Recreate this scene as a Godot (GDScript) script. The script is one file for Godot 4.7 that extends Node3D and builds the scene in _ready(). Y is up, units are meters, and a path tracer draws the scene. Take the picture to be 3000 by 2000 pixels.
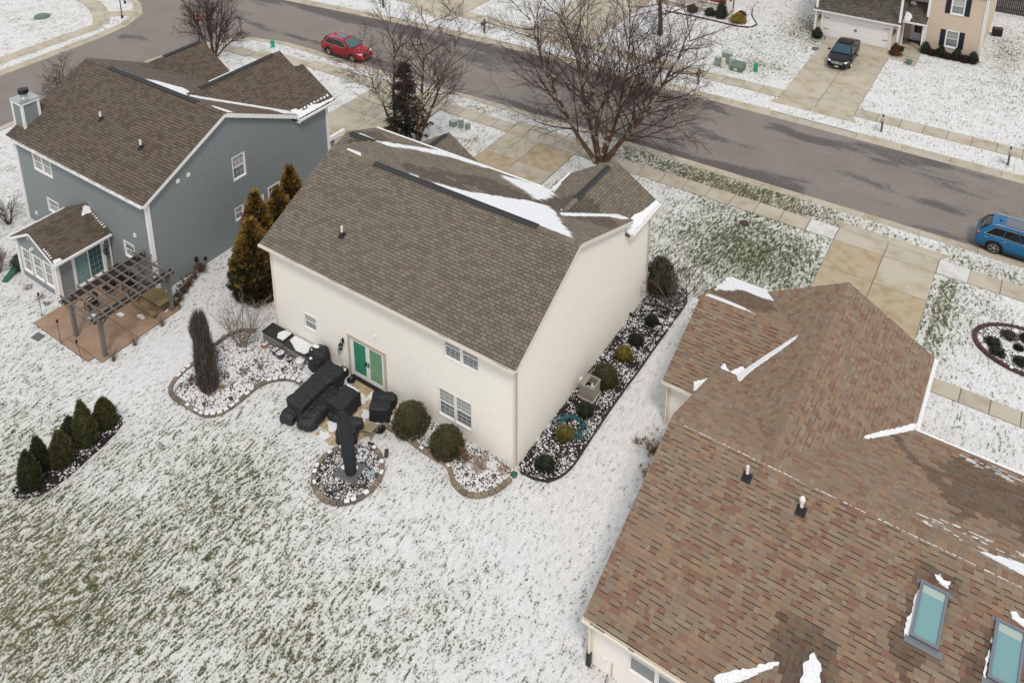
extends Node3D

const EYE := Vector3(15.052, 31.270, 23.813)
var rng := RandomNumberGenerator.new()
var M := {}
var taken := {}
var shared := {}

class MB:
	var v := PackedVector3Array()
	var n := PackedVector3Array()
	var c := PackedColorArray()
	var t := PackedVector2Array()
	var col := Color(1, 1, 1)
	func tri(a: Vector3, b: Vector3, d: Vector3) -> void:
		var nn := (b - a).cross(d - a).normalized()
		v.append(a); v.append(d); v.append(b)
		n.append(nn); n.append(nn); n.append(nn)
		c.append(col); c.append(col); c.append(col)
	func trin(a: Vector3, b: Vector3, d: Vector3, na: Vector3, nb: Vector3, nd: Vector3) -> void:
		v.append(a); v.append(d); v.append(b)
		n.append(na); n.append(nd); n.append(nb)
		c.append(col); c.append(col); c.append(col)
	func quad(a: Vector3, b: Vector3, d: Vector3, e: Vector3) -> void:
		tri(a, b, d); tri(a, d, e)
	func quadn(a: Vector3, b: Vector3, d: Vector3, e: Vector3, na: Vector3, nb: Vector3, nd: Vector3, ne: Vector3) -> void:
		trin(a, b, d, na, nb, nd); trin(a, d, e, na, nd, ne)
	func quaduv(a: Vector3, b: Vector3, d: Vector3, e: Vector3, ua: Vector2, ub: Vector2, ud: Vector2, ue: Vector2) -> void:
		tri(a, b, d); tri(a, d, e)
		t.append(ua); t.append(ud); t.append(ub); t.append(ua); t.append(ue); t.append(ud)
	# box in a frame: T gives axes, s = full size, centred
	func box(T: Transform3D, s: Vector3) -> void:
		var h := s * 0.5
		var p: Array[Vector3] = []
		for k in 8:
			p.append(T * Vector3(h.x if k & 1 else -h.x, h.y if k & 2 else -h.y, h.z if k & 4 else -h.z))
		quad(p[4], p[5], p[7], p[6]); quad(p[1], p[0], p[2], p[3])
		quad(p[5], p[1], p[3], p[7]); quad(p[0], p[4], p[6], p[2])
		quad(p[6], p[7], p[3], p[2]); quad(p[0], p[1], p[5], p[4])
	func aabox(a: Vector3, b: Vector3) -> void:
		box(Transform3D(Basis(), (a + b) * 0.5), (b - a).abs())
	# box with bevelled vertical and top edges
	func bevel(T: Transform3D, s: Vector3, r: float) -> void:
		var h := s * 0.5
		var rings: Array = []
		for q in [[-h.y, 0.0], [h.y - r, 0.0], [h.y, r]]:
			var ring: Array[Vector3] = []
			var ix: float = h.x - q[1]
			var iz: float = h.z - q[1]
			var cr: float = maxf(r - q[1] * 0.5, 0.001)
			for pt in [[-ix + cr, -iz], [ix - cr, -iz], [ix, -iz + cr], [ix, iz - cr], [ix - cr, iz], [-ix + cr, iz], [-ix, iz - cr], [-ix, -iz + cr]]:
				ring.append(T * Vector3(pt[0], q[0], pt[1]))
			rings.append(ring)
		for k in 2:
			for i in 8:
				var j := (i + 1) % 8
				quad(rings[k][j], rings[k][i], rings[k + 1][i], rings[k + 1][j])
		for i in range(1, 7):
			tri(rings[2][0], rings[2][i + 1], rings[2][i])
	func bar(a: Vector3, b: Vector3, w: float, h: float, up := Vector3.UP) -> void:
		var d := (b - a)
		var L := d.length()
		if L < 0.0001: return
		d /= L
		if absf(d.dot(up)) > 0.98: up = Vector3(1, 0, 0)
		var x := up.cross(d).normalized()
		var y := d.cross(x)
		box(Transform3D(Basis(x, y, d), (a + b) * 0.5), Vector3(w, h, L))
	func tube(p: Array, r: Array, sides: int, cap := false) -> void:
		var rings: Array = []
		var nors: Array = []
		var ref := Vector3(0.31, 0.17, 0.93)
		for i in p.size():
			var a: Vector3 = p[maxi(i - 1, 0)]
			var b: Vector3 = p[mini(i + 1, p.size() - 1)]
			var d := (b - a).normalized()
			if absf(d.dot(ref)) > 0.95: ref = Vector3(0.9, 0.2, -0.3)
			var x := ref.cross(d).normalized()
			var y := d.cross(x)
			var ring := PackedVector3Array()
			var nr := PackedVector3Array()
			for k in sides:
				var an := TAU * k / sides
				var o := x * cos(an) + y * sin(an)
				ring.append(Vector3(p[i]) + o * float(r[i]))
				nr.append(o)
			rings.append(ring); nors.append(nr)
		for i in p.size() - 1:
			var A: PackedVector3Array = rings[i]
			var B: PackedVector3Array = rings[i + 1]
			var NA: PackedVector3Array = nors[i]
			var NB: PackedVector3Array = nors[i + 1]
			for k in sides:
				var j := (k + 1) % sides
				quadn(A[k], A[j], B[j], B[k], NA[k], NA[j], NB[j], NB[k])
		if cap:
			var e: PackedVector3Array = rings[rings.size() - 1]
			var s: PackedVector3Array = rings[0]
			for k in range(1, sides - 1):
				tri(e[0], e[k], e[k + 1]); tri(s[0], s[k + 1], s[k])
	# lathe round a vertical axis: prof = [[radius, y], ...] from the bottom up
	func lathe(o: Vector3, prof: Array, sides: int, T := Basis()) -> void:
		for i in prof.size() - 1:
			var r0: float = prof[i][0]; var y0: float = prof[i][1]
			var r1: float = prof[i + 1][0]; var y1: float = prof[i + 1][1]
			for k in sides:
				var a0 := TAU * k / sides
				var a1 := TAU * (k + 1) / sides
				var p00 := o + T * Vector3(cos(a0) * r0, y0, -sin(a0) * r0)
				var p01 := o + T * Vector3(cos(a1) * r0, y0, -sin(a1) * r0)
				var p10 := o + T * Vector3(cos(a0) * r1, y1, -sin(a0) * r1)
				var p11 := o + T * Vector3(cos(a1) * r1, y1, -sin(a1) * r1)
				var sl := Vector2(y1 - y0, r0 - r1).normalized()
				var n0 := T * Vector3(cos(a0) * sl.x, sl.y, -sin(a0) * sl.x)
				var n1 := T * Vector3(cos(a1) * sl.x, sl.y, -sin(a1) * sl.x)
				if r0 > 0.0001: trin(p00, p01, p11, n0, n1, n1)
				if r1 > 0.0001: trin(p00, p11, p10, n0, n1, n0)
	# a flat polygon (any shape) in a frame o + x*u + y*w, facing u x w, extruded back by th
	func slab(o: Vector3, u: Vector3, w: Vector3, poly: PackedVector2Array, th: float) -> void:
		var nn := u.cross(w).normalized()
		var pl := poly
		if Geometry2D.is_polygon_clockwise(pl):
			pl = pl.duplicate(); pl.reverse()
		var id := Geometry2D.triangulate_polygon(pl)
		for k in range(0, id.size(), 3):
			var a := o + u * pl[id[k]].x + w * pl[id[k]].y
			var b := o + u * pl[id[k + 1]].x + w * pl[id[k + 1]].y
			var d := o + u * pl[id[k + 2]].x + w * pl[id[k + 2]].y
			if (b - a).cross(d - a).dot(nn) < 0: var s := b; b = d; d = s
			tri(a, b, d)
			if th > 0: tri(a - nn * th, d - nn * th, b - nn * th)
		if th > 0:
			for i in pl.size():
				var a := o + u * pl[i].x + w * pl[i].y
				var q := pl[(i + 1) % pl.size()]
				var b := o + u * q.x + w * q.y
				quad(a - nn * th, b - nn * th, b, a)
	func mesh(m: Material) -> ArrayMesh:
		var am := ArrayMesh.new()
		if v.is_empty(): return am
		var ar := []
		ar.resize(Mesh.ARRAY_MAX)
		ar[Mesh.ARRAY_VERTEX] = v
		ar[Mesh.ARRAY_NORMAL] = n
		ar[Mesh.ARRAY_COLOR] = c
		if t.size() == v.size(): ar[Mesh.ARRAY_TEX_UV] = t
		am.add_surface_from_arrays(Mesh.PRIMITIVE_TRIANGLES, ar)
		am.surface_set_material(0, m)
		return am

func lin(r: float, g: float, b: float) -> Color:
	return Color(r, g, b).linear_to_srgb()

func numbered(parent: Node, called: String) -> String:
	var key := str(parent.get_instance_id()) + called
	var k: int = taken.get(key, 0)
	taken[key] = k + 1
	return called if k == 0 else "%s_%03d" % [called, k]

func put(called: String, mesh: Mesh, parent: Node = self, T := Transform3D()) -> MeshInstance3D:
	var o := MeshInstance3D.new()
	o.name = numbered(parent, called)
	o.mesh = mesh
	o.transform = T
	parent.add_child(o, true)
	return o

# a part whose mesh is written in world coordinates, under a thing that only has a position
func part(called: String, mb: MB, m: Material, parent: Node) -> MeshInstance3D:
	var off := Vector3.ZERO
	var p := parent
	while p != self and p is Node3D:
		off -= (p as Node3D).position
		p = p.get_parent()
	return put(called, mb.mesh(m), parent, Transform3D(Basis(), off))

func tag(o: Node, label: String, category: String, group := "") -> Node:
	o.set_meta("label", label)
	o.set_meta("category", category)
	if group != "": o.set_meta("group", group)
	return o

func thing(called: String, label: String, category: String, at := Vector3.ZERO, group := "") -> Node3D:
	var o := Node3D.new()
	o.name = numbered(self, called)
	o.position = at
	add_child(o, true)
	tag(o, label, category, group)
	return o

func structure(called: String, mb: MB, m: Material) -> MeshInstance3D:
	var o := put(called, mb.mesh(m))
	o.set_meta("kind", "structure")
	return o

func P2(a: Array) -> PackedVector2Array:
	var r := PackedVector2Array()
	for q in a: r.append(Vector2(q[0], q[1]))
	return r

func jit(s: float) -> float:
	return rng.randf_range(-s, s)

# ---------------------------------------------------------------- materials
func noise_tex(sz: int, freq: float, seed_: int, ramp: Array, kind := FastNoiseLite.TYPE_SIMPLEX_SMOOTH, oct := 4) -> ImageTexture:
	var f := FastNoiseLite.new()
	f.noise_type = kind
	f.seed = seed_
	f.frequency = freq
	f.fractal_octaves = oct
	var im := f.get_seamless_image(sz, sz)
	im.convert(Image.FORMAT_L8)
	var src := im.get_data()
	var lut := PackedByteArray()
	for i in 256:
		var x := i / 255.0
		var k := 0
		while k < ramp.size() - 2 and x > ramp[k + 1][0]: k += 1
		var w := clampf((x - ramp[k][0]) / (ramp[k + 1][0] - ramp[k][0]), 0, 1)
		var cc: Color = (ramp[k][1] as Color).lerp(ramp[k + 1][1], w).linear_to_srgb()
		lut.append(int(cc.r * 255)); lut.append(int(cc.g * 255)); lut.append(int(cc.b * 255))
	var out := PackedByteArray()
	out.resize(src.size() * 3)
	for i in src.size():
		var j := src[i] * 3
		out[i * 3] = lut[j]; out[i * 3 + 1] = lut[j + 1]; out[i * 3 + 2] = lut[j + 2]
	return ImageTexture.create_from_image(Image.create_from_data(sz, sz, false, Image.FORMAT_RGB8, out))

func bump_tex(sz: int, freq: float, seed_: int, strength: float, oct := 3) -> ImageTexture:
	var f := FastNoiseLite.new()
	f.seed = seed_
	f.frequency = freq
	f.fractal_octaves = oct
	var im := f.get_seamless_image(sz, sz)
	im.convert(Image.FORMAT_RGBA8)
	im.bump_map_to_normal_map(strength)
	return ImageTexture.create_from_image(im)

func flat(r: float, g: float, b: float, rough := 0.7, metal := 0.0, vc := false) -> StandardMaterial3D:
	var m := StandardMaterial3D.new()
	m.albedo_color = lin(r, g, b)
	m.roughness = rough
	m.metallic = metal
	m.vertex_color_use_as_albedo = vc
	return m

# a material with a mottled texture (mean near 1) times a colour, mapped in world space
func mott(r: float, g: float, b: float, tex: Texture2D, scale: float, rough := 0.85, nt: Texture2D = null, ns := 0.5, vc := false) -> StandardMaterial3D:
	var m := flat(r, g, b, rough, 0.0, vc)
	m.albedo_texture = tex
	m.uv1_triplanar = true
	m.uv1_world_triplanar = true
	m.uv1_scale = Vector3.ONE * scale
	if nt:
		m.normal_enabled = true
		m.normal_texture = nt
		m.normal_scale = ns
	return m

func g(x: float) -> Color:
	return Color(x, x, x)

func make_materials() -> void:
	var fine := noise_tex(512, 0.035, 3, [[0.0, g(0.62)], [0.35, g(0.82)], [0.6, g(0.92)], [1.0, g(1.0)]], FastNoiseLite.TYPE_SIMPLEX_SMOOTH, 5)
	var grain := noise_tex(512, 0.16, 5, [[0.0, g(0.5)], [0.4, g(0.76)], [0.6, g(0.9)], [1.0, g(1.0)]], FastNoiseLite.TYPE_SIMPLEX_SMOOTH, 3)
	var blot := noise_tex(512, 0.012, 9, [[0.0, g(0.72)], [0.4, g(0.86)], [0.6, g(0.95)], [1.0, g(1.0)]], FastNoiseLite.TYPE_SIMPLEX_SMOOTH, 6)
	var pale := noise_tex(512, 0.02, 19, [[0.0, g(0.93)], [1.0, g(1.0)]], FastNoiseLite.TYPE_SIMPLEX_SMOOTH, 5)
	var stain := noise_tex(512, 0.009, 21, [[0.0, Color(0.74, 0.66, 0.52)], [0.34, Color(0.88, 0.84, 0.77)], [0.5, Color(0.95, 0.94, 0.92)], [1.0, Color(1, 1, 1)]], FastNoiseLite.TYPE_SIMPLEX_SMOOTH, 6)
	var nfine := bump_tex(512, 0.12, 7, 3.0)
	var ncloth := bump_tex(512, 0.012, 13, 10.0, 5)
	var wood := noise_tex(512, 0.03, 31, [[0.0, g(0.5)], [0.5, g(0.8)], [1.0, g(1.0)]], FastNoiseLite.TYPE_SIMPLEX_SMOOTH, 5)
	M.cream = mott(0.86, 0.825, 0.755, pale, 0.3, 0.6)
	M.cream_trim = flat(0.74, 0.68, 0.585, 0.55)
	M.taupe_trim = flat(0.52, 0.44, 0.36, 0.6)
	M.white = flat(0.80, 0.80, 0.79, 0.5)
	M.white_vinyl = mott(0.84, 0.82, 0.82, pale, 0.4, 0.5)
	M.gray_siding = mott(0.235, 0.262, 0.272, pale, 0.3, 0.65)
	M.pale_siding = mott(0.86, 0.805, 0.76, pale, 0.3, 0.6)
	M.tan_siding = mott(0.60, 0.49, 0.385, pale, 0.3, 0.65)
	M.brick_wall = mott(0.30, 0.075, 0.045, grain, 0.9, 0.9)
	M.felt = flat(0.03, 0.027, 0.024, 0.95)
	M.shingle = mott(1, 1, 1, grain, 2.2, 0.95, nfine, 0.8, true)
	M.snow = mott(0.86, 0.87, 0.89, fine, 0.5, 0.8, nfine, 0.5)
	M.vent_black = flat(0.025, 0.025, 0.028, 0.6)
	M.rubber = flat(0.015, 0.015, 0.016, 0.8)
	M.pvc = flat(0.80, 0.78, 0.73, 0.4)
	M.galv = flat(0.46, 0.50, 0.50, 0.35, 0.7)
	M.flash = flat(0.17, 0.18, 0.21, 0.45, 0.5)
	M.glass = flat(0.1, 0.12, 0.13, 0.03)
	M.glass.transparency = BaseMaterial3D.TRANSPARENCY_ALPHA
	M.glass.albedo_color.a = 0.08
	M.glass_green = flat(0.045, 0.25, 0.15, 0.03)
	M.glass_mint = flat(0.17, 0.33, 0.20, 0.03)
	M.glass_sky = flat(0.16, 0.30, 0.31, 0.04)
	M.glass_dark = flat(0.012, 0.013, 0.016, 0.03)
	M.glass_teal = flat(0.06, 0.12, 0.13, 0.03)
	M.blind = flat(0.66, 0.66, 0.63, 0.7)
	M.muntin = flat(0.62, 0.63, 0.62, 0.6)
	M.curtain = flat(0.56, 0.54, 0.49, 0.8)
	M.dark_room = flat(0.45, 0.43, 0.40, 0.9)
	M.screen = flat(0.26, 0.285, 0.285, 0.8)
	M.concrete = mott(0.46, 0.418, 0.342, stain, 0.11, 0.9, nfine, 0.4)
	M.concrete2 = mott(0.43, 0.392, 0.322, stain, 0.17, 0.9, nfine, 0.4)
	M.concrete_pale = mott(0.62, 0.61, 0.58, blot, 0.2, 0.9, nfine, 0.4)
	M.concrete_rust = mott(0.41, 0.335, 0.23, stain, 0.21, 0.9, nfine, 0.4)
	M.joint = flat(0.10, 0.085, 0.06, 0.95)
	M.patio = mott(0.33, 0.225, 0.16, stain, 0.16, 0.75, nfine, 0.4)
	M.flag = mott(0.46, 0.355, 0.225, stain, 0.6, 0.8, nfine, 0.5)
	M.paver = mott(1, 1, 1, grain, 1.5, 0.9, nfine, 1.0, true)
	M.mulch = mott(1, 1, 1, grain, 1.1, 0.95, nfine, 1.0, true)
	M.edging = flat(0.02, 0.018, 0.018, 0.7)
	M.wood_gray = mott(0.20, 0.175, 0.155, wood, 1.2, 0.85, nfine, 0.6)
	M.wood_dark = mott(0.06, 0.05, 0.045, wood, 1.4, 0.85, nfine, 0.6)
	M.wood_fence = mott(0.062, 0.05, 0.043, wood, 1.0, 0.9)
	M.wood_bench = mott(0.24, 0.19, 0.085, wood, 1.2, 0.85)
	M.wood_tan = mott(0.36, 0.29, 0.20, wood, 1.2, 0.85)
	M.cover = mott(0.0165, 0.018, 0.022, grain, 3.0, 0.62, ncloth, 1.2)
	M.cover.uv1_scale = Vector3.ONE * 0.9
	M.umbrella = mott(0.017, 0.020, 0.025, grain, 1.0, 0.7, ncloth, 0.8)
	M.stone_grey = mott(0.13, 0.13, 0.135, fine, 0.7, 0.6)
	M.deckbox = mott(0.30, 0.285, 0.26, wood, 1.0, 0.7)
	M.deckbox_lid = flat(0.018, 0.021, 0.02, 0.45)
	M.metal_black = flat(0.015, 0.015, 0.016, 0.45, 0.3)
	M.teal_hose = flat(0.012, 0.11, 0.12, 0.45)
	M.bark = mott(1, 1, 1, grain, 1.6, 0.95, nfine, 1.0, true)
	M.leaf = flat(1, 1, 1, 0.8, 0.0, true)
	M.leaf.cull_mode = BaseMaterial3D.CULL_DISABLED
	M.leaf.backlight_enabled = true
	M.leaf.backlight = Color(0.05, 0.05, 0.03)
	M.util_green = flat(0.10, 0.155, 0.12, 0.55)
	M.util_sage = flat(0.24, 0.285, 0.235, 0.6)
	M.util_pale = flat(0.33, 0.40, 0.37, 0.6)
	M.util_cream = flat(0.55, 0.54, 0.43, 0.6)
	M.util_bright = flat(0.03, 0.30, 0.12, 0.5)
	M.hydrant = flat(0.02, 0.36, 0.21, 0.5)
	M.sign_red = flat(0.42, 0.022, 0.015, 0.45)
	M.mail_wood = mott(0.15, 0.11, 0.08, wood, 1.5, 0.85)
	M.mail_grey = flat(0.36, 0.34, 0.32, 0.5)
	M.plastic_green = flat(0.015, 0.11, 0.07, 0.5)
	M.navy = flat(0.008, 0.010, 0.022, 0.5)
	M.terracotta = flat(0.40, 0.20, 0.14, 0.8)
	M.pot_grey = flat(0.075, 0.07, 0.085, 0.7)
	M.pot_white = flat(0.66, 0.66, 0.66, 0.5)
	M.ac = flat(0.27, 0.245, 0.21, 0.6)
	M.straw = flat(0.42, 0.29, 0.13, 0.9, 0.0, true)
	M.straw.albedo_color = Color(1, 1, 1)
	M.straw.cull_mode = BaseMaterial3D.CULL_DISABLED
	M.tyre = flat(0.014, 0.014, 0.015, 0.85)
	M.rim = flat(0.55, 0.55, 0.56, 0.28, 0.85)
	M.rim_dark = flat(0.02, 0.02, 0.022, 0.5)
	M.chrome = flat(0.80, 0.81, 0.83, 0.12, 1.0)
	M.lamp = flat(0.78, 0.80, 0.82, 0.12)
	M.lamp_red = flat(0.30, 0.006, 0.008, 0.12)
	M.plastic = flat(0.018, 0.018, 0.02, 0.6)
	M.brown_shade = flat(0.10, 0.085, 0.065, 0.8)

# ---------------------------------------------------------------- ground
func raw_noise(w: int, h: int, freq: float, seed_: int, oct: int, warp := 0.0) -> PackedByteArray:
	var f := FastNoiseLite.new()
	f.noise_type = FastNoiseLite.TYPE_SIMPLEX_SMOOTH
	f.seed = seed_
	f.frequency = freq
	f.fractal_octaves = oct
	if warp > 0:
		f.domain_warp_enabled = true
		f.domain_warp_amplitude = warp
		f.domain_warp_frequency = 0.01
	var im := f.get_image(w, h, false, false, false)
	im.convert(Image.FORMAT_L8)
	return im.get_data()

func stretched(w: int, h: int, sx: float, sy: float, freq: float, seed_: int, oct: int, warp: float) -> PackedByteArray:
	var f := FastNoiseLite.new()
	f.noise_type = FastNoiseLite.TYPE_SIMPLEX_SMOOTH
	f.seed = seed_
	f.frequency = freq
	f.fractal_octaves = oct
	f.domain_warp_enabled = warp > 0
	f.domain_warp_amplitude = warp
	f.domain_warp_frequency = 0.008
	var im := f.get_image(int(w / sx), int(h / sy), false, false, false)
	im.convert(Image.FORMAT_L8)
	im.resize(w, h, Image.INTERPOLATE_CUBIC)
	return im.get_data()

# thin wet snow over winter grass: which cell shows grass is decided by noise against how bare the lawn is there
func lawn_material(x0: float, z0: float, wx: float, wz: float, w: int, h: int, base: float, blobs: Array, sd: int, fr: float) -> StandardMaterial3D:
	var a := stretched(w, h, 1.0, 2.6, fr, sd, 3, 30.0)
	var b := raw_noise(w, h, fr * 1.7, sd + 1, 2)
	var pt := raw_noise(w, h, fr * 0.11, sd + 2, 3)
	var hue := raw_noise(w, h, fr * 0.3, sd + 3, 3)
	var spk := raw_noise(w, h, 0.47, sd + 4, 1)
	var bw := int(w / 8.0) + 1
	var bh := int(h / 8.0) + 1
	var dens := PackedFloat32Array(); dens.resize(bw * bh)
	var oliv := PackedFloat32Array(); oliv.resize(bw * bh)
	for j in bh:
		for i in bw:
			var x := x0 + wx * i * 8.0 / w
			var z := z0 + wz * j * 8.0 / h
			var d := base
			var o := 0.15
			for q in blobs:
				var e: float = ((x - q[0]) * (x - q[0])) / (q[2] * q[2]) + ((z - q[1]) * (z - q[1])) / (q[3] * q[3])
				if e < 6.0:
					var k := exp(-e)
					d = lerpf(d, q[4], k)
					o = lerpf(o, q[5], k)
			dens[j * bw + i] = d
			oliv[j * bw + i] = o
	# palette: 16 grass hues from green to straw
	var pal := PackedFloat32Array()
	for i in 16:
		var t := i / 15.0
		var cc := Color(0.034, 0.052, 0.016).lerp(Color(0.110, 0.090, 0.036), t)
		pal.append(cc.r); pal.append(cc.g); pal.append(cc.b)
	var s8 := PackedByteArray()
	for i in 1025:
		s8.append(int(clampf(Color(i / 1024.0, 0, 0).linear_to_srgb().r, 0, 1) * 255))
	var out := PackedByteArray(); out.resize(w * h * 3)
	var hgt := PackedByteArray(); hgt.resize(w * h)
	var p := 0
	for j in h:
		var jr := int(j / 8.0) * bw
		for i in w:
			var bi := jr + (i >> 3)
			var d := dens[bi] + (pt[p] - 128) * 0.0011
			var nn := (a[p] * 0.62 + b[p] * 0.38) * 0.00392157
			var k := clampf((nn - 0.24 - d * 0.5) * 6.0 + 0.5, 0.0, 1.0)
			var hi := clampi(int(oliv[bi] * 15.0 + (hue[p] - 128) * 0.11), 0, 15) * 3
			# snow is whiter where it lies deep, greyer where blades poke through
			var bare := clampf(d * 1.7 - 0.2, 0.0, 1.0)
			var sn := 0.62 - 0.24 * bare + (nn - 0.5) * 0.36 + (spk[p] - 128) * 0.0007
			var q := 1.0 - k
			out[p * 3] = s8[int((sn * k + pal[hi] * q) * 1024)]
			out[p * 3 + 1] = s8[int((sn * k + pal[hi + 1] * q) * 1024)]
			out[p * 3 + 2] = s8[int((sn * (1.0 - 0.16 * bare) * k + pal[hi + 2] * q) * 1024)]
			hgt[p] = int(k * 150 + nn * 100)
			p += 1
	var m := StandardMaterial3D.new()
	m.albedo_texture = ImageTexture.create_from_image(Image.create_from_data(w, h, false, Image.FORMAT_RGB8, out))
	var nim := Image.create_from_data(w, h, false, Image.FORMAT_L8, hgt)
	nim.convert(Image.FORMAT_RGBA8)
	nim.bump_map_to_normal_map(2.2)
	m.normal_enabled = true
	m.normal_texture = ImageTexture.create_from_image(nim)
	m.normal_scale = 0.8
	m.roughness = 0.9
	return m

func lawn(called: String, poly: PackedVector2Array, rect: Rect2, m: Material, uvr := Rect2()) -> void:
	if uvr.size.x == 0.0: uvr = rect
	var rp := PackedVector2Array([rect.position, Vector2(rect.end.x, rect.position.y), rect.end, Vector2(rect.position.x, rect.end.y)])
	for pl in Geometry2D.intersect_polygons(poly, rp):
		var mb := MB.new()
		var id := Geometry2D.triangulate_polygon(pl)
		for k in range(0, id.size(), 3):
			var q: Array[Vector2] = [pl[id[k]], pl[id[k + 1]], pl[id[k + 2]]]
			var pv: Array[Vector3] = []
			for e in q: pv.append(Vector3(e.x, 0, e.y))
			if (pv[1] - pv[0]).cross(pv[2] - pv[0]).y < 0:
				pv.reverse(); q.reverse()
			mb.tri(pv[0], pv[1], pv[2])
			for e in [0, 2, 1]: mb.t.append((q[e] - uvr.position) / uvr.size)
		structure(called, mb, m)

func offset_line(pts: Array, d: float) -> Array:
	var r := []
	for i in pts.size():
		var a: Vector2 = pts[maxi(i - 1, 0)]
		var b: Vector2 = pts[mini(i + 1, pts.size() - 1)]
		var t := (b - a).normalized()
		r.append(Vector2(pts[i]) + Vector2(-t.y, t.x) * d)
	return r

func resample(pts: Array, step: float) -> Array:
	var cv := Curve2D.new()
	for p in pts: cv.add_point(p)
	var L := cv.get_baked_length()
	var n := maxi(1, int(round(L / step)))
	var r := []
	for i in n + 1: r.append(cv.sample_baked(L * i / n))
	return r

# kerb and gutter of poured concrete; side = +1 when the lawn lies left of the walking direction
func kerb_run(called: String, pts: Array, side: float, drops: Array) -> void:
	var root := Node3D.new()
	root.name = numbered(self, called)
	root.set_meta("kind", "structure")
	add_child(root, true)
	var rs := resample(pts, 3.0)
	var prof := [[-0.12, -0.2], [-0.12, -0.096], [0.36, -0.085], [0.42, -0.06], [0.48, 0.0], [0.54, 0.03], [0.70, 0.03], [0.70, -0.2]]
	for i in rs.size() - 1:
		var A: Vector2 = rs[i]
		var Bq: Vector2 = rs[i + 1]
		var t := (Bq - A).normalized()
		var pa: Vector2 = rs[maxi(i - 1, 0)]
		var pb: Vector2 = rs[mini(i + 2, rs.size() - 1)]
		var na := (Bq - pa).normalized(); na = Vector2(-na.y, na.x) * side
		var nb := (pb - A).normalized(); nb = Vector2(-nb.y, nb.x) * side
		A += t * 0.008; Bq -= t * 0.008
		var mid := (A + Bq) * 0.5
		var low := 1.0
		for dr in drops:
			if mid.x > dr[0] and mid.x < dr[1]: low = 0.25
		var mb := MB.new()
		var ra: Array[Vector3] = []
		var rb: Array[Vector3] = []
		for q in prof:
			var y: float = q[1]
			if y > -0.08: y = -0.08 + (y + 0.08) * low
			var p0: Vector2 = A + na * q[0]
			var p1: Vector2 = Bq + nb * q[0]
			ra.append(Vector3(p0.x, y, p0.y)); rb.append(Vector3(p1.x, y, p1.y))
		for k in prof.size() - 1:
			if side < 0: mb.quad(ra[k], rb[k], rb[k + 1], ra[k + 1])
			else: mb.quad(rb[k], ra[k], ra[k + 1], rb[k + 1])
		for k in range(1, prof.size() - 2):
			mb.tri(ra[0], ra[k + 1], ra[k + 2]); mb.tri(rb[0], rb[k + 2], rb[k + 1])
		put("kerb_section", mb.mesh(M.concrete2 if i % 3 else M.concrete), root)

# poured slabs, each a bevelled piece: list of [x0, z0, x1, z1, y0 (at z0), y1 (at z1), material]
func slabs(called: String, list: Array) -> Node3D:
	var root := Node3D.new()
	root.name = numbered(self, called)
	root.set_meta("kind", "structure")
	add_child(root, true)
	var bed := MB.new()
	for s in list:
		var gp := 0.016
		var x0: float = s[0] + gp; var x1: float = s[2] - gp; var z0: float = s[1] + gp; var z1: float = s[3] - gp
		var mb := MB.new()
		var e := 0.012
		var y0: float = s[4]; var y1: float = s[5]
		var b: Array[Vector3] = [Vector3(x0, y0 - e, z0), Vector3(x1, y0 - e, z0), Vector3(x1, y1 - e, z1), Vector3(x0, y1 - e, z1)]
		var tp: Array[Vector3] = [Vector3(x0 + e, y0, z0 + e), Vector3(x1 - e, y0, z0 + e), Vector3(x1 - e, y1, z1 - e), Vector3(x0 + e, y1, z1 - e)]
		mb.quad(tp[3], tp[2], tp[1], tp[0])
		for k in 4:
			var j := (k + 1) % 4
			mb.quad(b[j], b[k], tp[k], tp[j])
			mb.quad(b[j] - Vector3(0, 0.12, 0), b[k] - Vector3(0, 0.12, 0), b[k], b[j])
		put("slab", mb.mesh(s[6]), root)
		bed.aabox(Vector3(s[0], minf(y0, y1) - 0.13, s[1]), Vector3(s[2], minf(y0, y1) - 0.018, s[3]))
	put("joint_filler", bed.mesh(M.joint), root)
	return root

func strip_slabs(x0: float, x1: float, step: float, z0: float, z1: float, y: float, skip: Array) -> Array:
	var r := []
	var x := x0
	var mats := [M.concrete, M.concrete2, M.concrete, M.concrete2, M.concrete]
	var k := 0
	while x < x1 - 0.01:
		var xe := minf(x + step, x1)
		for s in skip:
			if x < s[0] and xe > s[0]: xe = s[0]
		var inside := false
		for s in skip:
			if x >= s[0] - 0.01 and x < s[1] - 0.01:
				inside = true
				xe = s[1]
		if not inside: r.append([x, z0, xe, z1, y, y, mats[k % 5]])
		k += 1
		x = xe
	return r

func grid_slabs(xs: Array, zs: Array, ys: Array, pick := []) -> Array:
	var r := []
	var n := 0
	for j in zs.size() - 1:
		for i in xs.size() - 1:
			var m: Material = M.concrete if (i + j) % 2 else M.concrete2
			if pick.has(n): m = M.concrete_rust
			r.append([xs[i], zs[j], xs[i + 1], zs[j + 1], ys[j], ys[j + 1], m])
			n += 1
	return r

func v2s(a: Array) -> Array:
	var r := []
	for q in a: r.append(Vector2(q[0], q[1]))
	return r

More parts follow.
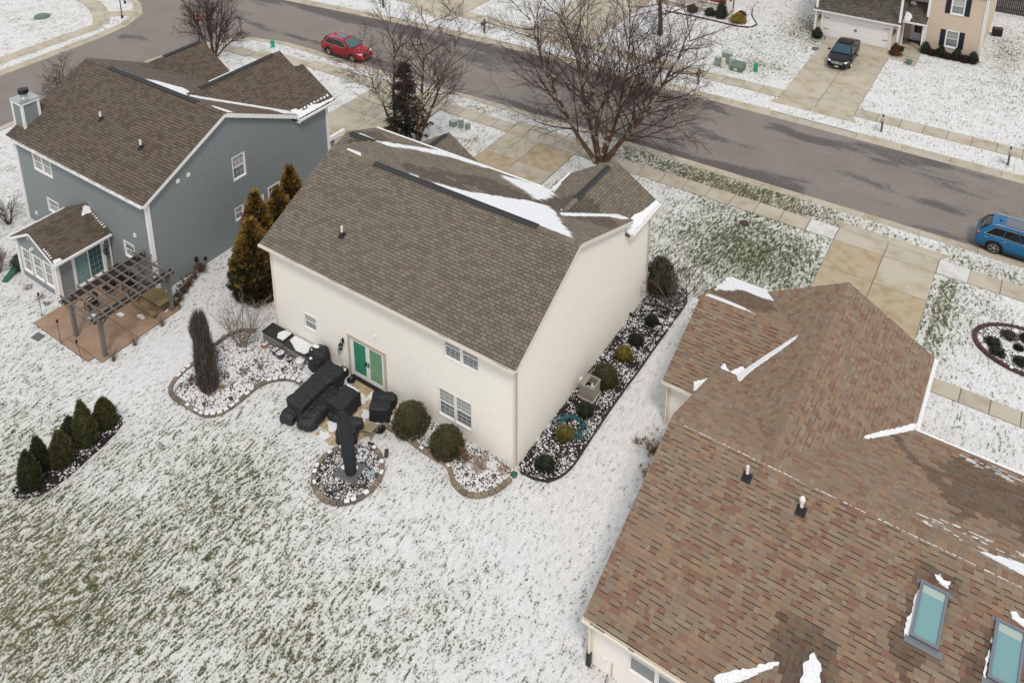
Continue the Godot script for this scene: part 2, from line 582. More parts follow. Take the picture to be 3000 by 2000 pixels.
func flared(root: Node3D, pts: Array, y0: float, y1: float, zk: float) -> void:
	# the wedge of an apron beside a driveway: x, z corner points, sloping to the gutter at z = zk
	var mb := MB.new()
	var a: Array[Vector3] = []
	for q in pts: a.append(Vector3(q[0], y1 if absf(q[1] - zk) < 0.2 else y0, q[1]))
	if (a[1] - a[0]).cross(a[2] - a[0]).y < 0: a.reverse()
	mb.tri(a[0], a[1], a[2])
	for k in 3:
		var j := (k + 1) % 3
		mb.quad(a[k] - Vector3(0, 0.1, 0), a[j] - Vector3(0, 0.1, 0), a[j], a[k])
	put("apron_wedge", mb.mesh(M.concrete2), root)

func build_ground() -> void:
	var far := MB.new()
	far.quad(Vector3(-400, -0.3, 300), Vector3(400, -0.3, 300), Vector3(400, -0.3, -400), Vector3(-400, -0.3, -400))
	structure("ground", far, mott(0.62, 0.63, 0.62, noise_tex(512, 0.03, 77, [[0.0, Color(0.2, 0.22, 0.14)], [0.42, Color(0.5, 0.5, 0.44)], [0.55, g(1.0)], [1.0, g(1.0)]]), 0.12, 0.95))
	# asphalt
	var w := 1536
	var h := 768
	var x0 := -75.0; var z0 := -40.0; var wx := 100.0; var wz := 50.0
	var pt := stretched(w, h, 3.2, 1.0, 0.022, 40, 4, 40.0)
	var fn := raw_noise(w, h, 0.33, 41, 3)
	var md := raw_noise(w, h, 0.02, 42, 4)
	var crack := stretched(w, h, 6.0, 1.0, 0.05, 43, 2, 10.0)
	var out := PackedByteArray(); out.resize(w * h * 3)
	var s8 := PackedByteArray()
	for i in 1025: s8.append(int(clampf(Color(i / 1024.0, 0, 0).linear_to_srgb().r, 0, 1) * 255))
	var p := 0
	for j in h:
		var z := z0 + wz * j / h
		for i in w:
			var x := x0 + wx * i / w
			var main := 1.0 if z < -26.0 + minf(0.0, (x + 44.0) * -0.02) or x > -44.0 else 0.0
			# how wet: along the far gutter line, a few long patches on the crown
			var wet := (pt[p] - 128) * 0.009 + (fn[p] - 128) * 0.0022
			if main > 0.5:
				var band := -34.6 if x > -24 else -34.6 + (-24.0 - x) * 0.07
				var e := absf(z - band)
				wet += 1.15 * exp(-e * e / 1.1) * (1.0 if x < -8.0 else 0.6) - 0.58
				var e2 := absf(z + 27.3)
				wet += 0.6 * exp(-e2 * e2 / 0.22)
				if x > 3.0: wet += 0.42 * exp(-pow((z + 31.0 - (x - 8.0) * 0.05) / 0.8, 2.0)) * minf(1.0, (x - 3.0) / 6.0)
				if x > -34 and x < -8: wet += 0.24 * exp(-pow((z + 32.8) / 1.5, 2.0))
			else:
				wet -= 0.72
				wet += (md[p] - 128) * 0.004
			var k := clampf(wet * 4.5 + 0.5, 0.0, 1.0)
			var f := 0.85 + (fn[p] - 128) * 0.0016 + (md[p] - 128) * 0.0007
			var lum := lerpf(0.225, 0.112, k) * f
			if crack[p] < 52 and main > 0.5: lum *= 0.9
			out[p * 3] = s8[int(clampf(lum * 1.04, 0, 1) * 1024)]
			out[p * 3 + 1] = s8[int(clampf(lum * 0.925, 0, 1) * 1024)]
			out[p * 3 + 2] = s8[int(clampf(lum * lerpf(0.83, 0.86, k), 0, 1) * 1024)]
			p += 1
	var am := StandardMaterial3D.new()
	am.albedo_texture = ImageTexture.create_from_image(Image.create_from_data(w, h, false, Image.FORMAT_RGB8, out))
	am.roughness = 0.9
	var road := MB.new()
	road.quaduv(Vector3(x0, -0.1, z0 + wz), Vector3(x0 + wx, -0.1, z0 + wz), Vector3(x0 + wx, -0.1, z0), Vector3(x0, -0.1, z0), Vector2(0, 1), Vector2(1, 1), Vector2(1, 0), Vector2(0, 0))
	structure("road", road, am)
	# asphalt edges
	var near := v2s([[26, -26.95], [9, -26.9], [-4, -26.8], [-13, -26.65], [-17, -26.55], [-21, -26.4], [-29, -26.05], [-34, -25.9], [-39, -26.0], [-42.7, -25.6], [-45.2, -24.0], [-46.8, -21.5], [-47.4, -19], [-47.6, -15], [-47.0, -8], [-46.5, -3.5], [-46.3, 10]])
	var fark := v2s([[26, -36.05], [15, -36.02], [-7.6, -36.1], [-18.6, -36.0], [-24.2, -35.75], [-30.3, -35.4], [-35, -35.0], [-41.5, -34.2], [-50, -33.2], [-75, -31.0]])
	var west := v2s([[-55.2, 10], [-55.3, -8], [-55.4, -14], [-55.6, -18], [-56.2, -21.3], [-57.7, -23.4], [-60.6, -25.0], [-66, -26.2], [-75, -26.8]])
	var drops := [[-29.5, -21.0], [-17.2, -9.4], [5.8, 13.4]]
	kerb_run("near_kerb", near, -1.0, drops)
	kerb_run("far_kerb", fark, 1.0, [[-37.2, -30.4], [-25.0, -17.2], [-2.2, 5.4]])
	kerb_run("corner_kerb", west, -1.0, [])
	# lawns
	var nb := offset_line(near, -0.66)
	var pn := PackedVector2Array()
	for q in nb: pn.append(q)
	pn.append(Vector2(-45.7, 40)); pn.append(Vector2(26, 40))
	var fb := offset_line(fark, 0.66)
	var pf := PackedVector2Array()
	for q in fb: pf.append(q)
	pf.append(Vector2(-75, -90)); pf.append(Vector2(26, -90))
	var wb := offset_line(west, -0.64)
	var pw := PackedVector2Array()
	for q in wb: pw.append(q)
	pw.append(Vector2(-75, 10))
	var back_blobs := [[-10, 13, 5.5, 4.5, 0.52, 0.45], [-9.2, 7.4, 3.6, 2.8, 0.48, 0.25], [-14, 16, 6, 5, 0.58, 0.85], [-2.5, 9.8, 4, 3, 0.44, 0.45], [1.2, 6.6, 2.6, 2.2, 0.30, 0.4], [-20, 11, 3, 3, 0.38, 0.2], [-24, 8, 4, 2, 0.23, 0.2], [-17.5, 2.5, 1.8, 4, -0.02, 0.2], [3.2, -6, 1.6, 8, -0.02, 0.3], [3.4, 1.0, 2.2, 3.0, 0.0, 0.3], [4.5, 4, 2.0, 3, 0.14, 0.4], [-13, 8.5, 2, 2, 0.30, 0.1]]
	var rb := Rect2(-42, -14, 62, 33)
	lawn("back_lawn", pn, rb, lawn_material(rb.position.x, rb.position.y, rb.size.x, rb.size.y, 2048, 1090, 0.15, back_blobs, 11, 0.17))
	var front_blobs := [[3.0, -19.5, 5.0, 4.6, 0.68, 0.15], [2.5, -14.2, 2.4, 1.8, 0.40, 0.2], [0.0, -25.3, 8, 1.6, 0.72, 0.75], [-6.5, -25.3, 2.6, 0.9, 0.50, 0.5], [-8.0, -19.5, 2.4, 2.4, 0.36, 0.4], [14.2, -20.5, 2, 3, 0.34, 0.3], [12.7, -20, 0.6, 4.5, 0.62, 0.4], [14.5, -11, 2.6, 2.4, 0.36, 0.2], [15, -25.2, 3, 1, 0.38, 0.6], [-19, -25.2, 4, 1, 0.30, 0.3], [-17.6, -20.2, 1.6, 2.2, 0.36, 0.4], [-4.2, -44.5, 2.6, 2.2, 0.42, 0.8], [-2.6, -54, 2.6, 4.0, 0.58, 0.85], [-6, -49, 3, 3, 0.28, 0.5], [9, -46, 4, 6, 0.17, 0.5], [13, -50, 3, 4, 0.24, 0.7], [12.4, -58, 1.6, 5, 0.40, 0.4], [-29, -43, 4, 5, 0.20, 0.2], [-33, -24.4, 8, 1.2, 0.24, 0.2], [-64, -14, 8, 9, 0.20, 0.1], [-36, -20, 6, 3, 0.22, 0.2]]
	var rf := Rect2(-75, -72, 95, 58)
	var fm := lawn_material(rf.position.x, rf.position.y, rf.size.x, rf.size.y, 2048, 1250, 0.13, front_blobs, 51, 0.26)
	lawn("front_lawn", pn, rf, fm)
	lawn("far_lawn", pf, rf, fm)
	lawn("corner_lawn", pw, rf, fm)
	var rw := Rect2(-75, -14, 33, 30)
	lawn("corner_lawn", pw, rw, fm, rf)
	lawn("side_lawn", pn, rw, fm, rf)
	# pavements along the street
	var dn := [[-28.0, -21.4], [-15.4, -9.95], [6.9, 12.2]]
	slabs("near_sidewalk", strip_slabs(-35.5, 20, 1.52, -24.45, -23.12, 0.03, dn))
	slabs("far_sidewalk", strip_slabs(-40, 20, 1.52, -40.55, -39.1, 0.03, [[-36.6, -31.2], [-24.1, -17.8], [-1.05, 4.35]]))
	# new pale slabs dusted with snow beside the right-hand driveway
	var wd := MB.new()
	wd.aabox(Vector3(5.35, 0.0, -24.44), Vector3(6.86, 0.036, -23.13))
	put("slab", wd.mesh(M.concrete_pale), get_node("near_sidewalk"))
	wd = MB.new()
	wd.aabox(Vector3(12.24, 0.0, -24.44), Vector3(13.72, 0.036, -23.13))
	put("slab", wd.mesh(M.concrete_pale), get_node("near_sidewalk"))
	# driveways
	var a := slabs("driveway_white_house", grid_slabs([-15.4, -12.7, -9.95], [-26.1, -24.45, -23.12, -20.25, -17.3, -13.6], [-0.05, 0.03, 0.04, 0.05, 0.06, 0.07], [5, 6, 9]))
	flared(a, [[-15.4, -24.45], [-16.9, -26.1], [-15.4, -26.1]], 0.03, -0.05, -26.1)
	flared(a, [[-9.95, -24.45], [-9.95, -26.1], [-8.9, -26.1]], 0.03, -0.05, -26.1)
	var b := slabs("driveway_right_house", grid_slabs([6.9, 9.56, 12.2], [-26.35, -24.45, -23.12, -20.4, -17.3, -12.9], [-0.05, 0.03, 0.04, 0.05, 0.06, 0.07], [4, 7, 6]))
	flared(b, [[6.9, -24.45], [5.9, -26.35], [6.9, -26.35]], 0.03, -0.05, -26.35)
	flared(b, [[12.2, -24.45], [12.2, -26.35], [13.5, -26.35]], 0.03, -0.05, -26.35)
	slabs("driveway_grey_house", grid_slabs([-28.0, -24.7, -21.4], [-26.0, -24.45, -23.12, -19.5, -16, -11.6], [-0.05, 0.03, 0.04, 0.05, 0.06, 0.07]))
	var d := slabs("driveway_tan_house", grid_slabs([-1.05, 1.65, 4.35], [-53.1, -49.6, -46.9, -43.9, -40.55, -39.0, -36.6], [0.06, 0.06, 0.05, 0.05, 0.04, 0.03, -0.05]))
	flared(d, [[-1.05, -39.0], [-2.3, -36.6], [-1.05, -36.6]], 0.03, -0.05, -36.6)
	flared(d, [[4.35, -39.0], [4.35, -36.6], [5.5, -36.6]], 0.03, -0.05, -36.6)
	slabs("driveway_far_middle", grid_slabs([-24.1, -20.9, -17.8], [-62, -57, -53, -49, -45, -40.55, -39.0, -36.4], [0.06, 0.06, 0.06, 0.05, 0.05, 0.04, 0.03, -0.05]))
	slabs("driveway_far_left", grid_slabs([-36.6, -33.9, -31.2], [-52, -48, -44, -40.55, -39.0, -35.6], [0.06, 0.06, 0.05, 0.04, 0.03, -0.05]))
	# the side street's pavement and corner ramp
	var c := slabs("corner_sidewalk", [])
	var mb := MB.new()
	for k in 12:
		var zz := -19.0 + k * 1.6
		mb = MB.new()
		mb.aabox(Vector3(-58.6, -0.06, zz + 0.02), Vector3(-57.2, 0.03, zz + 1.58))
		put("slab", mb.mesh(M.concrete if k % 2 else M.concrete2), c)
	var path := [[-57.9, -19.0], [-59.6, -20.2], [-61.6, -21.2], [-63.8, -21.9], [-67, -22.4], [-74, -22.6]]
	for k in path.size() - 1:
		mb = MB.new()
		mb.bar(Vector3(path[k][0], -0.01, path[k][1]), Vector3(path[k + 1][0], -0.01, path[k + 1][1]), 1.5, 0.09)
		put("slab", mb.mesh(M.concrete if k % 2 else M.concrete2), c)
	mb = MB.new()
	mb.bar(Vector3(-60.4, -0.005, -20.4), Vector3(-58.0, -0.005, -22.6), 1.4, 0.09)
	put("slab", mb.mesh(M.concrete), c)
	# path across the far corner of the grey house
	slabs("grey_house_walk", [[-43.2, -22.9, -41.0, -21.6, 0.03, 0.03, M.concrete], [-41.0, -23.4, -38.4, -21.9, 0.03, 0.03, M.concrete2], [-38.4, -23.9, -35.5, -22.6, 0.03, 0.03, M.concrete], [-46.3, -22.6, -43.2, -21.4, 0.02, 0.03, M.concrete]])
	# walks
	slabs("right_house_walk", strip_slabs(13.3, 20, 1.2, -14.95, -13.95, 0.03, []))
	slabs("tan_house_walk", [[4.45, -52.4, 5.6, -51.2, 0.03, 0.03, M.concrete], [5.6, -52.4, 6.5, -50.6, 0.03, 0.03, M.concrete2], [4.9, -54.2, 6.45, -52.4, 0.06, 0.06, M.concrete2]])

# ---------------------------------------------------------------- house kit
func span_at(poly: PackedVector2Array, y: float) -> Vector2:
	var lo := INF
	var hi := -INF
	for i in poly.size():
		var a := poly[i]
		var b := poly[(i + 1) % poly.size()]
		if (a.y - y) * (b.y - y) <= 0.0:
			if absf(a.y - b.y) < 0.00001:
				lo = minf(lo, minf(a.x, b.x)); hi = maxf(hi, maxf(a.x, b.x))
			else:
				var x := a.x + (b.x - a.x) * (y - a.y) / (b.y - a.y)
				lo = minf(lo, x); hi = maxf(hi, x)
	return Vector2(lo, hi)

# lapped boards on a wall: o + u*x + up*y, outside is u x up; holes = [x, y, w, h]
func siding(called: String, parent: Node, o: Vector3, u: Vector3, poly: PackedVector2Array, holes: Array, m: Material, expo := 0.108, lip := 0.014, groove := 0.8) -> MeshInstance3D:
	var mb := MB.new()
	var nn := u.cross(Vector3.UP)
	var y0 := INF
	var y1 := -INF
	for q in poly:
		y0 = minf(y0, q.y); y1 = maxf(y1, q.y)
	var cuts: Array[float] = []
	var y := y0
	while y < y1:
		cuts.append(y); cuts.append(y + expo * groove); y += expo
	cuts.append(y1)
	for q in holes:
		cuts.append(q[1]); cuts.append(q[1] + q[3])
	for q in poly: cuts.append(q.y)
	cuts.sort()
	for i in cuts.size() - 1:
		var a := cuts[i]
		var b := cuts[i + 1]
		if b - a < 0.002: continue
		var sa := span_at(poly, a + 0.0005)
		var sb := span_at(poly, b - 0.0005)
		if sa.x == INF or sb.x == INF: continue
		var pieces := [[sa.x, sb.x, sa.y, sb.y]]
		for q in holes:
			if a < q[1] + q[3] - 0.001 and b > q[1] + 0.001:
				var np := []
				for s in pieces:
					if s[2] <= q[0] or s[0] >= q[0] + q[2]:
						np.append(s)
					else:
						if s[0] < q[0]: np.append([s[0], s[1], q[0], q[0]])
						if s[2] > q[0] + q[2]: np.append([q[0] + q[2], q[0] + q[2], s[2], s[3]])
				pieces = np
		var fa := fposmod(a - y0 + 0.0005, expo) / expo
		var fb := fposmod(b - y0 - 0.0005, expo) / expo
		var tilt := 0.35 if groove < 0.95 else 0.9
		var ta := lip * (1.0 - fa * tilt)
		var tb := lip * (1.0 - fb * tilt)
		if fa > groove - 0.02 and groove < 0.95:
			ta = 0.0; tb = 0.0
		for s in pieces:
			var p0: Vector3 = o + u * s[0] + Vector3.UP * a + nn * ta
			var p1: Vector3 = o + u * s[2] + Vector3.UP * a + nn * ta
			var p2: Vector3 = o + u * s[3] + Vector3.UP * b + nn * tb
			var p3: Vector3 = o + u * s[1] + Vector3.UP * b + nn * tb
			mb.quad(p0, p1, p2, p3)
			if fa < 0.1: mb.quad(p0 - nn * ta, p1 - nn * ta, p1, p0)
			if fa < groove - 0.01 and fb > groove - 0.1 and groove < 0.95: mb.quad(p3, p2, p2 - nn * tb, p3 - nn * tb)
	return part(called, mb, m, parent)

func wbox(mb: MB, o: Vector3, u: Vector3, x0: float, y0: float, x1: float, y1: float, d0: float, d1: float) -> void:
	var nn := u.cross(Vector3.UP)
	mb.box(Transform3D(Basis(u, Vector3.UP, nn), o + u * ((x0 + x1) * 0.5) + Vector3.UP * ((y0 + y1) * 0.5) + nn * ((d0 + d1) * 0.5)), Vector3(absf(x1 - x0), absf(y1 - y0), absf(d1 - d0)))

# a window in a wall opening; opt: sash "double"/"slide"/"fixed", cols, rows, blind (0..1), trim, shade
func window(parent: Node, o: Vector3, u: Vector3, x: float, y: float, w: float, h: float, opt := {}) -> void:
	var tm: Material = opt.get("trim", M.white)
	var tw: float = opt.get("tw", 0.07)
	var f := MB.new()
	wbox(f, o, u, x - 0.0, y, x + tw, y + h, -0.07, 0.035)
	wbox(f, o, u, x + w - tw, y, x + w, y + h, -0.07, 0.035)
	wbox(f, o, u, x + tw, y, x + w - tw, y + tw, -0.07, 0.04)
	wbox(f, o, u, x + tw, y + h - tw, x + w - tw, y + h, -0.07, 0.04)
	var root := part("window", f, tm, parent)
	var ix := x + tw
	var iw := w - 2 * tw
	var iy := y + tw
	var ih := h - 2 * tw
	if opt.get("sill", false):
		f = MB.new()
		wbox(f, o, u, x - 0.06, y - 0.05, x + w + 0.06, y - 0.001, -0.02, 0.06)
		part("sill", f, tm, root)
	var units: int = opt.get("units", 1)
	var mull := 0.085
	var uw := (iw - mull * (units - 1)) / units
	for k in units:
		var ux := ix + k * (uw + mull)
		if k > 0:
			f = MB.new()
			wbox(f, o, u, ux - mull, iy, ux, iy + ih, -0.06, 0.03)
			part("mullion", f, tm, root)
		var rows: int = opt.get("rows", 2)
		var cols: int = opt.get("cols", 3)
		for half in 2:
			var sy := iy + half * ih * 0.5
			var sh := ih * 0.5
			var dd := -0.05 if half == 0 else -0.03
			f = MB.new()
			var sw := 0.035
			wbox(f, o, u, ux, sy, ux + sw, sy + sh, dd, dd + 0.025)
			wbox(f, o, u, ux + uw - sw, sy, ux + uw, sy + sh, dd, dd + 0.025)
			wbox(f, o, u, ux + sw, sy, ux + uw - sw, sy + sw, dd, dd + 0.026)
			wbox(f, o, u, ux + sw, sy + sh - sw, ux + uw - sw, sy + sh, dd, dd + 0.026)
			part("sash", f, tm, root)
			if cols > 1 or rows > 1:
				f = MB.new()
				for c in range(1, cols):
					var cx := ux + sw + (uw - 2 * sw) * c / cols
					wbox(f, o, u, cx - 0.005, sy + sw, cx + 0.005, sy + sh - sw, dd + 0.004, dd + 0.016)
				for r in range(1, rows):
					var cy := sy + sw + (sh - 2 * sw) * r / rows
					wbox(f, o, u, ux + sw, cy - 0.005, ux + uw - sw, cy + 0.005, dd + 0.0045, dd + 0.0165)
				part("muntins", f, opt.get("grid", M.muntin), root)
			f = MB.new()
			wbox(f, o, u, ux + sw, sy + sw, ux + uw - sw, sy + sh - sw, dd + 0.0, dd + 0.003)
			part("pane", f, M.glass, root)
			if half == 0 and opt.get("screen", true):
				f = MB.new()
				wbox(f, o, u, ux + sw, sy + sw, ux + uw - sw, sy + sh - sw, dd - 0.016, dd - 0.012)
				part("insect_screen", f, opt.get("scrm", M.screen), root)
		# blind or curtain behind the glass
		var bl: float = opt.get("blind", 1.0)
		f = MB.new()
		if opt.get("curtain", false):
			var n := 14
			for c in n:
				var xa := ux + uw * c / n
				wbox(f, o, u, xa, iy, xa + uw / n * 0.92, iy + ih, -0.11 - (0.03 if c % 2 else 0.0), -0.085 - (0.03 if c % 2 else 0.0))
			part("curtain", f, M.curtain, root)
		elif bl > 0.01:
			var n := int(ih * bl / 0.05)
			for c in n:
				var ya := iy + ih - (c + 1) * 0.05
				wbox(f, o, u, ux, ya, ux + uw, ya + 0.049, -0.075, -0.070)
			part("blind", f, M.blind, root)
		f = MB.new()
		wbox(f, o, u, ux - 0.02, iy - 0.02, ux + uw + 0.02, iy + ih + 0.02, -0.5, -0.3)
		part("dim_room", f, M.dark_room, root)

func corner_boards(parent: Node, list: Array, y1: float, m: Material, w := 0.09) -> void:
	for q in list:
		var mb := MB.new()
		mb.aabox(Vector3(q[0] - w, 0.0, q[1] - w) , Vector3(q[0] + w, y1, q[1] + w))
		part("corner_board", mb, m, parent)

# one slope: pts[0] -> pts[1] is the eave, left to right as seen from outside
# style: {pal: [Color], three: bool, expo, tab, thick}
func slope(house: Node, roof: Node, pts: Array, st: Dictionary) -> void:
	var o: Vector3 = pts[0]
	var u: Vector3 = (pts[1] - pts[0]).normalized()
	var far := o
	for q in pts:
		if absf((q - o).dot(Vector3.UP)) > absf((far - o).dot(Vector3.UP)): far = q
	var w := (far - o) - u * (far - o).dot(u)
	w = w.normalized()
	var nn := u.cross(w)
	var poly := PackedVector2Array()
	for q in pts:
		var d: Vector3 = q - o
		poly.append(Vector2(d.dot(u), d.dot(w)))
	var deck: MB = st.deck
	deck.slab(o - nn * 0.004, u, w, poly, 0.10)
	var x0 := INF; var x1 := -INF; var y1 := -INF; var y0 := INF
	for q in poly:
		x0 = minf(x0, q.x); x1 = maxf(x1, q.x); y1 = maxf(y1, q.y); y0 = minf(y0, q.y)
	var ex: float = st.expo
	var tab: float = st.tab
	var nrow := int(ceil((y1 - y0) / ex))
	var gap: float = st.gap
	for r in nrow:
		var v := y0 + r * ex
		var sp := span_at(poly, v + 0.001)
		var sp2 := span_at(poly, minf(v + ex, y1) - 0.001)
		var a := minf(sp.x, sp2.x)
		var b := maxf(sp.y, sp2.y)
		if a == INF or b == -INF: continue
		var x: float = x0 + floor((a - x0) / tab) * tab - (0.5 * tab if r % 2 else 0.0) - tab * (0.17 if r % 4 > 1 else 0.0)
		if not st.three: x = a - rng.randf() * tab
		var last_hi := false
		while x < b:
			var tw := tab
			if not st.three: tw = tab * [0.45, 0.6, 0.8, 1.0, 1.2][rng.randi() % 5]
			var ci: int = rng.randi() % st.base
			var th: float = st.thick
			if not st.three:
				var hi: bool = rng.randf() < (0.25 if last_hi else 0.55)
				th = st.thick * (1.0 if hi else 0.45)
				last_hi = hi
			else: th *= rng.randf_range(0.85, 1.15)
			if not (st.wet as Array).is_empty():
				var cw: Vector3 = o + u * (x + tw * 0.5) + w * (v + ex * 0.5)
				for e in st.wet:
					if ((cw - e[0]) / e[1]).length() < 1.0 + jit(0.06) + 0.75 * (st.nz as FastNoiseLite).get_noise_3dv(cw): ci = (ci % st.base) + st.base
			if x + tw > a - 0.01:
				var v0: float = v + (st.slot if (st.three or st.all or th > st.thick * 0.8) else 0.003)
				var rect := PackedVector2Array([Vector2(x + gap, v0), Vector2(x + tw - gap, v0), Vector2(x + tw - gap, v + ex), Vector2(x + gap, v + ex)])
				var whole := true
				for q in rect:
					if not Geometry2D.is_point_in_polygon(q, poly): whole = false
				if whole:
					(st.whole as Array).append([o, u, w, nn, x + gap, v0, tw - 2 * gap, v + ex - v0, th, ci])
				else:
					for pl in Geometry2D.intersect_polygons(rect, poly):
						shingle_piece(st.rest, o, u, w, nn, pl, v, ex, th, st.pal[ci])
			x += tw

func shingle_piece(mb: MB, o: Vector3, u: Vector3, w: Vector3, nn: Vector3, pl: PackedVector2Array, v: float, ex: float, th: float, col: Color) -> void:
	mb.col = col
	var p := pl
	if Geometry2D.is_polygon_clockwise(p):
		p = p.duplicate(); p.reverse()
	var top: Array[Vector3] = []
	for q in p:
		top.append(o + u * q.x + w * q.y + nn * lerpf(th, 0.0015, clampf((q.y - v) / ex, 0, 1)))
	for k in range(1, top.size() - 1): mb.tri(top[0], top[k], top[k + 1])
	for k in top.size():
		var j := (k + 1) % top.size()
		if p[k].y < v + ex * 0.999 or p[j].y < v + ex * 0.999:
			mb.quad(top[k] - nn * th, top[j] - nn * th, top[j], top[k])

# the shingles that show largest become parts of their own, the rest one part
func finish_roof(roof: Node, st: Dictionary, most := 300, aim := Vector3.INF) -> void:
	var list: Array = st.whole
	if aim == Vector3.INF: aim = EYE
	var keyed := []
	for i in list.size():
		var q: Array = list[i]
		var c: Vector3 = q[0] + q[1] * (q[4] + q[6] * 0.5) + q[2] * (q[5] + q[7] * 0.5)
		var d := EYE - c
		var face: float = d.normalized().dot(q[3])
		if face < 0.05: face = 0.001
		keyed.append([face / maxf(1.0, (aim - c).length_squared()), i])
	keyed.sort_custom(func(a, b): return a[0] > b[0])
	var off := Vector3.ZERO
	var pp := roof
	while pp != self:
		off -= (pp as Node3D).position
		pp = pp.get_parent()
	for k in keyed.size():
		var q: Array = list[keyed[k][1]]
		if k < most:
			var wi := int(round(q[6] * 40))
			var ti := int(round(q[8] * 500))
			var key := "sh%s_%d_%d_%d_%d" % [st.id, wi, ti, q[9], int(q[7] * 1000)]
			if not shared.has(key):
				var mb := MB.new()
				shingle_piece(mb, Vector3.ZERO, Vector3.RIGHT, Vector3.FORWARD, Vector3.UP, P2([[0, 0], [wi / 40.0, 0], [wi / 40.0, q[7]], [0, q[7]]]), 0.0, q[7], ti / 500.0, st.pal[q[9]])
				shared[key] = mb.mesh(M.shingle)
			var T := Transform3D(Basis(q[1], q[3], -q[2]), q[0] + q[1] * q[4] + q[2] * q[5] + off)
			put("shingle", shared[key], roof, T)
		else:
			shingle_piece(st.rest, q[0], q[1], q[2], q[3], P2([[q[4], q[5]], [q[4] + q[6], q[5]], [q[4] + q[6], q[5] + q[7]], [q[4], q[5] + q[7]]]), q[5], q[7], q[8], st.pal[q[9]])
	var o := put("shingle_field", (st.rest as MB).mesh(M.shingle), roof, Transform3D(Basis(), off))
	o.set_meta("kind", "stuff")
	put("roof_deck", (st.deck as MB).mesh(M.felt), roof, Transform3D(Basis(), off))

func style(id: String, pal: Array, three: bool, tab: float, thick: float, expo := 0.142) -> Dictionary:
	var p2 := pal.duplicate()
	for e in pal: p2.append(Color(e.r * 0.6, e.g * 0.58, e.b * 0.58))
	var nz := FastNoiseLite.new()
	nz.seed = 6
	nz.frequency = 0.45
	return {"nz": nz, "id": id, "pal": p2, "base": pal.size(), "wet": [], "all": false, "three": three, "tab": tab, "thick": thick, "expo": expo, "gap": 0.010 if three else 0.002, "slot": 0.017 if three else 0.024, "whole": [], "rest": MB.new(), "deck": MB.new()}

# overlapping cap shingles along a ridge
func ridge_caps(roof: Node, a: Vector3, b: Vector3, na: Vector3, nb: Vector3, pal: Array, n_each := true) -> void:
	var L := (b - a).length()
	var d := (b - a) / L
	var n := int(L / 0.15)
	var wa := na.cross(d).normalized()
	var wb := d.cross(nb).normalized()
	if wa.y > 0: wa = -wa
	if wb.y > 0: wb = -wb
	var mbs := MB.new()
	for k in n:
		var p := a + d * (L * k / n)
		var q := a + d * (L * (k + 1) / n + 0.01)
		var mb := mbs if not n_each else MB.new()
		mb.col = pal[rng.randi() % pal.size()]
		var up := (na + nb).normalized()
		var p0 := p + up * 0.022; var q0 := q + up * 0.012
		var pa := p + wa * 0.15 + na * 0.02; var qa := q + wa * 0.15 + na * 0.010
		var pb := p + wb * 0.15 + nb * 0.02; var qb := q + wb * 0.15 + nb * 0.010
		if (q0 - p0).cross(pa - p0).dot(na) > 0: mb.quad(p0, q0, qa, pa)
		else: mb.quad(pa, qa, q0, p0)
		if (q0 - p0).cross(pb - p0).dot(nb) > 0: mb.quad(p0, q0, qb, pb)
		else: mb.quad(pb, qb, q0, p0)
		mb.tri(pa, p0, p0 - up * 0.012); mb.tri(p0, pb, p0 - up * 0.012)
		if n_each:
			part("ridge_cap", mb, M.shingle, roof)
	if not n_each:
		var o := part("ridge_caps", mbs, M.shingle, roof)

# snow lying on a plane: outline in (u, w) with ragged edge
func snow_patch(parent: Node, o: Vector3, u: Vector3, w: Vector3, outline: Array, th := 0.025, rough := 0.05, streak := 0.0) -> void:
	var nn := u.cross(w).normalized()
	var pl := PackedVector2Array()
	for i in outline.size():
		var a := Vector2(outline[i][0], outline[i][1])
		var b := Vector2(outline[(i + 1) % outline.size()][0], outline[(i + 1) % outline.size()][1])
		var n := maxi(1, int((b - a).length() / 0.09))
		for k in n:
			var p := a.lerp(b, float(k) / n)
			pl.append(p + Vector2(jit(rough) + (jit(streak) if k % 2 else 0.0), jit(rough * 0.6)))
	if Geometry2D.is_polygon_clockwise(pl): pl.reverse()
	var inner := Geometry2D.offset_polygon(pl, -th * 1.2)
	var mb := MB.new()
	mb.slab(o + nn * (th * 0.55), u, w, pl, th * 0.5)
	for q in inner:
		if q.size() > 2 and not Geometry2D.is_polygon_clockwise(q):
			mb.slab(o + nn * th, u, w, q, th * 0.45)
	part("snow_patch", mb, M.snow, parent)

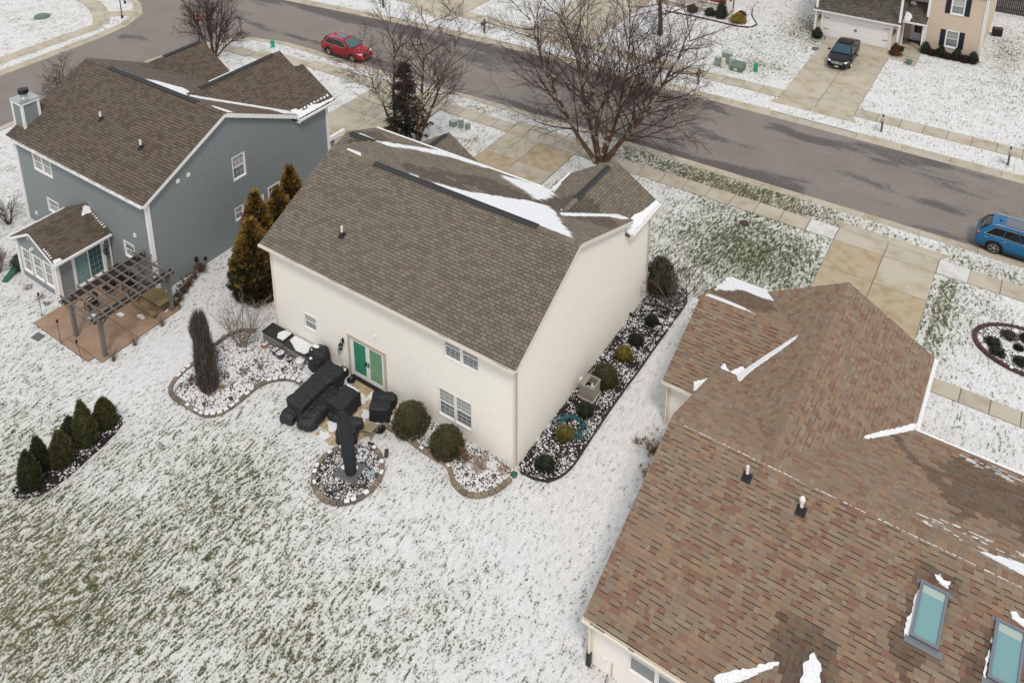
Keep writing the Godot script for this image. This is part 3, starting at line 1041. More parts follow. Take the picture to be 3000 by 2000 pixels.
func gutter(parent: Node, a: Vector3, b: Vector3, outn: Vector3, m: Material, snow := false) -> void:
	# an open half trough: back, bottom, front lip
	var mb := MB.new()
	var d := (b - a).normalized()
	mb.bar(a + outn * 0.01 - Vector3(0, 0.05, 0), b + outn * 0.01 - Vector3(0, 0.05, 0), 0.016, 0.11)
	mb.bar(a + outn * 0.065 - Vector3(0, 0.10, 0), b + outn * 0.065 - Vector3(0, 0.10, 0), 0.10, 0.014)
	mb.bar(a + outn * 0.122 - Vector3(0, 0.048, 0), b + outn * 0.122 - Vector3(0, 0.048, 0), 0.016, 0.105)
	mb.bar(a + outn * 0.128 + Vector3(0, 0.006, 0), b + outn * 0.128 + Vector3(0, 0.006, 0), 0.03, 0.014)
	for e in [a, b]:
		mb.box(Transform3D(Basis(outn, Vector3.UP, outn.cross(Vector3.UP)), e + outn * 0.065 - Vector3(0, 0.05, 0)), Vector3(0.13, 0.112, 0.012))
	var o := part("gutter", mb, m, parent)
	mb = MB.new()
	var L := (b - a).length()
	var k := 0.4
	while k < L:
		var p := a + d * k
		mb.bar(p + outn * 0.02, p + outn * 0.125, 0.018, 0.012)
		k += 0.8 + jit(0.1)
	part("gutter_hanger", mb, m, o)
	if snow:
		mb = MB.new()
		mb.bar(a + outn * 0.065 - Vector3(0, 0.015, 0), b + outn * 0.065 - Vector3(0, 0.015, 0), 0.10, 0.05)
		part("gutter_snow", mb, M.snow, o)
	else:
		mb = MB.new()
		k = 0.0
		while k < L - 0.2:
			var ln := rng.randf_range(0.1, 0.5)
			if rng.randf() < 0.45:
				mb.bar(a + d * k + outn * 0.065 - Vector3(0, 0.086, 0), a + d * minf(k + ln, L) + outn * 0.065 - Vector3(0, 0.086, 0), 0.09, 0.016)
			k += ln
		part("leaf_litter", mb, M.brown_shade, o)

func downspout(parent: Node, pts: Array, m: Material) -> void:
	var mb := MB.new()
	for i in pts.size() - 1: mb.bar(pts[i], pts[i + 1], 0.085, 0.065)
	part("downspout", mb, m, parent)

func fascia(parent: Node, a: Vector3, b: Vector3, h: float, w: float, m: Material) -> void:
	var mb := MB.new()
	mb.bar(a - Vector3(0, h * 0.5, 0), b - Vector3(0, h * 0.5, 0), w, h)
	part("fascia", mb, m, parent)

func soffit(parent: Node, a: Vector3, b: Vector3, m: Material) -> void:
	var mb := MB.new()
	mb.aabox(a, b)
	part("soffit", mb, m, parent)

# stack vent: boot + pipe
func pipe_vent(parent: Node, p: Vector3, nn: Vector3, h: float, r: float, cap := false) -> void:
	var mb := MB.new()
	mb.lathe(p, [[r + 0.10, -0.03], [r + 0.05, 0.06], [r + 0.02, 0.16], [r + 0.012, 0.2], [r, 0.2]], 14)
	var u := nn.cross(Vector3.UP).normalized()
	mb.box(Transform3D(Basis(u, nn, u.cross(nn)), p + nn * 0.02), Vector3(0.32, 0.012, 0.36))
	var o := part("vent_boot", mb, M.rubber, parent)
	mb = MB.new()
	mb.lathe(p, [[r, 0.1], [r, h], [r * 0.8, h], [r * 0.8, h - 0.06], [0.0, h - 0.06]], 14)
	if cap: mb.lathe(p, [[r, h - 0.14], [r * 1.7, h - 0.12], [r * 1.75, h - 0.02], [r * 1.0, h + 0.06], [0, h + 0.07]], 14)
	part("vent_pipe", mb, M.pvc, o)

func ridge_vent(roof: Node, a: Vector3, b: Vector3, na: Vector3, nb: Vector3) -> void:
	var d := (b - a).normalized()
	var wa := na.cross(d); if wa.y > 0: wa = -wa
	var wb := d.cross(nb); if wb.y > 0: wb = -wb
	var mb := MB.new()
	for q in [[wa, na], [wb, nb]]:
		var ww: Vector3 = q[0]; var n2: Vector3 = q[1]
		mb.bar(a + ww * 0.075 + n2 * 0.045, b + ww * 0.075 + n2 * 0.045, 0.155, 0.03, n2)
		mb.bar(a + ww * 0.15 + n2 * 0.035, b + ww * 0.15 + n2 * 0.035, 0.02, 0.05, n2)
	part("ridge_vent", mb, M.vent_black, roof)

# ---------------------------------------------------------------- houses
const UX := Vector3(1, 0, 0)
const UN := Vector3(-1, 0, 0)
const UE := Vector3(0, 0, -1)   # wall facing +x
const UW := Vector3(0, 0, 1)    # wall facing -x

func shades(base: Array, n: int, amount: float, sd: int) -> Array:
	var r2 := RandomNumberGenerator.new()
	r2.seed = sd
	var r := []
	for i in n:
		var b: Color = base[i % base.size()]
		var k := 1.0 + r2.randf_range(-amount, amount)
		r.append(Color(b.r * k, b.g * k * r2.randf_range(0.98, 1.02), b.b * k * r2.randf_range(0.96, 1.04)))
	return r

func simple_part(called: String, parent: Node, m: Material, boxes: Array) -> MeshInstance3D:
	var mb := MB.new()
	for q in boxes: mb.aabox(q[0], q[1])
	return part(called, mb, m, parent)

func node(called: String, parent: Node) -> Node3D:
	var o := Node3D.new()
	o.name = numbered(parent, called)
	parent.add_child(o, true)
	return o

func rake(parent: Node, a: Vector3, b: Vector3, m: Material, h := 0.16) -> void:
	var mb := MB.new()
	mb.bar(a - Vector3(0, h * 0.5 + 0.03, 0), b - Vector3(0, h * 0.5 + 0.03, 0), 0.03, h)
	part("rake_board", mb, m, parent)

func build_white_house() -> void:
	var H := thing("house", "cream sided two-storey house with grey-brown shingle roof in the middle", "house", Vector3(-7, 0, -5))
	var hs := [[1.91, 1.34, 0.90, 0.92], [4.78, 0.06, 2.30, 2.32], [10.33, 3.88, 1.84, 1.22], [9.96, 0.66, 1.83, 1.52]]
	var back_o := Vector3(-13.9, 0, 0)
	var pal := shades([Color(0.205, 0.168, 0.124), Color(0.222, 0.184, 0.136), Color(0.188, 0.152, 0.113), Color(0.20, 0.172, 0.132), Color(0.176, 0.145, 0.108), Color(0.195, 0.168, 0.13)], 12, 0.09, 4)
	var st := style("w", pal, true, 0.325, 0.012, 0.155)
	st.wet = [[Vector3(-5.5, 7.2, -7.2), Vector3(3.6, 3, 1.1)], [Vector3(-2.2, 6.8, -8.6), Vector3(2.0, 3, 1.2)], [Vector3(-8.2, 7.6, -6.0), Vector3(2.4, 3, 0.5)], [Vector3(-14.9, 6.9, -8.2), Vector3(1.0, 3, 1.0)]]
	siding("back_wall", H, back_o, UX, P2([[0, 0], [13.9, 0], [13.9, 5.32], [0, 5.32]]), hs, M.cream, 0.17, 0.022, 0.98)
	siding("gable_wall", H, Vector3(0, 0, 0), UE, P2([[0, 0], [12.5, 0], [12.5, 5.5], [9.72, 5.5], [9.72, 6.2], [4.78, 7.94], [0, 5.44]]), [], M.cream, 0.17, 0.022, 0.98)
	siding("left_gable_wall", H, Vector3(-13.9, 0, -9.72), UW, P2([[0, 0], [9.72, 0], [9.72, 5.44], [4.94, 7.94], [0, 6.2]]), [], M.cream, 0.12, 0.014, 0.98)
	siding("front_wall", H, Vector3(-4.5, 0, -9.72), UN, P2([[0, 0], [11.1, 0], [11.1, 6.1], [0, 6.1]]), [], M.cream, 0.12, 0.014, 0.98)
	siding("front_gable_wall", H, Vector3(0, 0, -12.5), UN, P2([[0, 0], [4.55, 0], [4.55, 5.45], [2.28, 6.95], [0, 5.45]]), [], M.cream, 0.12, 0.014, 0.98)
	siding("side_wall", H, Vector3(-4.55, 0, -12.5), UW, P2([[0, 0], [2.8, 0], [2.8, 5.5], [0, 5.5]]), [], M.cream, 0.12, 0.014, 0.98)
	siding("side_wall", H, Vector3(-15.6, 0, -9.72), UW, P2([[0, 0], [4.3, 0], [4.3, 6.1], [2.1, 6.95], [0, 6.1]]), [], M.cream, 0.12, 0.014, 0.98)
	siding("side_wall", H, Vector3(-15.6, 0, -5.42), UX, P2([[0, 0], [1.7, 0], [1.7, 6.1], [0, 6.1]]), [], M.cream, 0.12, 0.014, 0.98)
	corner_boards(H, [[-0.02, -0.02], [-13.88, -0.02], [-0.02, -12.48]], 5.42, M.cream_trim, 0.07)
	simple_part("foundation", H, M.stone_grey, [[Vector3(-13.88, -0.2, -9.7), Vector3(-0.01, 0.12, -0.012)], [Vector3(-4.5, -0.2, -12.48), Vector3(-0.012, 0.119, -9.7)]])
	# windows and door of the back wall
	window(H, back_o, UX, 1.91, 1.34, 0.90, 0.92, {"cols": 3, "rows": 2, "blind": 0.52})
	window(H, back_o, UX, 10.33, 3.88, 1.84, 1.22, {"units": 2, "cols": 3, "rows": 3, "blind": 1.0})
	window(H, back_o, UX, 9.96, 0.66, 1.83, 1.52, {"units": 2, "cols": 3, "rows": 3, "blind": 1.0})
	french_door(H, back_o, 4.78, 0.06, 2.30, 2.32)
	# roof
	var R := node("roof", H)
	var ap := Vector3(0.25, 8.1, -4.78)
	var al := Vector3(-14.2, 8.1, -4.78)
	slope(H, R, [Vector3(-14.2, 5.40, 0.38), Vector3(0.25, 5.40, 0.38), ap, al], st)
	slope(H, R, [Vector3(0.25, 6.24, -10.05), Vector3(-14.2, 6.24, -10.05), al, ap], st)
	# projecting bay on the left: front slope in the same plane, own back slope
	var bl := Vector3(-15.9, 7.08, -7.68)
	slope(H, R, [Vector3(-14.2, 6.24, -10.05), Vector3(-15.9, 6.24, -10.05), bl, Vector3(-14.2, 7.08, -7.68)], st)
	slope(H, R, [Vector3(-15.9, 6.2, -5.25), Vector3(-13.9, 6.2, -5.25), Vector3(-13.9, 7.08, -7.68), bl], st)
	# cross gable
	var rf := Vector3(-2.29, 7.1, -13.19)
	var rb := Vector3(-2.29, 7.1, -7.4)
	slope(H, R, [Vector3(0.25, 5.45, -9.85), Vector3(0.25, 5.45, -13.19), rf, rb, Vector3(-0.9, 6.2, -9.0)], st)
	slope(H, R, [Vector3(-4.83, 5.45, -13.19), Vector3(-4.83, 5.45, -9.0), rb, rf], st)
	# garage gable in front
	var g0 := Vector3(-13.65, 4.8, -14.0)
	slope(H, R, [Vector3(-10.4, 2.75, -9.7), Vector3(-10.4, 2.75, -14.0), g0, Vector3(-13.65, 4.8, -9.7)], st)
	slope(H, R, [Vector3(-16.9, 2.75, -14.0), Vector3(-16.9, 2.75, -9.7), Vector3(-13.65, 4.8, -9.7), g0], st)
	finish_roof(R, st)
	var nb := Vector3(0, 5.16, 2.7).normalized()
	var nf := Vector3(0, 5.27, -1.86).normalized()
	ridge_caps(R, al, ap, nb, nf, pal, false)
	ridge_caps(R, rf, rb, Vector3(1.65, 2.54, 0).normalized(), Vector3(-1.65, 2.54, 0).normalized(), pal, false)
	ridge_vent(R, Vector3(-11.3, 8.11, -4.78), Vector3(-1.9, 8.11, -4.78), nb, nf)
	ridge_vent(R, Vector3(-15.6, 7.1, -7.68), Vector3(-13.95, 7.1, -7.68), nb, nf)
	ridge_vent(R, Vector3(-2.29, 7.11, -12.4), Vector3(-2.29, 7.11, -9.0), Vector3(1.65, 2.54, 0).normalized(), Vector3(-1.65, 2.54, 0).normalized())
	ridge_vent(R, Vector3(-13.65, 4.81, -13.7), Vector3(-13.65, 4.81, -11.4), Vector3(2.05, 3.25, 0).normalized(), Vector3(-2.05, 3.25, 0).normalized())
	# a dark replacement shingle
	# trims
	rake(H, Vector3(0.24, 5.40, 0.38), ap, M.cream_trim)
	rake(H, ap, Vector3(0.24, 6.24, -10.05), M.cream_trim, 0.2)
	rake(H, Vector3(-14.19, 5.40, 0.38), al, M.cream_trim)
	rake(H, Vector3(0.24, 5.45, -13.18), rf, M.cream_trim)
	rake(H, rf, Vector3(-4.83, 5.45, -13.18), M.cream_trim)
	gutter(H, Vector3(-14.2, 5.37, 0.37), Vector3(0.22, 5.37, 0.37), Vector3(0, 0, 1), M.cream_trim)
	gutter(H, Vector3(-4.75, 6.22, -10.05), Vector3(-15.9, 6.22, -10.05), Vector3(0, 0, -1), M.white, true)
	gutter(H, Vector3(0.24, 5.42, -9.95), Vector3(0.24, 5.42, -13.19), Vector3(1, 0, 0), M.cream_trim, true)
	gutter(H, Vector3(-4.82, 5.42, -13.19), Vector3(-4.82, 5.42, -10.2), Vector3(-1, 0, 0), M.white, true)
	soffit(H, Vector3(-14.1, 5.26, -0.02), Vector3(0.2, 5.29, 0.36), M.cream_trim)
	soffit(H, Vector3(-0.02, 5.3, -13.1), Vector3(0.22, 5.33, -9.95), M.cream_trim)
	simple_part("eave_return", H, M.cream_trim, [[Vector3(-0.02, 5.26, -9.96), Vector3(0.36, 5.52, -9.90)]])
	downspout(H, [Vector3(0.16, 5.28, 0.42), Vector3(0.08, 5.0, 0.06), Vector3(0.08, 0.25, 0.06), Vector3(0.2, 0.12, 0.3)], M.taupe_trim)
	downspout(H, [Vector3(0.07, 5.3, -12.52), Vector3(0.07, 0.2, -12.52)], M.taupe_trim)
	# garage body
	siding("garage_wall", H, Vector3(-10.7, 0, -9.7), UE, P2([[0, 0], [4.0, 0], [4.0, 2.8], [0, 2.8]]), [], M.cream, 0.12, 0.014, 0.98)
	siding("garage_wall", H, Vector3(-10.7, 0, -13.7), UN, P2([[0, 0], [5.9, 0], [5.9, 2.7], [2.95, 4.55], [0, 2.7]]), [[0.5, 0, 4.9, 2.2]], M.cream, 0.12, 0.014, 0.98)
	simple_part("garage_door", H, M.white, [[Vector3(-16.1, 0.05, -13.68), Vector3(-11.2, 2.2, -13.62)]])
	# bits on the walls
	pipe_vent(H, Vector3(-10.4, 6.3, -1.34), nb, 0.5, 0.055)
	sconce(H, Vector3(-9.42, 1.62, 0.03), Vector3(0, 0, 1))
	simple_part("junction_box", H, M.white, [[Vector3(-7.46, 2.93, 0.016), Vector3(-7.32, 3.09, 0.06)]])
	simple_part("outlet_cover", H, M.white, [[Vector3(-9.5, 0.32, 0.016), Vector3(-9.4, 0.46, 0.05)], [Vector3(-0.6, 0.22, 0.016), Vector3(-0.45, 0.29, 0.05)]])
	simple_part("dryer_vent", H, M.white, [[Vector3(0.016, 0.12, -5.62), Vector3(0.11, 0.32, -5.4)]])
	simple_part("hose_tap", H, M.metal_black, [[Vector3(0.016, 0.18, -10.8), Vector3(0.13, 0.30, -10.68)]])
	# snow left on the front slopes
	var fo := Vector3(0.25, 6.24, -10.05)
	var fw := (ap - fo).normalized()
	var fl := (ap - fo).length()
	snow_patch(R, fo, UN, fw, [[0.3, fl - 0.12], [1.9, fl - 0.12], [4.0, fl - 0.16], [7.9, fl - 0.18], [8.2, fl - 0.45], [6.6, fl - 0.9], [5.4, fl - 1.9], [4.1, fl - 2.9], [3.2, fl - 3.1], [2.55, fl - 2.5], [1.6, fl - 1.4], [0.9, fl - 0.7]], 0.03, 0.05, 0.25)
	snow_patch(R, fo, UN, fw, [[4.3, 0.0], [5.6, 0.0], [7.4, 0.5], [6.4, 1.1], [4.9, 1.7], [4.1, 2.4], [3.8, 1.0]], 0.03, 0.05, 0.3)
	snow_patch(R, fo, UN, fw, [[8.9, fl - 0.25], [9.5, fl - 0.3], [9.7, fl - 0.42], [9.2, fl - 0.45]], 0.025, 0.03)
	snow_patch(R, fo, UN, fw, [[12.6, fl - 0.2], [13.7, fl - 0.35], [13.9, fl - 0.6], [13.0, fl - 0.65]], 0.025, 0.03)
	snow_patch(R, fo, UN, fw, [[8.2, 0.02], [11.5, 0.05], [13.9, 1.9], [14.3, 2.4], [13.2, 2.4], [12.2, 1.5], [10.5, 0.6], [8.4, 0.25]], 0.025, 0.05, 0.3)
	snow_patch(R, fo, UN, fw, [[14.5, 2.1], [15.6, 1.95], [15.7, 2.3], [14.9, 2.5]], 0.025, 0.04)
	# along the cross gable's valleys and eaves
	var cw := (rf - Vector3(0.25, 5.45, -13.19)).normalized()
	snow_patch(R, Vector3(0.25, 5.45, -9.85), UE, cw, [[0.0, 0.0], [3.3, 0.0], [3.3, 0.22], [1.9, 0.35], [1.2, 0.55], [0.4, 0.5], [0.2, 1.1], [0.0, 1.3]], 0.05, 0.03)
	snow_patch(R, fo, UN, fw, [[0.2, 0.05], [0.8, 0.03], [2.3, 2.5], [2.5, 2.8], [2.3, 3.1], [1.9, 2.6], [0.9, 0.8], [0.3, 0.5]], 0.045, 0.04)
	snow_patch(R, Vector3(-4.83, 5.45, -13.19), Vector3(0, 0, 1), Vector3(2.54, 1.65, 0).normalized(), [[1.2, 0], [3.1, 0], [4.5, 1.2], [5.6, 2.9], [5.35, 2.95], [4.1, 1.6], [3.0, 0.55], [1.4, 0.2]], 0.045, 0.04)

func french_door(H: Node, o: Vector3, x: float, y: float, w: float, h: float) -> void:
	var f := MB.new()
	var t := 0.13
	wbox(f, o, UX, x, y, x + t, y + h, -0.05, 0.05)
	wbox(f, o, UX, x + w - t, y, x + w, y + h, -0.05, 0.05)
	wbox(f, o, UX, x + t, y + h - t, x + w - t, y + h, -0.05, 0.055)
	var D := part("patio_door", f, M.taupe_trim, H)
	f = MB.new()
	wbox(f, o, UX, x + t, y, x + w - t, y + 0.07, -0.1, 0.14)
	part("threshold", f, M.metal_black, D)
	f = MB.new()
	wbox(f, o, UX, x + t, y + 0.07, x + t + 0.05, y + h - t, -0.08, 0.02)
	wbox(f, o, UX, x + w - t - 0.05, y + 0.07, x + w - t, y + h - t, -0.08, 0.02)
	wbox(f, o, UX, x + t + 0.05, y + h - t - 0.05, x + w - t - 0.05, y + h - t, -0.08, 0.018)
	part("jamb", f, M.white, D)
	var lw := (w - 2 * t - 0.1) * 0.5
	for k in 2:
		var lx := x + t + 0.05 + k * lw + 0.005
		var ly := y + 0.08
		var lh := h - t - 0.14
		var ww := lw - 0.01
		f = MB.new()
		var s := 0.11
		wbox(f, o, UX, lx, ly, lx + s, ly + lh, -0.06, -0.015)
		wbox(f, o, UX, lx + ww - s, ly, lx + ww, ly + lh, -0.06, -0.015)
		wbox(f, o, UX, lx + s, ly, lx + ww - s, ly + 0.2, -0.06, -0.017)
		wbox(f, o, UX, lx + s, ly + lh - s, lx + ww - s, ly + lh, -0.06, -0.017)
		part("door_leaf", f, M.white, D)
		f = MB.new()
		wbox(f, o, UX, lx + s, ly + 0.2, lx + ww - s, ly + lh - s, -0.045, -0.035)
		part("pane", f, M.glass_green if k == 0 else M.glass_mint, D)
		f = MB.new()
		var hx := lx + ww - 0.055 if k == 0 else lx + 0.055
		wbox(f, o, UX, hx - 0.025, ly + 0.86, hx + 0.025, ly + 1.12, -0.016, 0.01)
		wbox(f, o, UX, hx - (0.15 if k == 0 else 0.01), ly + 0.97, hx + (0.01 if k == 0 else 0.02), ly + 1.0, 0.01, 0.05)
		part("handle", f, M.metal_black, D)

func sconce(H: Node, p: Vector3, out: Vector3) -> void:
	var mb := MB.new()
	var s := out.cross(Vector3.UP)
	mb.box(Transform3D(Basis(s, Vector3.UP, -out), p + Vector3(0, 0.2, 0) + out * 0.01), Vector3(0.12, 0.26, 0.03))
	mb.tube([p + Vector3(0, 0.26, 0), p + Vector3(0, 0.34, 0) + out * 0.08, p + Vector3(0, 0.32, 0) + out * 0.16, p + Vector3(0, 0.18, 0) + out * 0.17], [0.018, 0.018, 0.018, 0.015], 6, true)
	var c := p + out * 0.17 + Vector3(0, -0.02, 0)
	mb.lathe(c, [[0.11, 0.10], [0.13, 0.10], [0.02, 0.21], [0.0, 0.22]], 6)
	mb.lathe(c, [[0.0, -0.16], [0.07, -0.15], [0.075, -0.13]], 6)
	for k in 6:
		var a := TAU * k / 6
		mb.bar(c + Vector3(cos(a) * 0.07, -0.14, sin(a) * 0.07), c + Vector3(cos(a) * 0.105, 0.11, sin(a) * 0.105), 0.012, 0.012)
	var o := part("wall_lantern", mb, M.metal_black, H)
	mb = MB.new()
	mb.lathe(c, [[0.062, -0.13], [0.098, 0.09]], 6)
	part("lantern_glass", mb, M.glass, o)

func build_grey_house() -> void:
	var H := thing("house", "blue-grey sided two-storey house with brown roof and boxed chimney", "house", Vector3(-27.7, 0, -5))
	var pal := shades([Color(0.128, 0.096, 0.071), Color(0.148, 0.112, 0.083), Color(0.106, 0.078, 0.058), Color(0.134, 0.106, 0.084)], 12, 0.16, 14)
	var st := style("g", pal, false, 0.32, 0.018, 0.168)
	st.all = true
	var bo := Vector3(-33.8, 0, 1.5)
	var bh := [[1.72, 3.92, 1.90, 1.20], [2.5, 1.45, 1.2, 0.9], [9.87, 1.38, 0.95, 1.0]]
	siding("back_wall", H, bo, UX, P2([[0, 0], [12.45, 0], [12.45, 5.55], [0, 5.55]]), bh, M.gray_siding, 0.12, 0.02)
	var gh := [[5.48, 3.95, 0.94, 1.50], [5.32, 1.4, 0.66, 0.86], [7.8, 0.05, 0.98, 2.25]]
	siding("gable_wall", H, Vector3(-21.35, 0, 1.5), UE, P2([[0, 0], [13.5, 0], [13.5, 3.0], [13.0, 3.3], [13.0, 5.65], [10.2, 5.65], [10.2, 6.0], [5.25, 8.28], [0, 5.7]]), gh, M.gray_siding, 0.165, 0.034)
	siding("left_gable_wall", H, Vector3(-33.8, 0, -8.7), UW, P2([[0, 0], [10.2, 0], [10.2, 5.7], [4.95, 8.28], [0, 6.0]]), [], M.gray_siding, 0.128)
	siding("front_wall", H, Vector3(-24, 0, -8.7), UN, P2([[0, 0], [9.8, 0], [9.8, 6.0], [0, 6.0]]), [], M.gray_siding, 0.128)
	siding("front_gable_wall", H, Vector3(-21.35, 0, -11.5), UN, P2([[0, 0], [7.6, 0], [7.6, 5.65], [3.8, 8.0], [0, 5.65]]), [], M.gray_siding, 0.128)
	siding("side_wall", H, Vector3(-28.95, 0, -11.3), UW, P2([[0, 0], [2.6, 0], [2.6, 5.6], [0, 5.6]]), [], M.gray_siding, 0.128)
	siding("side_wall", H, Vector3(-30.35, 0, -8.7), UE, P2([[0, 0], [2.3, 0], [2.3, 5.5], [0, 5.5]]), [[0.6, 3.6, 1.1, 1.5]], M.gray_siding, 0.128)
	siding("front_gable_wall", H, Vector3(-30.35, 0, -11.0), UN, P2([[0, 0], [4.6, 0], [4.6, 5.5], [2.3, 6.95], [0, 5.5]]), [], M.gray_siding, 0.128)
	window(H, Vector3(-30.35, 0, -8.7), UE, 0.6, 3.6, 1.1, 1.5, {})
	corner_boards(H, [[-21.36, 1.49], [-33.79, 1.49], [-21.36, -11.48]], 5.6, M.white, 0.1)
	simple_part("foundation", H, M.stone_grey, [[Vector3(-33.78, -0.2, -8.6), Vector3(-21.37, 0.08, 1.48)]])
	window(H, bo, UX, 1.72, 3.92, 1.90, 1.20, {"units": 2, "cols": 3, "rows": 2, "blind": 0.0, "curtain": true, "screen": false})
	window(H, bo, UX, 2.5, 1.45, 1.2, 0.9, {"units": 1, "cols": 4, "rows": 2, "blind": 0.3})
	window(H, bo, UX, 9.87, 1.38, 0.95, 1.0, {"cols": 3, "rows": 2, "blind": 0.3})
	window(H, Vector3(-21.35, 0, 1.5), UE, 5.48, 3.95, 0.94, 1.50, {"cols": 3, "rows": 2, "blind": 0.9})
	window(H, Vector3(-21.35, 0, 1.5), UE, 5.32, 1.4, 0.66, 0.86, {"cols": 2, "rows": 2, "blind": 0.9})
	# side door with a fan light
	var f := MB.new()
	var go := Vector3(-21.35, 0, 1.5)
	wbox(f, go, UE, 7.8, 0.05, 7.9, 2.3, -0.04, 0.05); wbox(f, go, UE, 8.68, 0.05, 8.78, 2.3, -0.04, 0.05); wbox(f, go, UE, 7.9, 2.2, 8.68, 2.3, -0.04, 0.05)
	var dr := part("side_door", f, M.white, H)
	f = MB.new(); wbox(f, go, UE, 7.9, 0.05, 8.68, 2.2, -0.06, -0.02)
	part("door_leaf", f, M.metal_black, dr)
	f = MB.new()
	for k in 5:
		var an := PI * k / 4.0
		var c0 := go + UE * 8.29 + Vector3(0.0, 1.72, 0)
		f.bar(c0, c0 + UE * cos(an) * 0.28 + Vector3(0, sin(an) * 0.28, 0), 0.02, 0.02, Vector3(1, 0, 0))
	for k in 12:
		var a0 := PI * k / 12.0; var a1 := PI * (k + 1) / 12.0
		var c0 := go + UE * 8.29 + Vector3(0.0, 1.72, 0)
		f.bar(c0 + UE * cos(a0) * 0.28 + Vector3(0, sin(a0) * 0.28, 0), c0 + UE * cos(a1) * 0.28 + Vector3(0, sin(a1) * 0.28, 0), 0.03, 0.03, Vector3(1, 0, 0))
	part("fan_light", f, M.white, dr)
	simple_part("wall_panel", H, M.white, [[Vector3(-21.333, 1.5, -5.95), Vector3(-21.28, 2.1, -5.5)]])
	# roof
	var R := node("roof", H)
	var ap := Vector3(-21.1, 8.45, -3.75)
	var al := Vector3(-34.1, 8.45, -3.75)
	slope(H, R, [Vector3(-34.1, 5.67, 1.85), Vector3(-21.1, 5.67, 1.85), ap, al], st)
	slope(H, R, [Vector3(-21.1, 6.05, -8.9), Vector3(-34.1, 6.05, -8.9), al, ap], st)
	var rf := Vector3(-25.15, 8.24, -11.5)
	var rb := Vector3(-25.15, 8.24, -4.1)
	slope(H, R, [Vector3(-21.1, 5.67, -8.85), Vector3(-21.1, 5.67, -12.15), Vector3(-23.85, 7.415, -12.15), Vector3(-23.85, 7.415, -11.5), rf, rb, Vector3(-22.2, 6.3, -7.6)], st)
	slope(H, R, [Vector3(-29.2, 5.67, -11.5), Vector3(-29.2, 5.67, -7.0), rb, rf], st)
	var r2 := Vector3(-32.66, 7.25, -11.35)
	var r3 := Vector3(-32.66, 7.25, -6.0)
	slope(H, R, [Vector3(-30.1, 5.6, -8.0), Vector3(-30.1, 5.6, -11.35), r2, r3], st)
	slope(H, R, [Vector3(-35.2, 5.6, -11.35), Vector3(-35.2, 5.6, -8.0), r3, r2], st)
	# sun room roof
	var s0 := Vector3(-27.1, 3.5, 4.85)
	var s1 := Vector3(-27.1, 3.5, 1.52)
	slope(H, R, [Vector3(-24.95, 2.42, 4.85), Vector3(-24.95, 2.42, 1.52), s1, s0], st)
	slope(H, R, [Vector3(-29.25, 2.42, 1.52), Vector3(-29.25, 2.42, 4.85), s0, s1], st)
	finish_roof(R, st)
	var nb := Vector3(0, 5.6, 2.78).normalized()
	var nf := Vector3(0, 5.15, -2.4).normalized()
	var ne := Vector3(2.57, 4.05, 0).normalized()
	var nw := Vector3(-2.57, 4.05, 0).normalized()
	ridge_caps(R, al, ap, nb, nf, pal, false)
	ridge_caps(R, rf, rb, ne, nw, pal, false)
	ridge_caps(R, s0, s1, Vector3(1.08, 2.15, 0).normalized(), Vector3(-1.08, 2.15, 0).normalized(), pal, false)
	ridge_vent(R, Vector3(-31.6, 8.46, -3.75), Vector3(-23.4, 8.46, -3.75), nb, nf)
	ridge_vent(R, Vector3(-25.15, 8.25, -10.9), Vector3(-25.15, 8.25, -5.2), ne, nw)
	ridge_vent(R, Vector3(-32.66, 7.26, -11.1), Vector3(-32.66, 7.26, -8.2), ne, nw)
	rake(H, Vector3(-21.11, 5.67, 1.85), ap, M.white, 0.2)
	rake(H, ap, Vector3(-21.11, 6.05, -8.9), M.white, 0.24)
	rake(H, Vector3(-34.09, 5.67, 1.85), al, M.white, 0.2)
	rake(H, Vector3(-21.1, 5.67, -12.14), Vector3(-23.85, 7.415, -12.14), M.white)
	rake(H, Vector3(-23.85, 7.415, -11.49), rf, M.white)
	rake(H, Vector3(-30.1, 5.6, -11.34), r2, M.white)
	gutter(H, Vector3(-34.1, 5.64, 1.84), Vector3(-21.12, 5.64, 1.84), Vector3(0, 0, 1), M.white)
	gutter(H, Vector3(-21.1, 5.64, -8.95), Vector3(-21.1, 5.64, -12.15), Vector3(1, 0, 0), M.white, true)
	gutter(H, Vector3(-30.1, 5.57, -9.3), Vector3(-30.1, 5.57, -11.35), Vector3(1, 0, 0), M.white, true)
	soffit(H, Vector3(-34.0, 5.5, 1.48), Vector3(-21.15, 5.53, 1.83), M.white)
	simple_part("eave_return", H, M.white, [[Vector3(-21.36, 5.46, -8.96), Vector3(-20.98, 5.74, -8.90)]])
	simple_part("porch_return", H, M.white, [[Vector3(-21.4, 2.95, -12.9), Vector3(-21.2, 3.2, -11.5)]])
	downspout(H, [Vector3(-33.95, 5.5, 1.9), Vector3(-33.85, 5.2, 1.58), Vector3(-33.85, 0.1, 1.58)], M.white)
	pipe_vent(H, Vector3(-28.6, 7.06, -0.95), nb, 0.48, 0.06)
	pipe_vent(H, Vector3(-24.3, 6.83, -0.5), nb, 0.48, 0.06)
	for q in [[-0.45, 5.85], [-1.12, 5.88]]:
		simple_part("wall_vent", H, M.white, [[Vector3(-21.33, q[1] - 0.1, q[0] - 0.1), Vector3(-21.27, q[1] + 0.1, q[0] + 0.1)]])
	simple_part("wall_vent", H, M.white, [[Vector3(-22.8, 3.04, 1.515), Vector3(-22.62, 3.24, 1.58)]])
	simple_part("wall_vent", H, M.white, [[Vector3(-32.9, 0.6, 1.515), Vector3(-32.74, 0.8, 1.57)]])
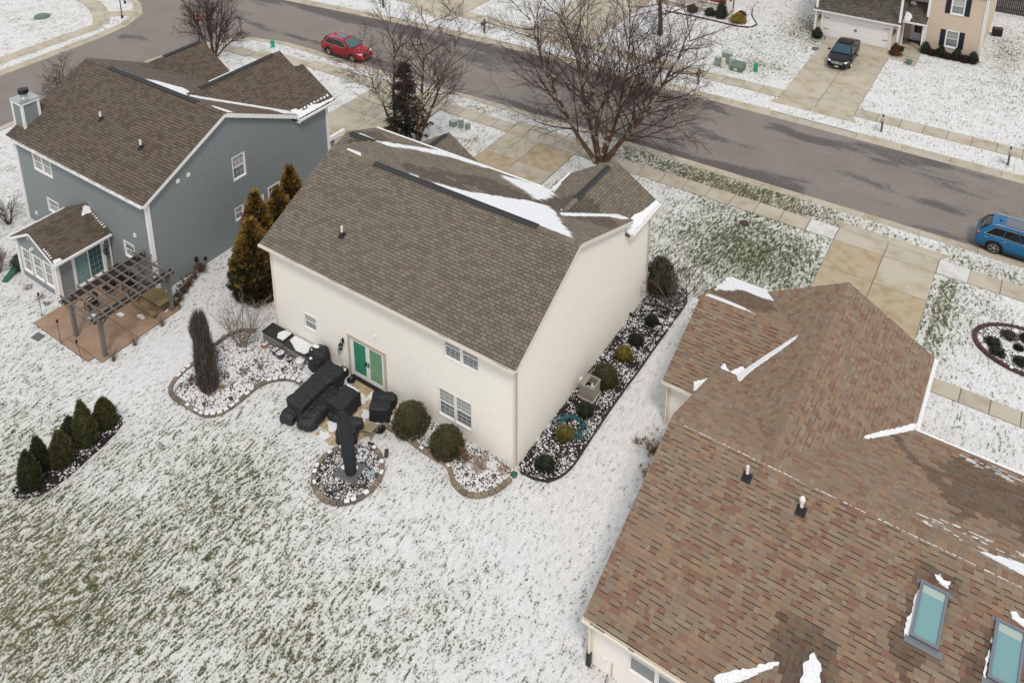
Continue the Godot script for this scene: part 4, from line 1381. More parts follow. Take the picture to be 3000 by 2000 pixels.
	simple_part("meter_box", H, M.metal_black, [[Vector3(-21.33, 0.6, -1.0), Vector3(-21.2, 0.85, -0.85)], [Vector3(-21.33, 0.3, -1.6), Vector3(-21.24, 0.46, -1.44)]])
	# boxed chimney on the left edge
	var ch := node("chimney", H)
	for q in [[Vector3(-34.15, 5.2, 1.1), UX, 1.0], [Vector3(-33.15, 5.2, 1.1), UE, 0.95], [Vector3(-34.15, 5.2, 0.15), UW, 0.95], [Vector3(-33.15, 5.2, 0.15), UN, 1.0]]:
		siding("chimney_wall", ch, q[0], q[1], P2([[0, 0], [q[2], 0], [q[2], 2.35], [0, 2.35]]), [], M.gray_siding, 0.115, 0.018)
	for q in [[-34.15, 1.1], [-33.15, 1.1], [-33.15, 0.15], [-34.15, 0.15]]:
		simple_part("corner_board", ch, M.white, [[Vector3(q[0] - 0.07, 5.2, q[1] - 0.07), Vector3(q[0] + 0.07, 7.5, q[1] + 0.07)]])
	simple_part("chimney_trim", ch, M.white, [[Vector3(-34.24, 7.5, 0.06), Vector3(-33.06, 7.66, 1.19)]])
	simple_part("chimney_cap", ch, M.galv, [[Vector3(-34.27, 7.66, 0.03), Vector3(-33.03, 7.70, 1.22)]])
	f = MB.new()
	f.lathe(Vector3(-33.65, 7.7, 0.62), [[0.30, 0.0], [0.22, 0.06], [0.2, 0.08], [0.2, 0.3], [0.27, 0.32]], 20)
	part("flue_collar", f, M.galv, ch)
	f = MB.new()
	f.lathe(Vector3(-33.65, 8.0, 0.62), [[0.24, 0.0], [0.29, 0.0], [0.29, 0.24], [0.0, 0.27]], 20)
	part("flue_cap", f, M.metal_black, ch)
	# sun room
	var so := Vector3(-28.95, 0, 4.6)
	var swh := [[0.24, 0.40, 0.93, 1.52], [1.30, 0.40, 0.95, 1.52], [2.37, 0.40, 0.95, 1.52]]
	siding("sunroom_wall", H, so, UX, P2([[0, 0], [3.65, 0], [3.65, 2.4], [1.83, 3.32], [0, 2.4]]), swh, M.gray_siding, 0.115, 0.016)
	for q in swh: window(H, so, UX, q[0], q[1], q[2], q[3], {"cols": 3, "rows": 2, "blind": 0.0, "curtain": true, "screen": false})
	var sd := [[0.82, 0.06, 1.9, 2.05]]
	siding("sunroom_wall", H, Vector3(-25.3, 0, 4.6), UE, P2([[0, 0], [3.1, 0], [3.1, 2.5], [0, 2.5]]), sd, M.gray_siding, 0.115, 0.018)
	siding("sunroom_wall", H, Vector3(-28.95, 0, 1.5), UW, P2([[0, 0], [3.1, 0], [3.1, 2.5], [0, 2.5]]), [], M.gray_siding, 0.115)
	corner_boards(H, [[-25.31, 4.59], [-28.94, 4.59]], 2.42, M.white, 0.1)
	rake(H, Vector3(-24.96, 2.42, 4.86), s0, M.white, 0.14)
	rake(H, s0, Vector3(-29.24, 2.42, 4.86), M.white, 0.14)
	gutter(H, Vector3(-24.95, 2.40, 1.6), Vector3(-24.95, 2.40, 4.85), Vector3(1, 0, 0), M.white, true)
	gutter(H, Vector3(-29.25, 2.40, 1.6), Vector3(-29.25, 2.40, 4.85), Vector3(-1, 0, 0), M.white, true)
	soffit(H, Vector3(-25.32, 2.26, 1.6), Vector3(-24.97, 2.29, 4.8), M.white)
	downspout(H, [Vector3(-24.88, 2.3, 4.7), Vector3(-25.1, 2.05, 4.72), Vector3(-25.45, 2.0, 4.74), Vector3(-25.45, 0.1, 4.74)], M.white)
	downspout(H, [Vector3(-25.2, 2.3, 1.62), Vector3(-25.2, 0.1, 1.62)], M.white)
	var eo := Vector3(-25.3, 0, 4.6)
	f = MB.new()
	wbox(f, eo, UE, 0.82, 0.06, 0.96, 2.11, -0.05, 0.045); wbox(f, eo, UE, 2.58, 0.06, 2.72, 2.11, -0.05, 0.045); wbox(f, eo, UE, 0.96, 1.97, 2.58, 2.11, -0.05, 0.05); wbox(f, eo, UE, 0.96, 0.06, 2.58, 0.12, -0.05, 0.05)
	var sl := part("sliding_door", f, M.white, H)
	for k in 2:
		f = MB.new()
		var xa := 0.96 + k * 0.79
		wbox(f, eo, UE, xa, 0.12, xa + 0.055, 1.97, -0.03 - k * 0.02, -0.005 - k * 0.02); wbox(f, eo, UE, xa + 0.775, 0.12, xa + 0.83, 1.97, -0.03 - k * 0.02, -0.005 - k * 0.02)
		wbox(f, eo, UE, xa + 0.055, 0.12, xa + 0.775, 0.2, -0.03 - k * 0.02, -0.006 - k * 0.02); wbox(f, eo, UE, xa + 0.055, 1.9, xa + 0.775, 1.97, -0.03 - k * 0.02, -0.006 - k * 0.02)
		part("door_frame", f, M.white, sl)
		f = MB.new()
		wbox(f, eo, UE, xa + 0.055, 0.2, xa + 0.775, 1.9, -0.03 - k * 0.02, -0.025 - k * 0.02)
		part("pane", f, M.glass_sky if k == 0 else M.glass_teal, sl)
		f = MB.new()
		for c in range(1, 3): wbox(f, eo, UE, xa + 0.055 + 0.24 * c - 0.007, 0.2, xa + 0.055 + 0.24 * c + 0.007, 1.9, -0.022 - k * 0.02, -0.012 - k * 0.02)
		for c in range(1, 5): wbox(f, eo, UE, xa + 0.055, 0.2 + 0.34 * c - 0.007, xa + 0.775, 0.2 + 0.34 * c + 0.007, -0.0225 - k * 0.02, -0.0125 - k * 0.02)
		part("muntins", f, M.util_pale, sl)
	sconce(H, Vector3(-25.28, 1.4, 1.95), Vector3(1, 0, 0))
	simple_part("flood_light", H, M.white, [[Vector3(-27.4, 2.25, 4.62), Vector3(-27.26, 2.37, 4.8)], [Vector3(-27.75, 2.72, 4.615), Vector3(-27.62, 2.88, 4.65)]])
	# snow
	var fo := Vector3(-21.1, 6.05, -8.9)
	var fw := (ap - fo).normalized()
	var fl := (ap - fo).length()
	snow_patch(R, fo, UN, fw, [[3.7, fl - 0.2], [6.2, fl - 0.2], [7.6, fl - 0.4], [7.2, fl - 1.0], [5.6, fl - 1.7], [4.4, fl - 1.3], [4.0, fl - 0.7]], 0.03, 0.05, 0.2)
	snow_patch(R, fo, UN, fw, [[9.2, fl - 0.2], [10.4, fl - 0.2], [10.2, fl - 0.38], [9.2, fl - 0.36]], 0.025, 0.03)
	snow_patch(R, fo, UN, fw, [[0.1, fl - 0.25], [1.2, fl - 0.15], [1.6, fl - 0.35], [0.8, fl - 0.6], [0.1, fl - 0.7]], 0.025, 0.04, 0.1)
	snow_patch(R, fo, UN, fw, [[0.1, 0.05], [0.8, 0.05], [2.4, 2.6], [3.9, 5.0], [3.6, 5.2], [3.0, 4.7], [1.9, 2.8], [0.9, 1.2], [0.1, 1.0]], 0.045, 0.05)
	snow_patch(R, Vector3(-21.1, 5.67, -8.85), UE, Vector3(-4.05, 2.57, 0).normalized(), [[0.0, 0], [3.25, 0], [3.25, 0.25], [2.2, 0.32], [1.6, 0.5], [0.9, 0.42], [0.4, 0.8], [0.0, 0.9]], 0.045, 0.05, 0.08)
	for k in 9:
		var zz := 0.7 + k * 0.28
		snow_patch(R, Vector3(-21.1, 5.67, -8.85), UE, Vector3(-4.05, 2.57, 0).normalized(), [[zz, 0.45 + jit(0.06)], [zz + 0.16, 0.45], [zz + 0.16, 0.58 + jit(0.05)], [zz, 0.57]], 0.025, 0.015)
	var so2 := Vector3(-24.95, 2.42, 4.85)
	var sw := (s0 - so2).normalized()
	snow_patch(R, so2, UE, sw, [[0, 0], [0.5, 0], [0.42, 0.2], [0.1, 0.25]], 0.025, 0.02)
	for k in 5: snow_patch(R, so2, UE, sw, [[0.05, 0.4 + k * 0.16], [0.16, 0.4 + k * 0.16], [0.14, 0.48 + k * 0.16], [0.06, 0.48 + k * 0.16]], 0.02, 0.012)
	snow_patch(R, so2, UE, sw, [[2.7, 1.75], [3.3, 1.7], [3.3, 2.3], [3.0, 2.25]], 0.02, 0.03, 0.08)
	for k in 7: snow_patch(R, so2, UE, sw, [[3.12, 0.5 + k * 0.17], [3.3, 0.5 + k * 0.17], [3.3, 0.58 + k * 0.17], [3.16, 0.57 + k * 0.17]], 0.02, 0.012)

func build_right_house() -> void:
	var H := thing("house", "single-storey house with mottled brown and russet shingle roof and two skylights", "house", Vector3(11.5, 0, -4))
	var pal := shades([Color(0.270, 0.192, 0.128), Color(0.287, 0.195, 0.125), Color(0.246, 0.175, 0.122), Color(0.270, 0.205, 0.148), Color(0.243, 0.141, 0.093), Color(0.300, 0.195, 0.118), Color(0.235, 0.178, 0.130), Color(0.266, 0.192, 0.132), Color(0.229, 0.129, 0.088), Color(0.281, 0.215, 0.154)], 20, 0.09, 24)
	var st := style("r", pal, false, 0.30, 0.022, 0.178)
	st.wet = [[Vector3(19, 3.4, -6), Vector3(4.6, 4, 2.6)], [Vector3(16.2, 3.6, -5.2), Vector3(1.7, 4, 1.5)], [Vector3(14.7, 3.9, 1.2), Vector3(0.55, 3, 1.1)], [Vector3(15.05, 4.3, -0.3), Vector3(0.6, 3, 0.4)], [Vector3(16.7, 3.9, 1.3), Vector3(0.5, 3, 1.1)], [Vector3(5.2, 3.6, -11.4), Vector3(2.0, 3, 1.2)], [Vector3(12.35, 3.2, 3.2), Vector3(0.9, 3, 1.1)]]
	var bo := Vector3(6.1, 0, 4.9)
	siding("back_wall", H, bo, UX, P2([[0, 0], [16, 0], [16, 2.42], [0, 2.42]]), [[1.27, 0.75, 1.95, 1.35]], M.pale_siding, 0.12, 0.014, 0.98)
	siding("left_gable_wall", H, Vector3(6.1, 0, -8.0), UW, P2([[0, 0], [12.9, 0], [12.9, 2.5], [6.5, 4.75], [0, 2.5]]), [], M.pale_siding, 0.12, 0.014, 0.98)
	siding("wing_wall", H, Vector3(4.25, 0, -5.6), UX, P2([[0, 0], [1.9, 0], [1.9, 2.6], [0, 2.6]]), [], M.cream, 0.12, 0.014, 0.98)
	siding("wing_wall", H, Vector3(4.25, 0, -12.95), UW, P2([[0, 0], [7.35, 0], [7.35, 2.55], [3.68, 4.0], [0, 2.55]]), [], M.cream, 0.12, 0.014, 0.98)
	siding("wing_wall", H, Vector3(6.3, 0, -12.95), UN, P2([[0, 0], [2.05, 0], [2.05, 2.55], [0, 2.55]]), [], M.cream, 0.12, 0.014, 0.98)
	siding("garage_wall", H, Vector3(13.0, 0, -12.6), UN, P2([[0, 0], [6.9, 0], [6.9, 2.5], [3.45, 4.6], [0, 2.5]]), [[1.0, 0, 4.9, 2.15]], M.pale_siding, 0.12, 0.014, 0.98)
	simple_part("garage_door", H, M.white, [[Vector3(7.1, 0.05, -12.58), Vector3(12.0, 2.15, -12.52)]])
	siding("garage_wall", H, Vector3(13.0, 0, -8.0), UE, P2([[0, 0], [4.6, 0], [4.6, 2.5], [0, 2.5]]), [], M.pale_siding, 0.12, 0.014, 0.98)
	siding("front_wall", H, Vector3(22.1, 0, -8.0), UN, P2([[0, 0], [9.1, 0], [9.1, 2.5], [0, 2.5]]), [], M.pale_siding, 0.12, 0.014, 0.98)
	siding("right_wall", H, Vector3(22.1, 0, 4.9), UE, P2([[0, 0], [12.9, 0], [12.9, 2.5], [6.4, 4.75], [0, 2.5]]), [], M.pale_siding, 0.12, 0.014, 0.98)
	corner_boards(H, [[6.12, 4.88], [4.27, -5.62]], 2.45, M.cream_trim, 0.06)
	window(H, bo, UX, 1.27, 0.75, 1.95, 1.35, {"units": 2, "cols": 1, "rows": 1, "blind": 0.45, "tw": 0.06})
	simple_part("outlet_cover", H, M.white, [[Vector3(6.5, 0.45, 4.915), Vector3(6.64, 0.63, 4.95)]])
	simple_part("conduit", H, M.taupe_trim, [[Vector3(6.84, 0.02, 4.915), Vector3(6.87, 0.62, 4.945)]])
	var R := node("roof", H)
	var al := Vector3(5.95, 4.9, -1.5)
	var ar := Vector3(22.4, 4.9, -1.5)
	slope(H, R, [Vector3(5.95, 2.5, 5.32), Vector3(22.4, 2.5, 5.32), ar, al], st)
	slope(H, R, [Vector3(22.4, 2.56, -8.38), Vector3(5.95, 2.56, -8.38), al, ar], st)
	# garage gable
	var gf := Vector3(9.54, 4.8, -13.05)
	var gb := Vector3(9.54, 4.8, -1.8)
	slope(H, R, [Vector3(13.35, 2.55, -7.9), Vector3(13.35, 2.55, -13.05), gf, gb], st)
	slope(H, R, [Vector3(5.73, 2.55, -13.05), Vector3(5.73, 2.55, -4.6), Vector3(9.0, 4.48, -2.6), gb, gf], st)
	# side wing
	var wl := Vector3(4.06, 4.15, -9.27)
	var wr := Vector3(8.6, 4.15, -9.27)
	slope(H, R, [Vector3(4.06, 2.6, -5.24), Vector3(6.2, 2.6, -5.24), wr, wl], st)
	slope(H, R, [Vector3(6.4, 2.6, -13.3), Vector3(4.06, 2.6, -13.3), wl, wr], st)
	# low gable at the back
	var bk := Vector3(12.35, 3.40, 2.75)
	slope(H, R, [Vector3(10.0, 2.45, 5.2), Vector3(10.0, 2.45, 7.2), Vector3(12.35, 3.4, 7.2), bk], st)
	slope(H, R, [Vector3(14.7, 2.45, 7.2), Vector3(14.7, 2.45, 5.2), bk, Vector3(12.35, 3.40, 7.2)], st)
	finish_roof(R, st)
	var nb := Vector3(0, 6.82, 2.4).normalized()
	var nf := Vector3(0, 6.88, -2.34).normalized()
	var ne := Vector3(2.25, 3.81, 0).normalized()
	var nw := Vector3(-2.25, 3.81, 0).normalized()
	ridge_caps(R, al, ar, nb, nf, pal, true)
	ridge_caps(R, gf, gb, ne, nw, pal, true)
	ridge_caps(R, wl, Vector3(8.2, 4.15, -9.27), Vector3(0, 4.03, 1.55).normalized(), Vector3(0, 4.03, -1.55).normalized(), pal, true)
	rake(H, Vector3(5.96, 2.5, 5.32), al, M.cream_trim, 0.14)
	rake(H, al, Vector3(5.96, 2.56, -8.38), M.cream_trim, 0.14)
	rake(H, Vector3(4.07, 2.6, -5.24), wl, M.cream_trim, 0.14)
	rake(H, wl, Vector3(4.07, 2.6, -13.3), M.cream_trim, 0.14)
	rake(H, Vector3(13.35, 2.55, -13.04), gf, M.white, 0.14)
	rake(H, gf, Vector3(5.73, 2.55, -13.04), M.white, 0.14)
	gutter(H, Vector3(5.95, 2.47, 5.31), Vector3(10.2, 2.47, 5.31), Vector3(0, 0, 1), M.cream_trim)
	gutter(H, Vector3(4.06, 2.57, -5.23), Vector3(6.2, 2.57, -5.23), Vector3(0, 0, 1), M.cream_trim)
	gutter(H, Vector3(13.35, 2.52, -8.45), Vector3(13.35, 2.52, -13.05), Vector3(1, 0, 0), M.white, true)
	gutter(H, Vector3(13.4, 2.53, -8.38), Vector3(22.4, 2.53, -8.38), Vector3(0, 0, -1), M.white, true)
	soffit(H, Vector3(6.0, 2.38, 4.9), Vector3(10.2, 2.41, 5.3), M.cream_trim)
	soffit(H, Vector3(4.1, 2.46, -5.62), Vector3(6.1, 2.49, -5.25), M.cream_trim)
	downspout(H, [Vector3(6.1, 2.38, 5.36), Vector3(6.06, 2.2, 5.0), Vector3(6.06, 0.5, 5.0)], M.cream_trim)
	simple_part("drain_boot", H, M.metal_black, [[Vector3(5.99, 0.0, 4.93), Vector3(6.13, 0.55, 5.09)]])
	downspout(H, [Vector3(4.2, 2.45, -5.18), Vector3(4.2, 2.2, -5.5), Vector3(4.2, 0.1, -5.5)], M.cream_trim)
	pipe_vent(H, Vector3(9.05, 4.61, -0.66), nb, 0.52, 0.055)
	pipe_vent(H, Vector3(10.95, 4.54, -0.47), nb, 0.56, 0.055, true)
	# white flashing line below the main ridge
	var lo := MB.new()
	for k in 90:
		var xa := 6.3 + k * 0.18
		if rng.randf() < 0.9: lo.bar(Vector3(xa, 4.845, -1.335 + jit(0.008)), Vector3(xa + rng.randf_range(0.1, 0.18), 4.845, -1.335 + jit(0.008)), rng.randf_range(0.008, 0.028), 0.018, nb)
	part("ridge_snow", lo, M.snow, R)
	# skylights
	var w := (al - Vector3(5.95, 2.5, 5.32)).normalized()
	for q in [[14.72, 1], [16.75, 2]]:
		skylight(H, q[0], w, nb)
	# snow patches
	var bo2 := Vector3(5.95, 2.5, 5.32)
	for q in [14.72, 16.75]:
		var x: float = q - 5.95
		snow_patch(R, bo2, UX, w, [[x - 0.03, 5.75], [x - 0.03, 4.2], [x - 0.18, 4.15], [x - 0.2, 4.7], [x - 0.12, 5.0], [x - 0.16, 5.3]], 0.04, 0.03)
		snow_patch(R, bo2, UX, w, [[x + 0.35, 6.08], [x + 0.65, 6.0], [x + 0.7, 6.25], [x + 0.5, 6.2], [x + 0.4, 6.32], [x + 0.25, 6.25]], 0.03, 0.02)
	var fo := Vector3(22.4, 2.56, -8.38)
	var fw := (ar - fo).normalized()
	var fl := (ar - fo).length()
	snow_patch(R, fo, UN, fw, [[2.0, fl - 0.3], [5.3, fl - 0.32], [6.6, fl - 0.5], [5.6, fl - 0.9], [4.3, fl - 1.3], [2.6, fl - 1.9]], 0.025, 0.04, 0.22)
	for k in 60:
		var xx := rng.randf_range(3.0, 8.0)
		var yy := fl - 0.7 - rng.randf_range(0.0, 1.5) * (1.0 - (xx - 3.0) / 9.0)
		var ln := rng.randf_range(0.1, 0.4)
		snow_patch(R, fo, UN, fw, [[xx, yy], [xx + ln, yy], [xx + ln * 0.9, yy + 0.045], [xx, yy + 0.04]], 0.018, 0.01)
	for k in 40:
		var xx := rng.randf_range(4.6, 7.2)
		var yy := rng.randf_range(0.25, 0.9)
		var ln := rng.randf_range(0.1, 0.4)
		snow_patch(R, fo, UN, fw, [[xx, yy], [xx + ln, yy], [xx + ln * 0.9, yy + 0.045], [xx, yy + 0.04]], 0.018, 0.01)
	# wing: front slope snow and ridge streak
	var wo := Vector3(6.4, 2.6, -13.3)
	var ww := (wl - Vector3(4.06, 2.6, -13.3)).normalized()
	snow_patch(R, wo, UN, ww, [[-0.2, 0.0], [2.34, 0.0], [2.34, 2.2], [2.2, 2.9], [1.7, 2.2], [1.2, 1.4], [0.4, 1.5], [-0.3, 1.2], [-0.9, 1.9], [-1.1, 1.8], [-0.5, 0.8]], 0.03, 0.04, 0.2)
	snow_patch(R, wo, UN, ww, [[2.2, 4.05], [0.2, 4.0], [-0.1, 4.05], [0.5, 3.7], [1.4, 3.6], [2.25, 3.7]], 0.03, 0.03, 0.15)
	# valley between wing and garage
	var go := Vector3(5.73, 2.55, -13.05)
	var gw := (gf - go).normalized()
	snow_patch(R, go, Vector3(0, 0, 1), gw, [[3.85, 3.12], [4.15, 3.12], [5.0, 2.6], [6.0, 1.9], [6.6, 1.6], [7.1, 1.45], [7.7, 1.6], [8.1, 1.1], [7.9, 0.6], [8.5, 0.1], [7.8, 0.02], [7.0, 0.65], [6.0, 1.45], [5.0, 2.2]], 0.04, 0.035)
	snow_patch(R, Vector3(4.06, 2.6, -5.24), UX, (wl - Vector3(4.06, 2.6, -5.24)).normalized(), [[1.35, 0.08], [2.0, 0.42], [2.9, 1.85], [2.75, 1.95], [2.35, 1.5], [2.05, 1.75], [1.9, 1.25], [1.75, 0.95], [1.2, 0.45]], 0.045, 0.035)
	# valleys of the low back gable
	snow_patch(R, bo2, UX, w, [[4.3, 0.3], [4.9, 0.85], [5.6, 1.5], [5.75, 1.75], [5.6, 1.8], [5.1, 1.35], [4.5, 0.9], [4.1, 0.5]], 0.045, 0.04)
	snow_patch(R, Vector3(12.35, 3.43, 2.9), Vector3(0.927, -0.374, 0), Vector3(0, 0, -1), [[0.05, -0.1], [0.35, -0.3], [0.45, -0.9], [0.8, -1.7], [1.0, -2.6], [0.5, -2.5], [0.3, -1.6], [0.0, -1.3], [-0.1, -0.7]], 0.05, 0.04)
	# eave snow near the garage valley
	snow_patch(R, Vector3(13.35, 2.55, -7.9), UE, (gf - Vector3(13.35, 2.55, -13.05)).normalized(), [[0.45, 0.0], [0.95, 0.0], [0.2, 0.45], [-0.9, 1.15], [-1.9, 1.75], [-1.95, 1.62], [-1.1, 1.0]], 0.03, 0.025)

func skylight(H: Node, x: float, w: Vector3, nn: Vector3) -> void:
	# curb frame lying on the back slope, 0.66 wide, 1.75 long up the slope
	var o := Vector3(x, 2.5, 5.32) + w * 4.28 + nn * 0.02
	var T := Basis(UX, nn, -w)
	var mb := MB.new()
	var L := 1.55
	for q in [[0.33, 0.06, 0.0, 0.66, 0.09], [0.33, -L + -0.0, 0.0, 0.66, 0.09]]:
		mb.box(Transform3D(T, o + UX * q[0] - (-w) * 0.0 + w * (0.0 if q[1] > 0 else L) + nn * 0.06), Vector3(0.78, 0.13, 0.08))
	mb.box(Transform3D(T, o + w * (L * 0.5) + nn * 0.06 - UX * 0.02), Vector3(0.07, 0.128, L))
	mb.box(Transform3D(T, o + w * (L * 0.5) + nn * 0.06 + UX * 0.68), Vector3(0.07, 0.128, L))
	var S := part("skylight", mb, M.flash, H)
	mb = MB.new()
	mb.box(Transform3D(T, o + w * (L * 0.5) + nn * 0.075 + UX * 0.33), Vector3(0.62, 0.012, L - 0.08))
	part("pane", mb, M.glass_sky, S)
	mb = MB.new()
	mb.box(Transform3D(T, o + w * (L - 0.17) + nn * 0.083 + UX * 0.33), Vector3(0.60, 0.006, 0.22))
	part("shade_rail", mb, M.util_pale, S)
	mb = MB.new()
	mb.box(Transform3D(T, o + nn * 0.0 + UX * 0.33 - w * 0.13), Vector3(1.0, 0.016, 0.2))
	part("flashing", mb, M.flash, S)
	mb = MB.new()
	mb.box(Transform3D(T, o + UX * 0.33 + w * L), Vector3(1.0, 0.015, 0.12))
	part("flashing", mb, M.flash, S)


func build_far_houses() -> void:
	var H := thing("house", "beige sided house across the street with white garage door and dark shutters", "house", Vector3(4, 0, -58))
	var pal := shades([Color(0.12, 0.105, 0.085), Color(0.10, 0.088, 0.07), Color(0.14, 0.12, 0.10)], 8, 0.12, 34)
	var st := style("t", pal, false, 0.30, 0.014)
	var o := Vector3(-2.2, 0, -53.1)
	siding("garage_wall", H, o, UX, P2([[0, 0], [6.8, 0], [6.8, 2.5], [0, 2.5]]), [[0.66, 0, 5.5, 2.13]], M.tan_siding, 0.12, 0.014, 0.98)
	siding("side_wall", H, Vector3(-2.2, 0, -66), UW, P2([[0, 0], [12.9, 0], [12.9, 5.4], [0, 5.4]]), [], M.tan_siding, 0.12, 0.014, 0.98)
	siding("side_wall", H, Vector3(4.6, 0, -53.1), UE, P2([[0, 0], [3.2, 0], [3.2, 2.5], [0, 2.5]]), [], M.tan_siding, 0.12, 0.014, 0.98)
	siding("upper_wall", H, Vector3(-2.2, 0, -55.3), UX, P2([[0, 2.6], [4.3, 2.6], [4.3, 5.6], [0, 5.6]]), [], M.tan_siding, 0.12, 0.014, 0.98)
	siding("upper_wall", H, Vector3(2.1, 0, -56.2), UX, P2([[0, 2.6], [2.6, 2.6], [2.6, 5.6], [0, 5.6]]), [[0.85, 3.25, 1.05, 1.5]], M.tan_siding, 0.12, 0.014, 0.98)
	window(H, Vector3(2.1, 0, -56.2), UX, 0.85, 3.25, 1.05, 1.5, {"sill": true, "blind": 0.5})
	siding("upper_wall", H, Vector3(2.1, 0, -55.3), UE, P2([[0, 2.6], [0.9, 2.6], [0.9, 5.6], [0, 5.6]]), [], M.tan_siding, 0.12, 0.014, 0.98)
	var lo := Vector3(6.4, 0, -54.8)
	siding("front_wall", H, lo, UX, P2([[0, 0], [4.2, 0], [4.2, 5.5], [0, 5.5]]), [[1.55, 0.65, 1.0, 1.52], [1.62, 3.62, 1.02, 1.5]], M.tan_siding, 0.12, 0.014, 0.98)
	siding("side_wall", H, Vector3(10.6, 0, -54.8), UE, P2([[0, 0], [11, 0], [11, 5.5], [0, 5.5]]), [], M.tan_siding, 0.12, 0.014, 0.98)
	siding("side_wall", H, Vector3(6.4, 0, -57.0), UW, P2([[0, 0], [2.2, 0], [2.2, 5.5], [0, 5.5]]), [], M.tan_siding, 0.12, 0.014, 0.98)
	siding("porch_wall", H, Vector3(4.6, 0, -56.3), UX, P2([[0, 0], [1.8, 0], [1.8, 5.5], [0, 5.5]]), [[0.5, 0.06, 1.1, 2.15]], M.tan_siding, 0.12, 0.014, 0.98)
	window(H, lo, UX, 1.55, 0.65, 1.0, 1.52, {"sill": true, "curtain": true})
	window(H, lo, UX, 1.62, 3.62, 1.02, 1.5, {"sill": true, "blind": 1.0})
	for q in [[1.15, 0.66], [2.58, 0.66], [1.22, 3.63], [2.67, 3.63]]:
		var mb := MB.new()
		wbox(mb, lo, UX, q[0], q[1], q[0] + 0.38, q[1] + 1.5, 0.016, 0.05)
		for k in 12: wbox(mb, lo, UX, q[0] + 0.04, q[1] + 0.08 + k * 0.115, q[0] + 0.34, q[1] + 0.14 + k * 0.115, 0.05, 0.058)
		part("shutter", mb, M.navy, H)
	for q in [[2.48, 3.26], [4.04, 3.26]]:
		var mb := MB.new()
		wbox(mb, Vector3(0, 0, -56.2), UX, q[0], q[1], q[0] + 0.42, q[1] + 1.5, 0.016, 0.05)
		part("shutter", mb, M.navy, H)
	corner_boards(H, [[-2.18, -53.12], [4.58, -53.12], [6.42, -54.82], [10.58, -54.82]], 5.45, M.white, 0.09)
	# garage door with panels
	var f := MB.new()
	wbox(f, o, UX, 0.5, 0, 0.66, 2.2, -0.02, 0.05); wbox(f, o, UX, 6.16, 0, 6.32, 2.2, -0.02, 0.05); wbox(f, o, UX, 0.5, 2.13, 6.32, 2.32, -0.02, 0.052)
	var gd := part("garage_door_frame", f, M.white, H)
	for r in 4:
		f = MB.new()
		wbox(f, o, UX, 0.66, 0.03 + r * 0.525, 6.16, 0.03 + r * 0.525 + 0.515, -0.10, -0.05)
		for c in 4:
			for e in 2:
				wbox(f, o, UX, 0.8 + c * 1.37, 0.09 + r * 0.525 + e * 0.22, 0.8 + c * 1.37 + 1.15, 0.09 + r * 0.525 + e * 0.22 + 0.17, -0.05, -0.04)
		part("door_panel", f, M.white_vinyl, gd)
	for q in [[0.75, 1.75], [0.75, 0.72], [5.6, 1.75], [5.6, 0.72]]:
		f = MB.new(); wbox(f, o, UX, q[0], q[1], q[0] + 0.42, q[1] + 0.05, -0.05, -0.025)
		part("strap_hinge", f, M.metal_black, gd)
	f = MB.new(); wbox(f, o, UX, 3.32, 0.95, 3.38, 1.2, -0.05, -0.02); wbox(f, o, UX, 3.42, 0.95, 3.48, 1.2, -0.05, -0.02)
	part("door_handle", f, M.metal_black, gd)
	sconce(H, Vector3(-1.85, 1.65, -53.07), Vector3(0, 0, 1))
	sconce(H, Vector3(4.3, 1.65, -53.07), Vector3(0, 0, 1))
	# front door
	var po := Vector3(4.6, 0, -56.3)
	f = MB.new()
	wbox(f, po, UX, 0.5, 0.06, 0.6, 2.2, -0.02, 0.05); wbox(f, po, UX, 1.5, 0.06, 1.6, 2.2, -0.02, 0.05); wbox(f, po, UX, 0.6, 2.1, 1.5, 2.2, -0.02, 0.05)
	wbox(f, po, UX, 0.6, 0.06, 0.76, 2.1, -0.04, 0.0); wbox(f, po, UX, 1.34, 0.06, 1.5, 2.1, -0.04, 0.0); wbox(f, po, UX, 0.76, 0.06, 1.34, 0.8, -0.04, 0.0); wbox(f, po, UX, 0.76, 1.95, 1.34, 2.1, -0.04, 0.0)
	var fd := part("front_door", f, M.white_vinyl, H)
	f = MB.new(); wbox(f, po, UX, 0.76, 0.8, 1.34, 1.95, -0.035, -0.02)
	part("pane", f, M.glass_dark, fd)
	simple_part("handle", fd, M.metal_black, [[Vector3(6.0, 1.0, -56.29), Vector3(6.04, 1.2, -56.25)], [Vector3(6.24, 1.05, -56.25), Vector3(6.3, 1.25, -56.22)]])
	simple_part("porch_post", H, M.white, [[Vector3(6.27, 0, -54.1), Vector3(6.39, 2.6, -53.98)]])
	simple_part("porch_post", H, M.white, [[Vector3(4.66, 0, -54.6), Vector3(4.78, 2.6, -54.48)]])
	simple_part("porch_floor", H, M.concrete2, [[Vector3(4.62, -0.1, -56.3), Vector3(6.38, 0.1, -54.2)]])
	simple_part("door_mat", H, M.metal_black, [[Vector3(5.0, 0.1, -56.2), Vector3(6.1, 0.115, -55.6)]])
	var R := node("roof", H)
	slope(H, R, [Vector3(-2.4, 2.5, -52.85), Vector3(4.75, 2.5, -52.85), Vector3(4.75, 3.62, -55.2), Vector3(4.75, 4.05, -56.2), Vector3(2.1, 4.05, -56.2), Vector3(2.1, 3.62, -55.25), Vector3(-2.4, 3.62, -55.25)], st)
	slope(H, R, [Vector3(4.7, 2.6, -53.85), Vector3(6.5, 2.6, -53.85), Vector3(6.5, 3.7, -56.3), Vector3(4.7, 3.7, -56.3)], st)
	slope(H, R, [Vector3(-2.6, 5.55, -54.6), Vector3(10.9, 5.55, -54.6), Vector3(10.9, 8.2, -60.5), Vector3(-2.6, 8.2, -60.5)], st)
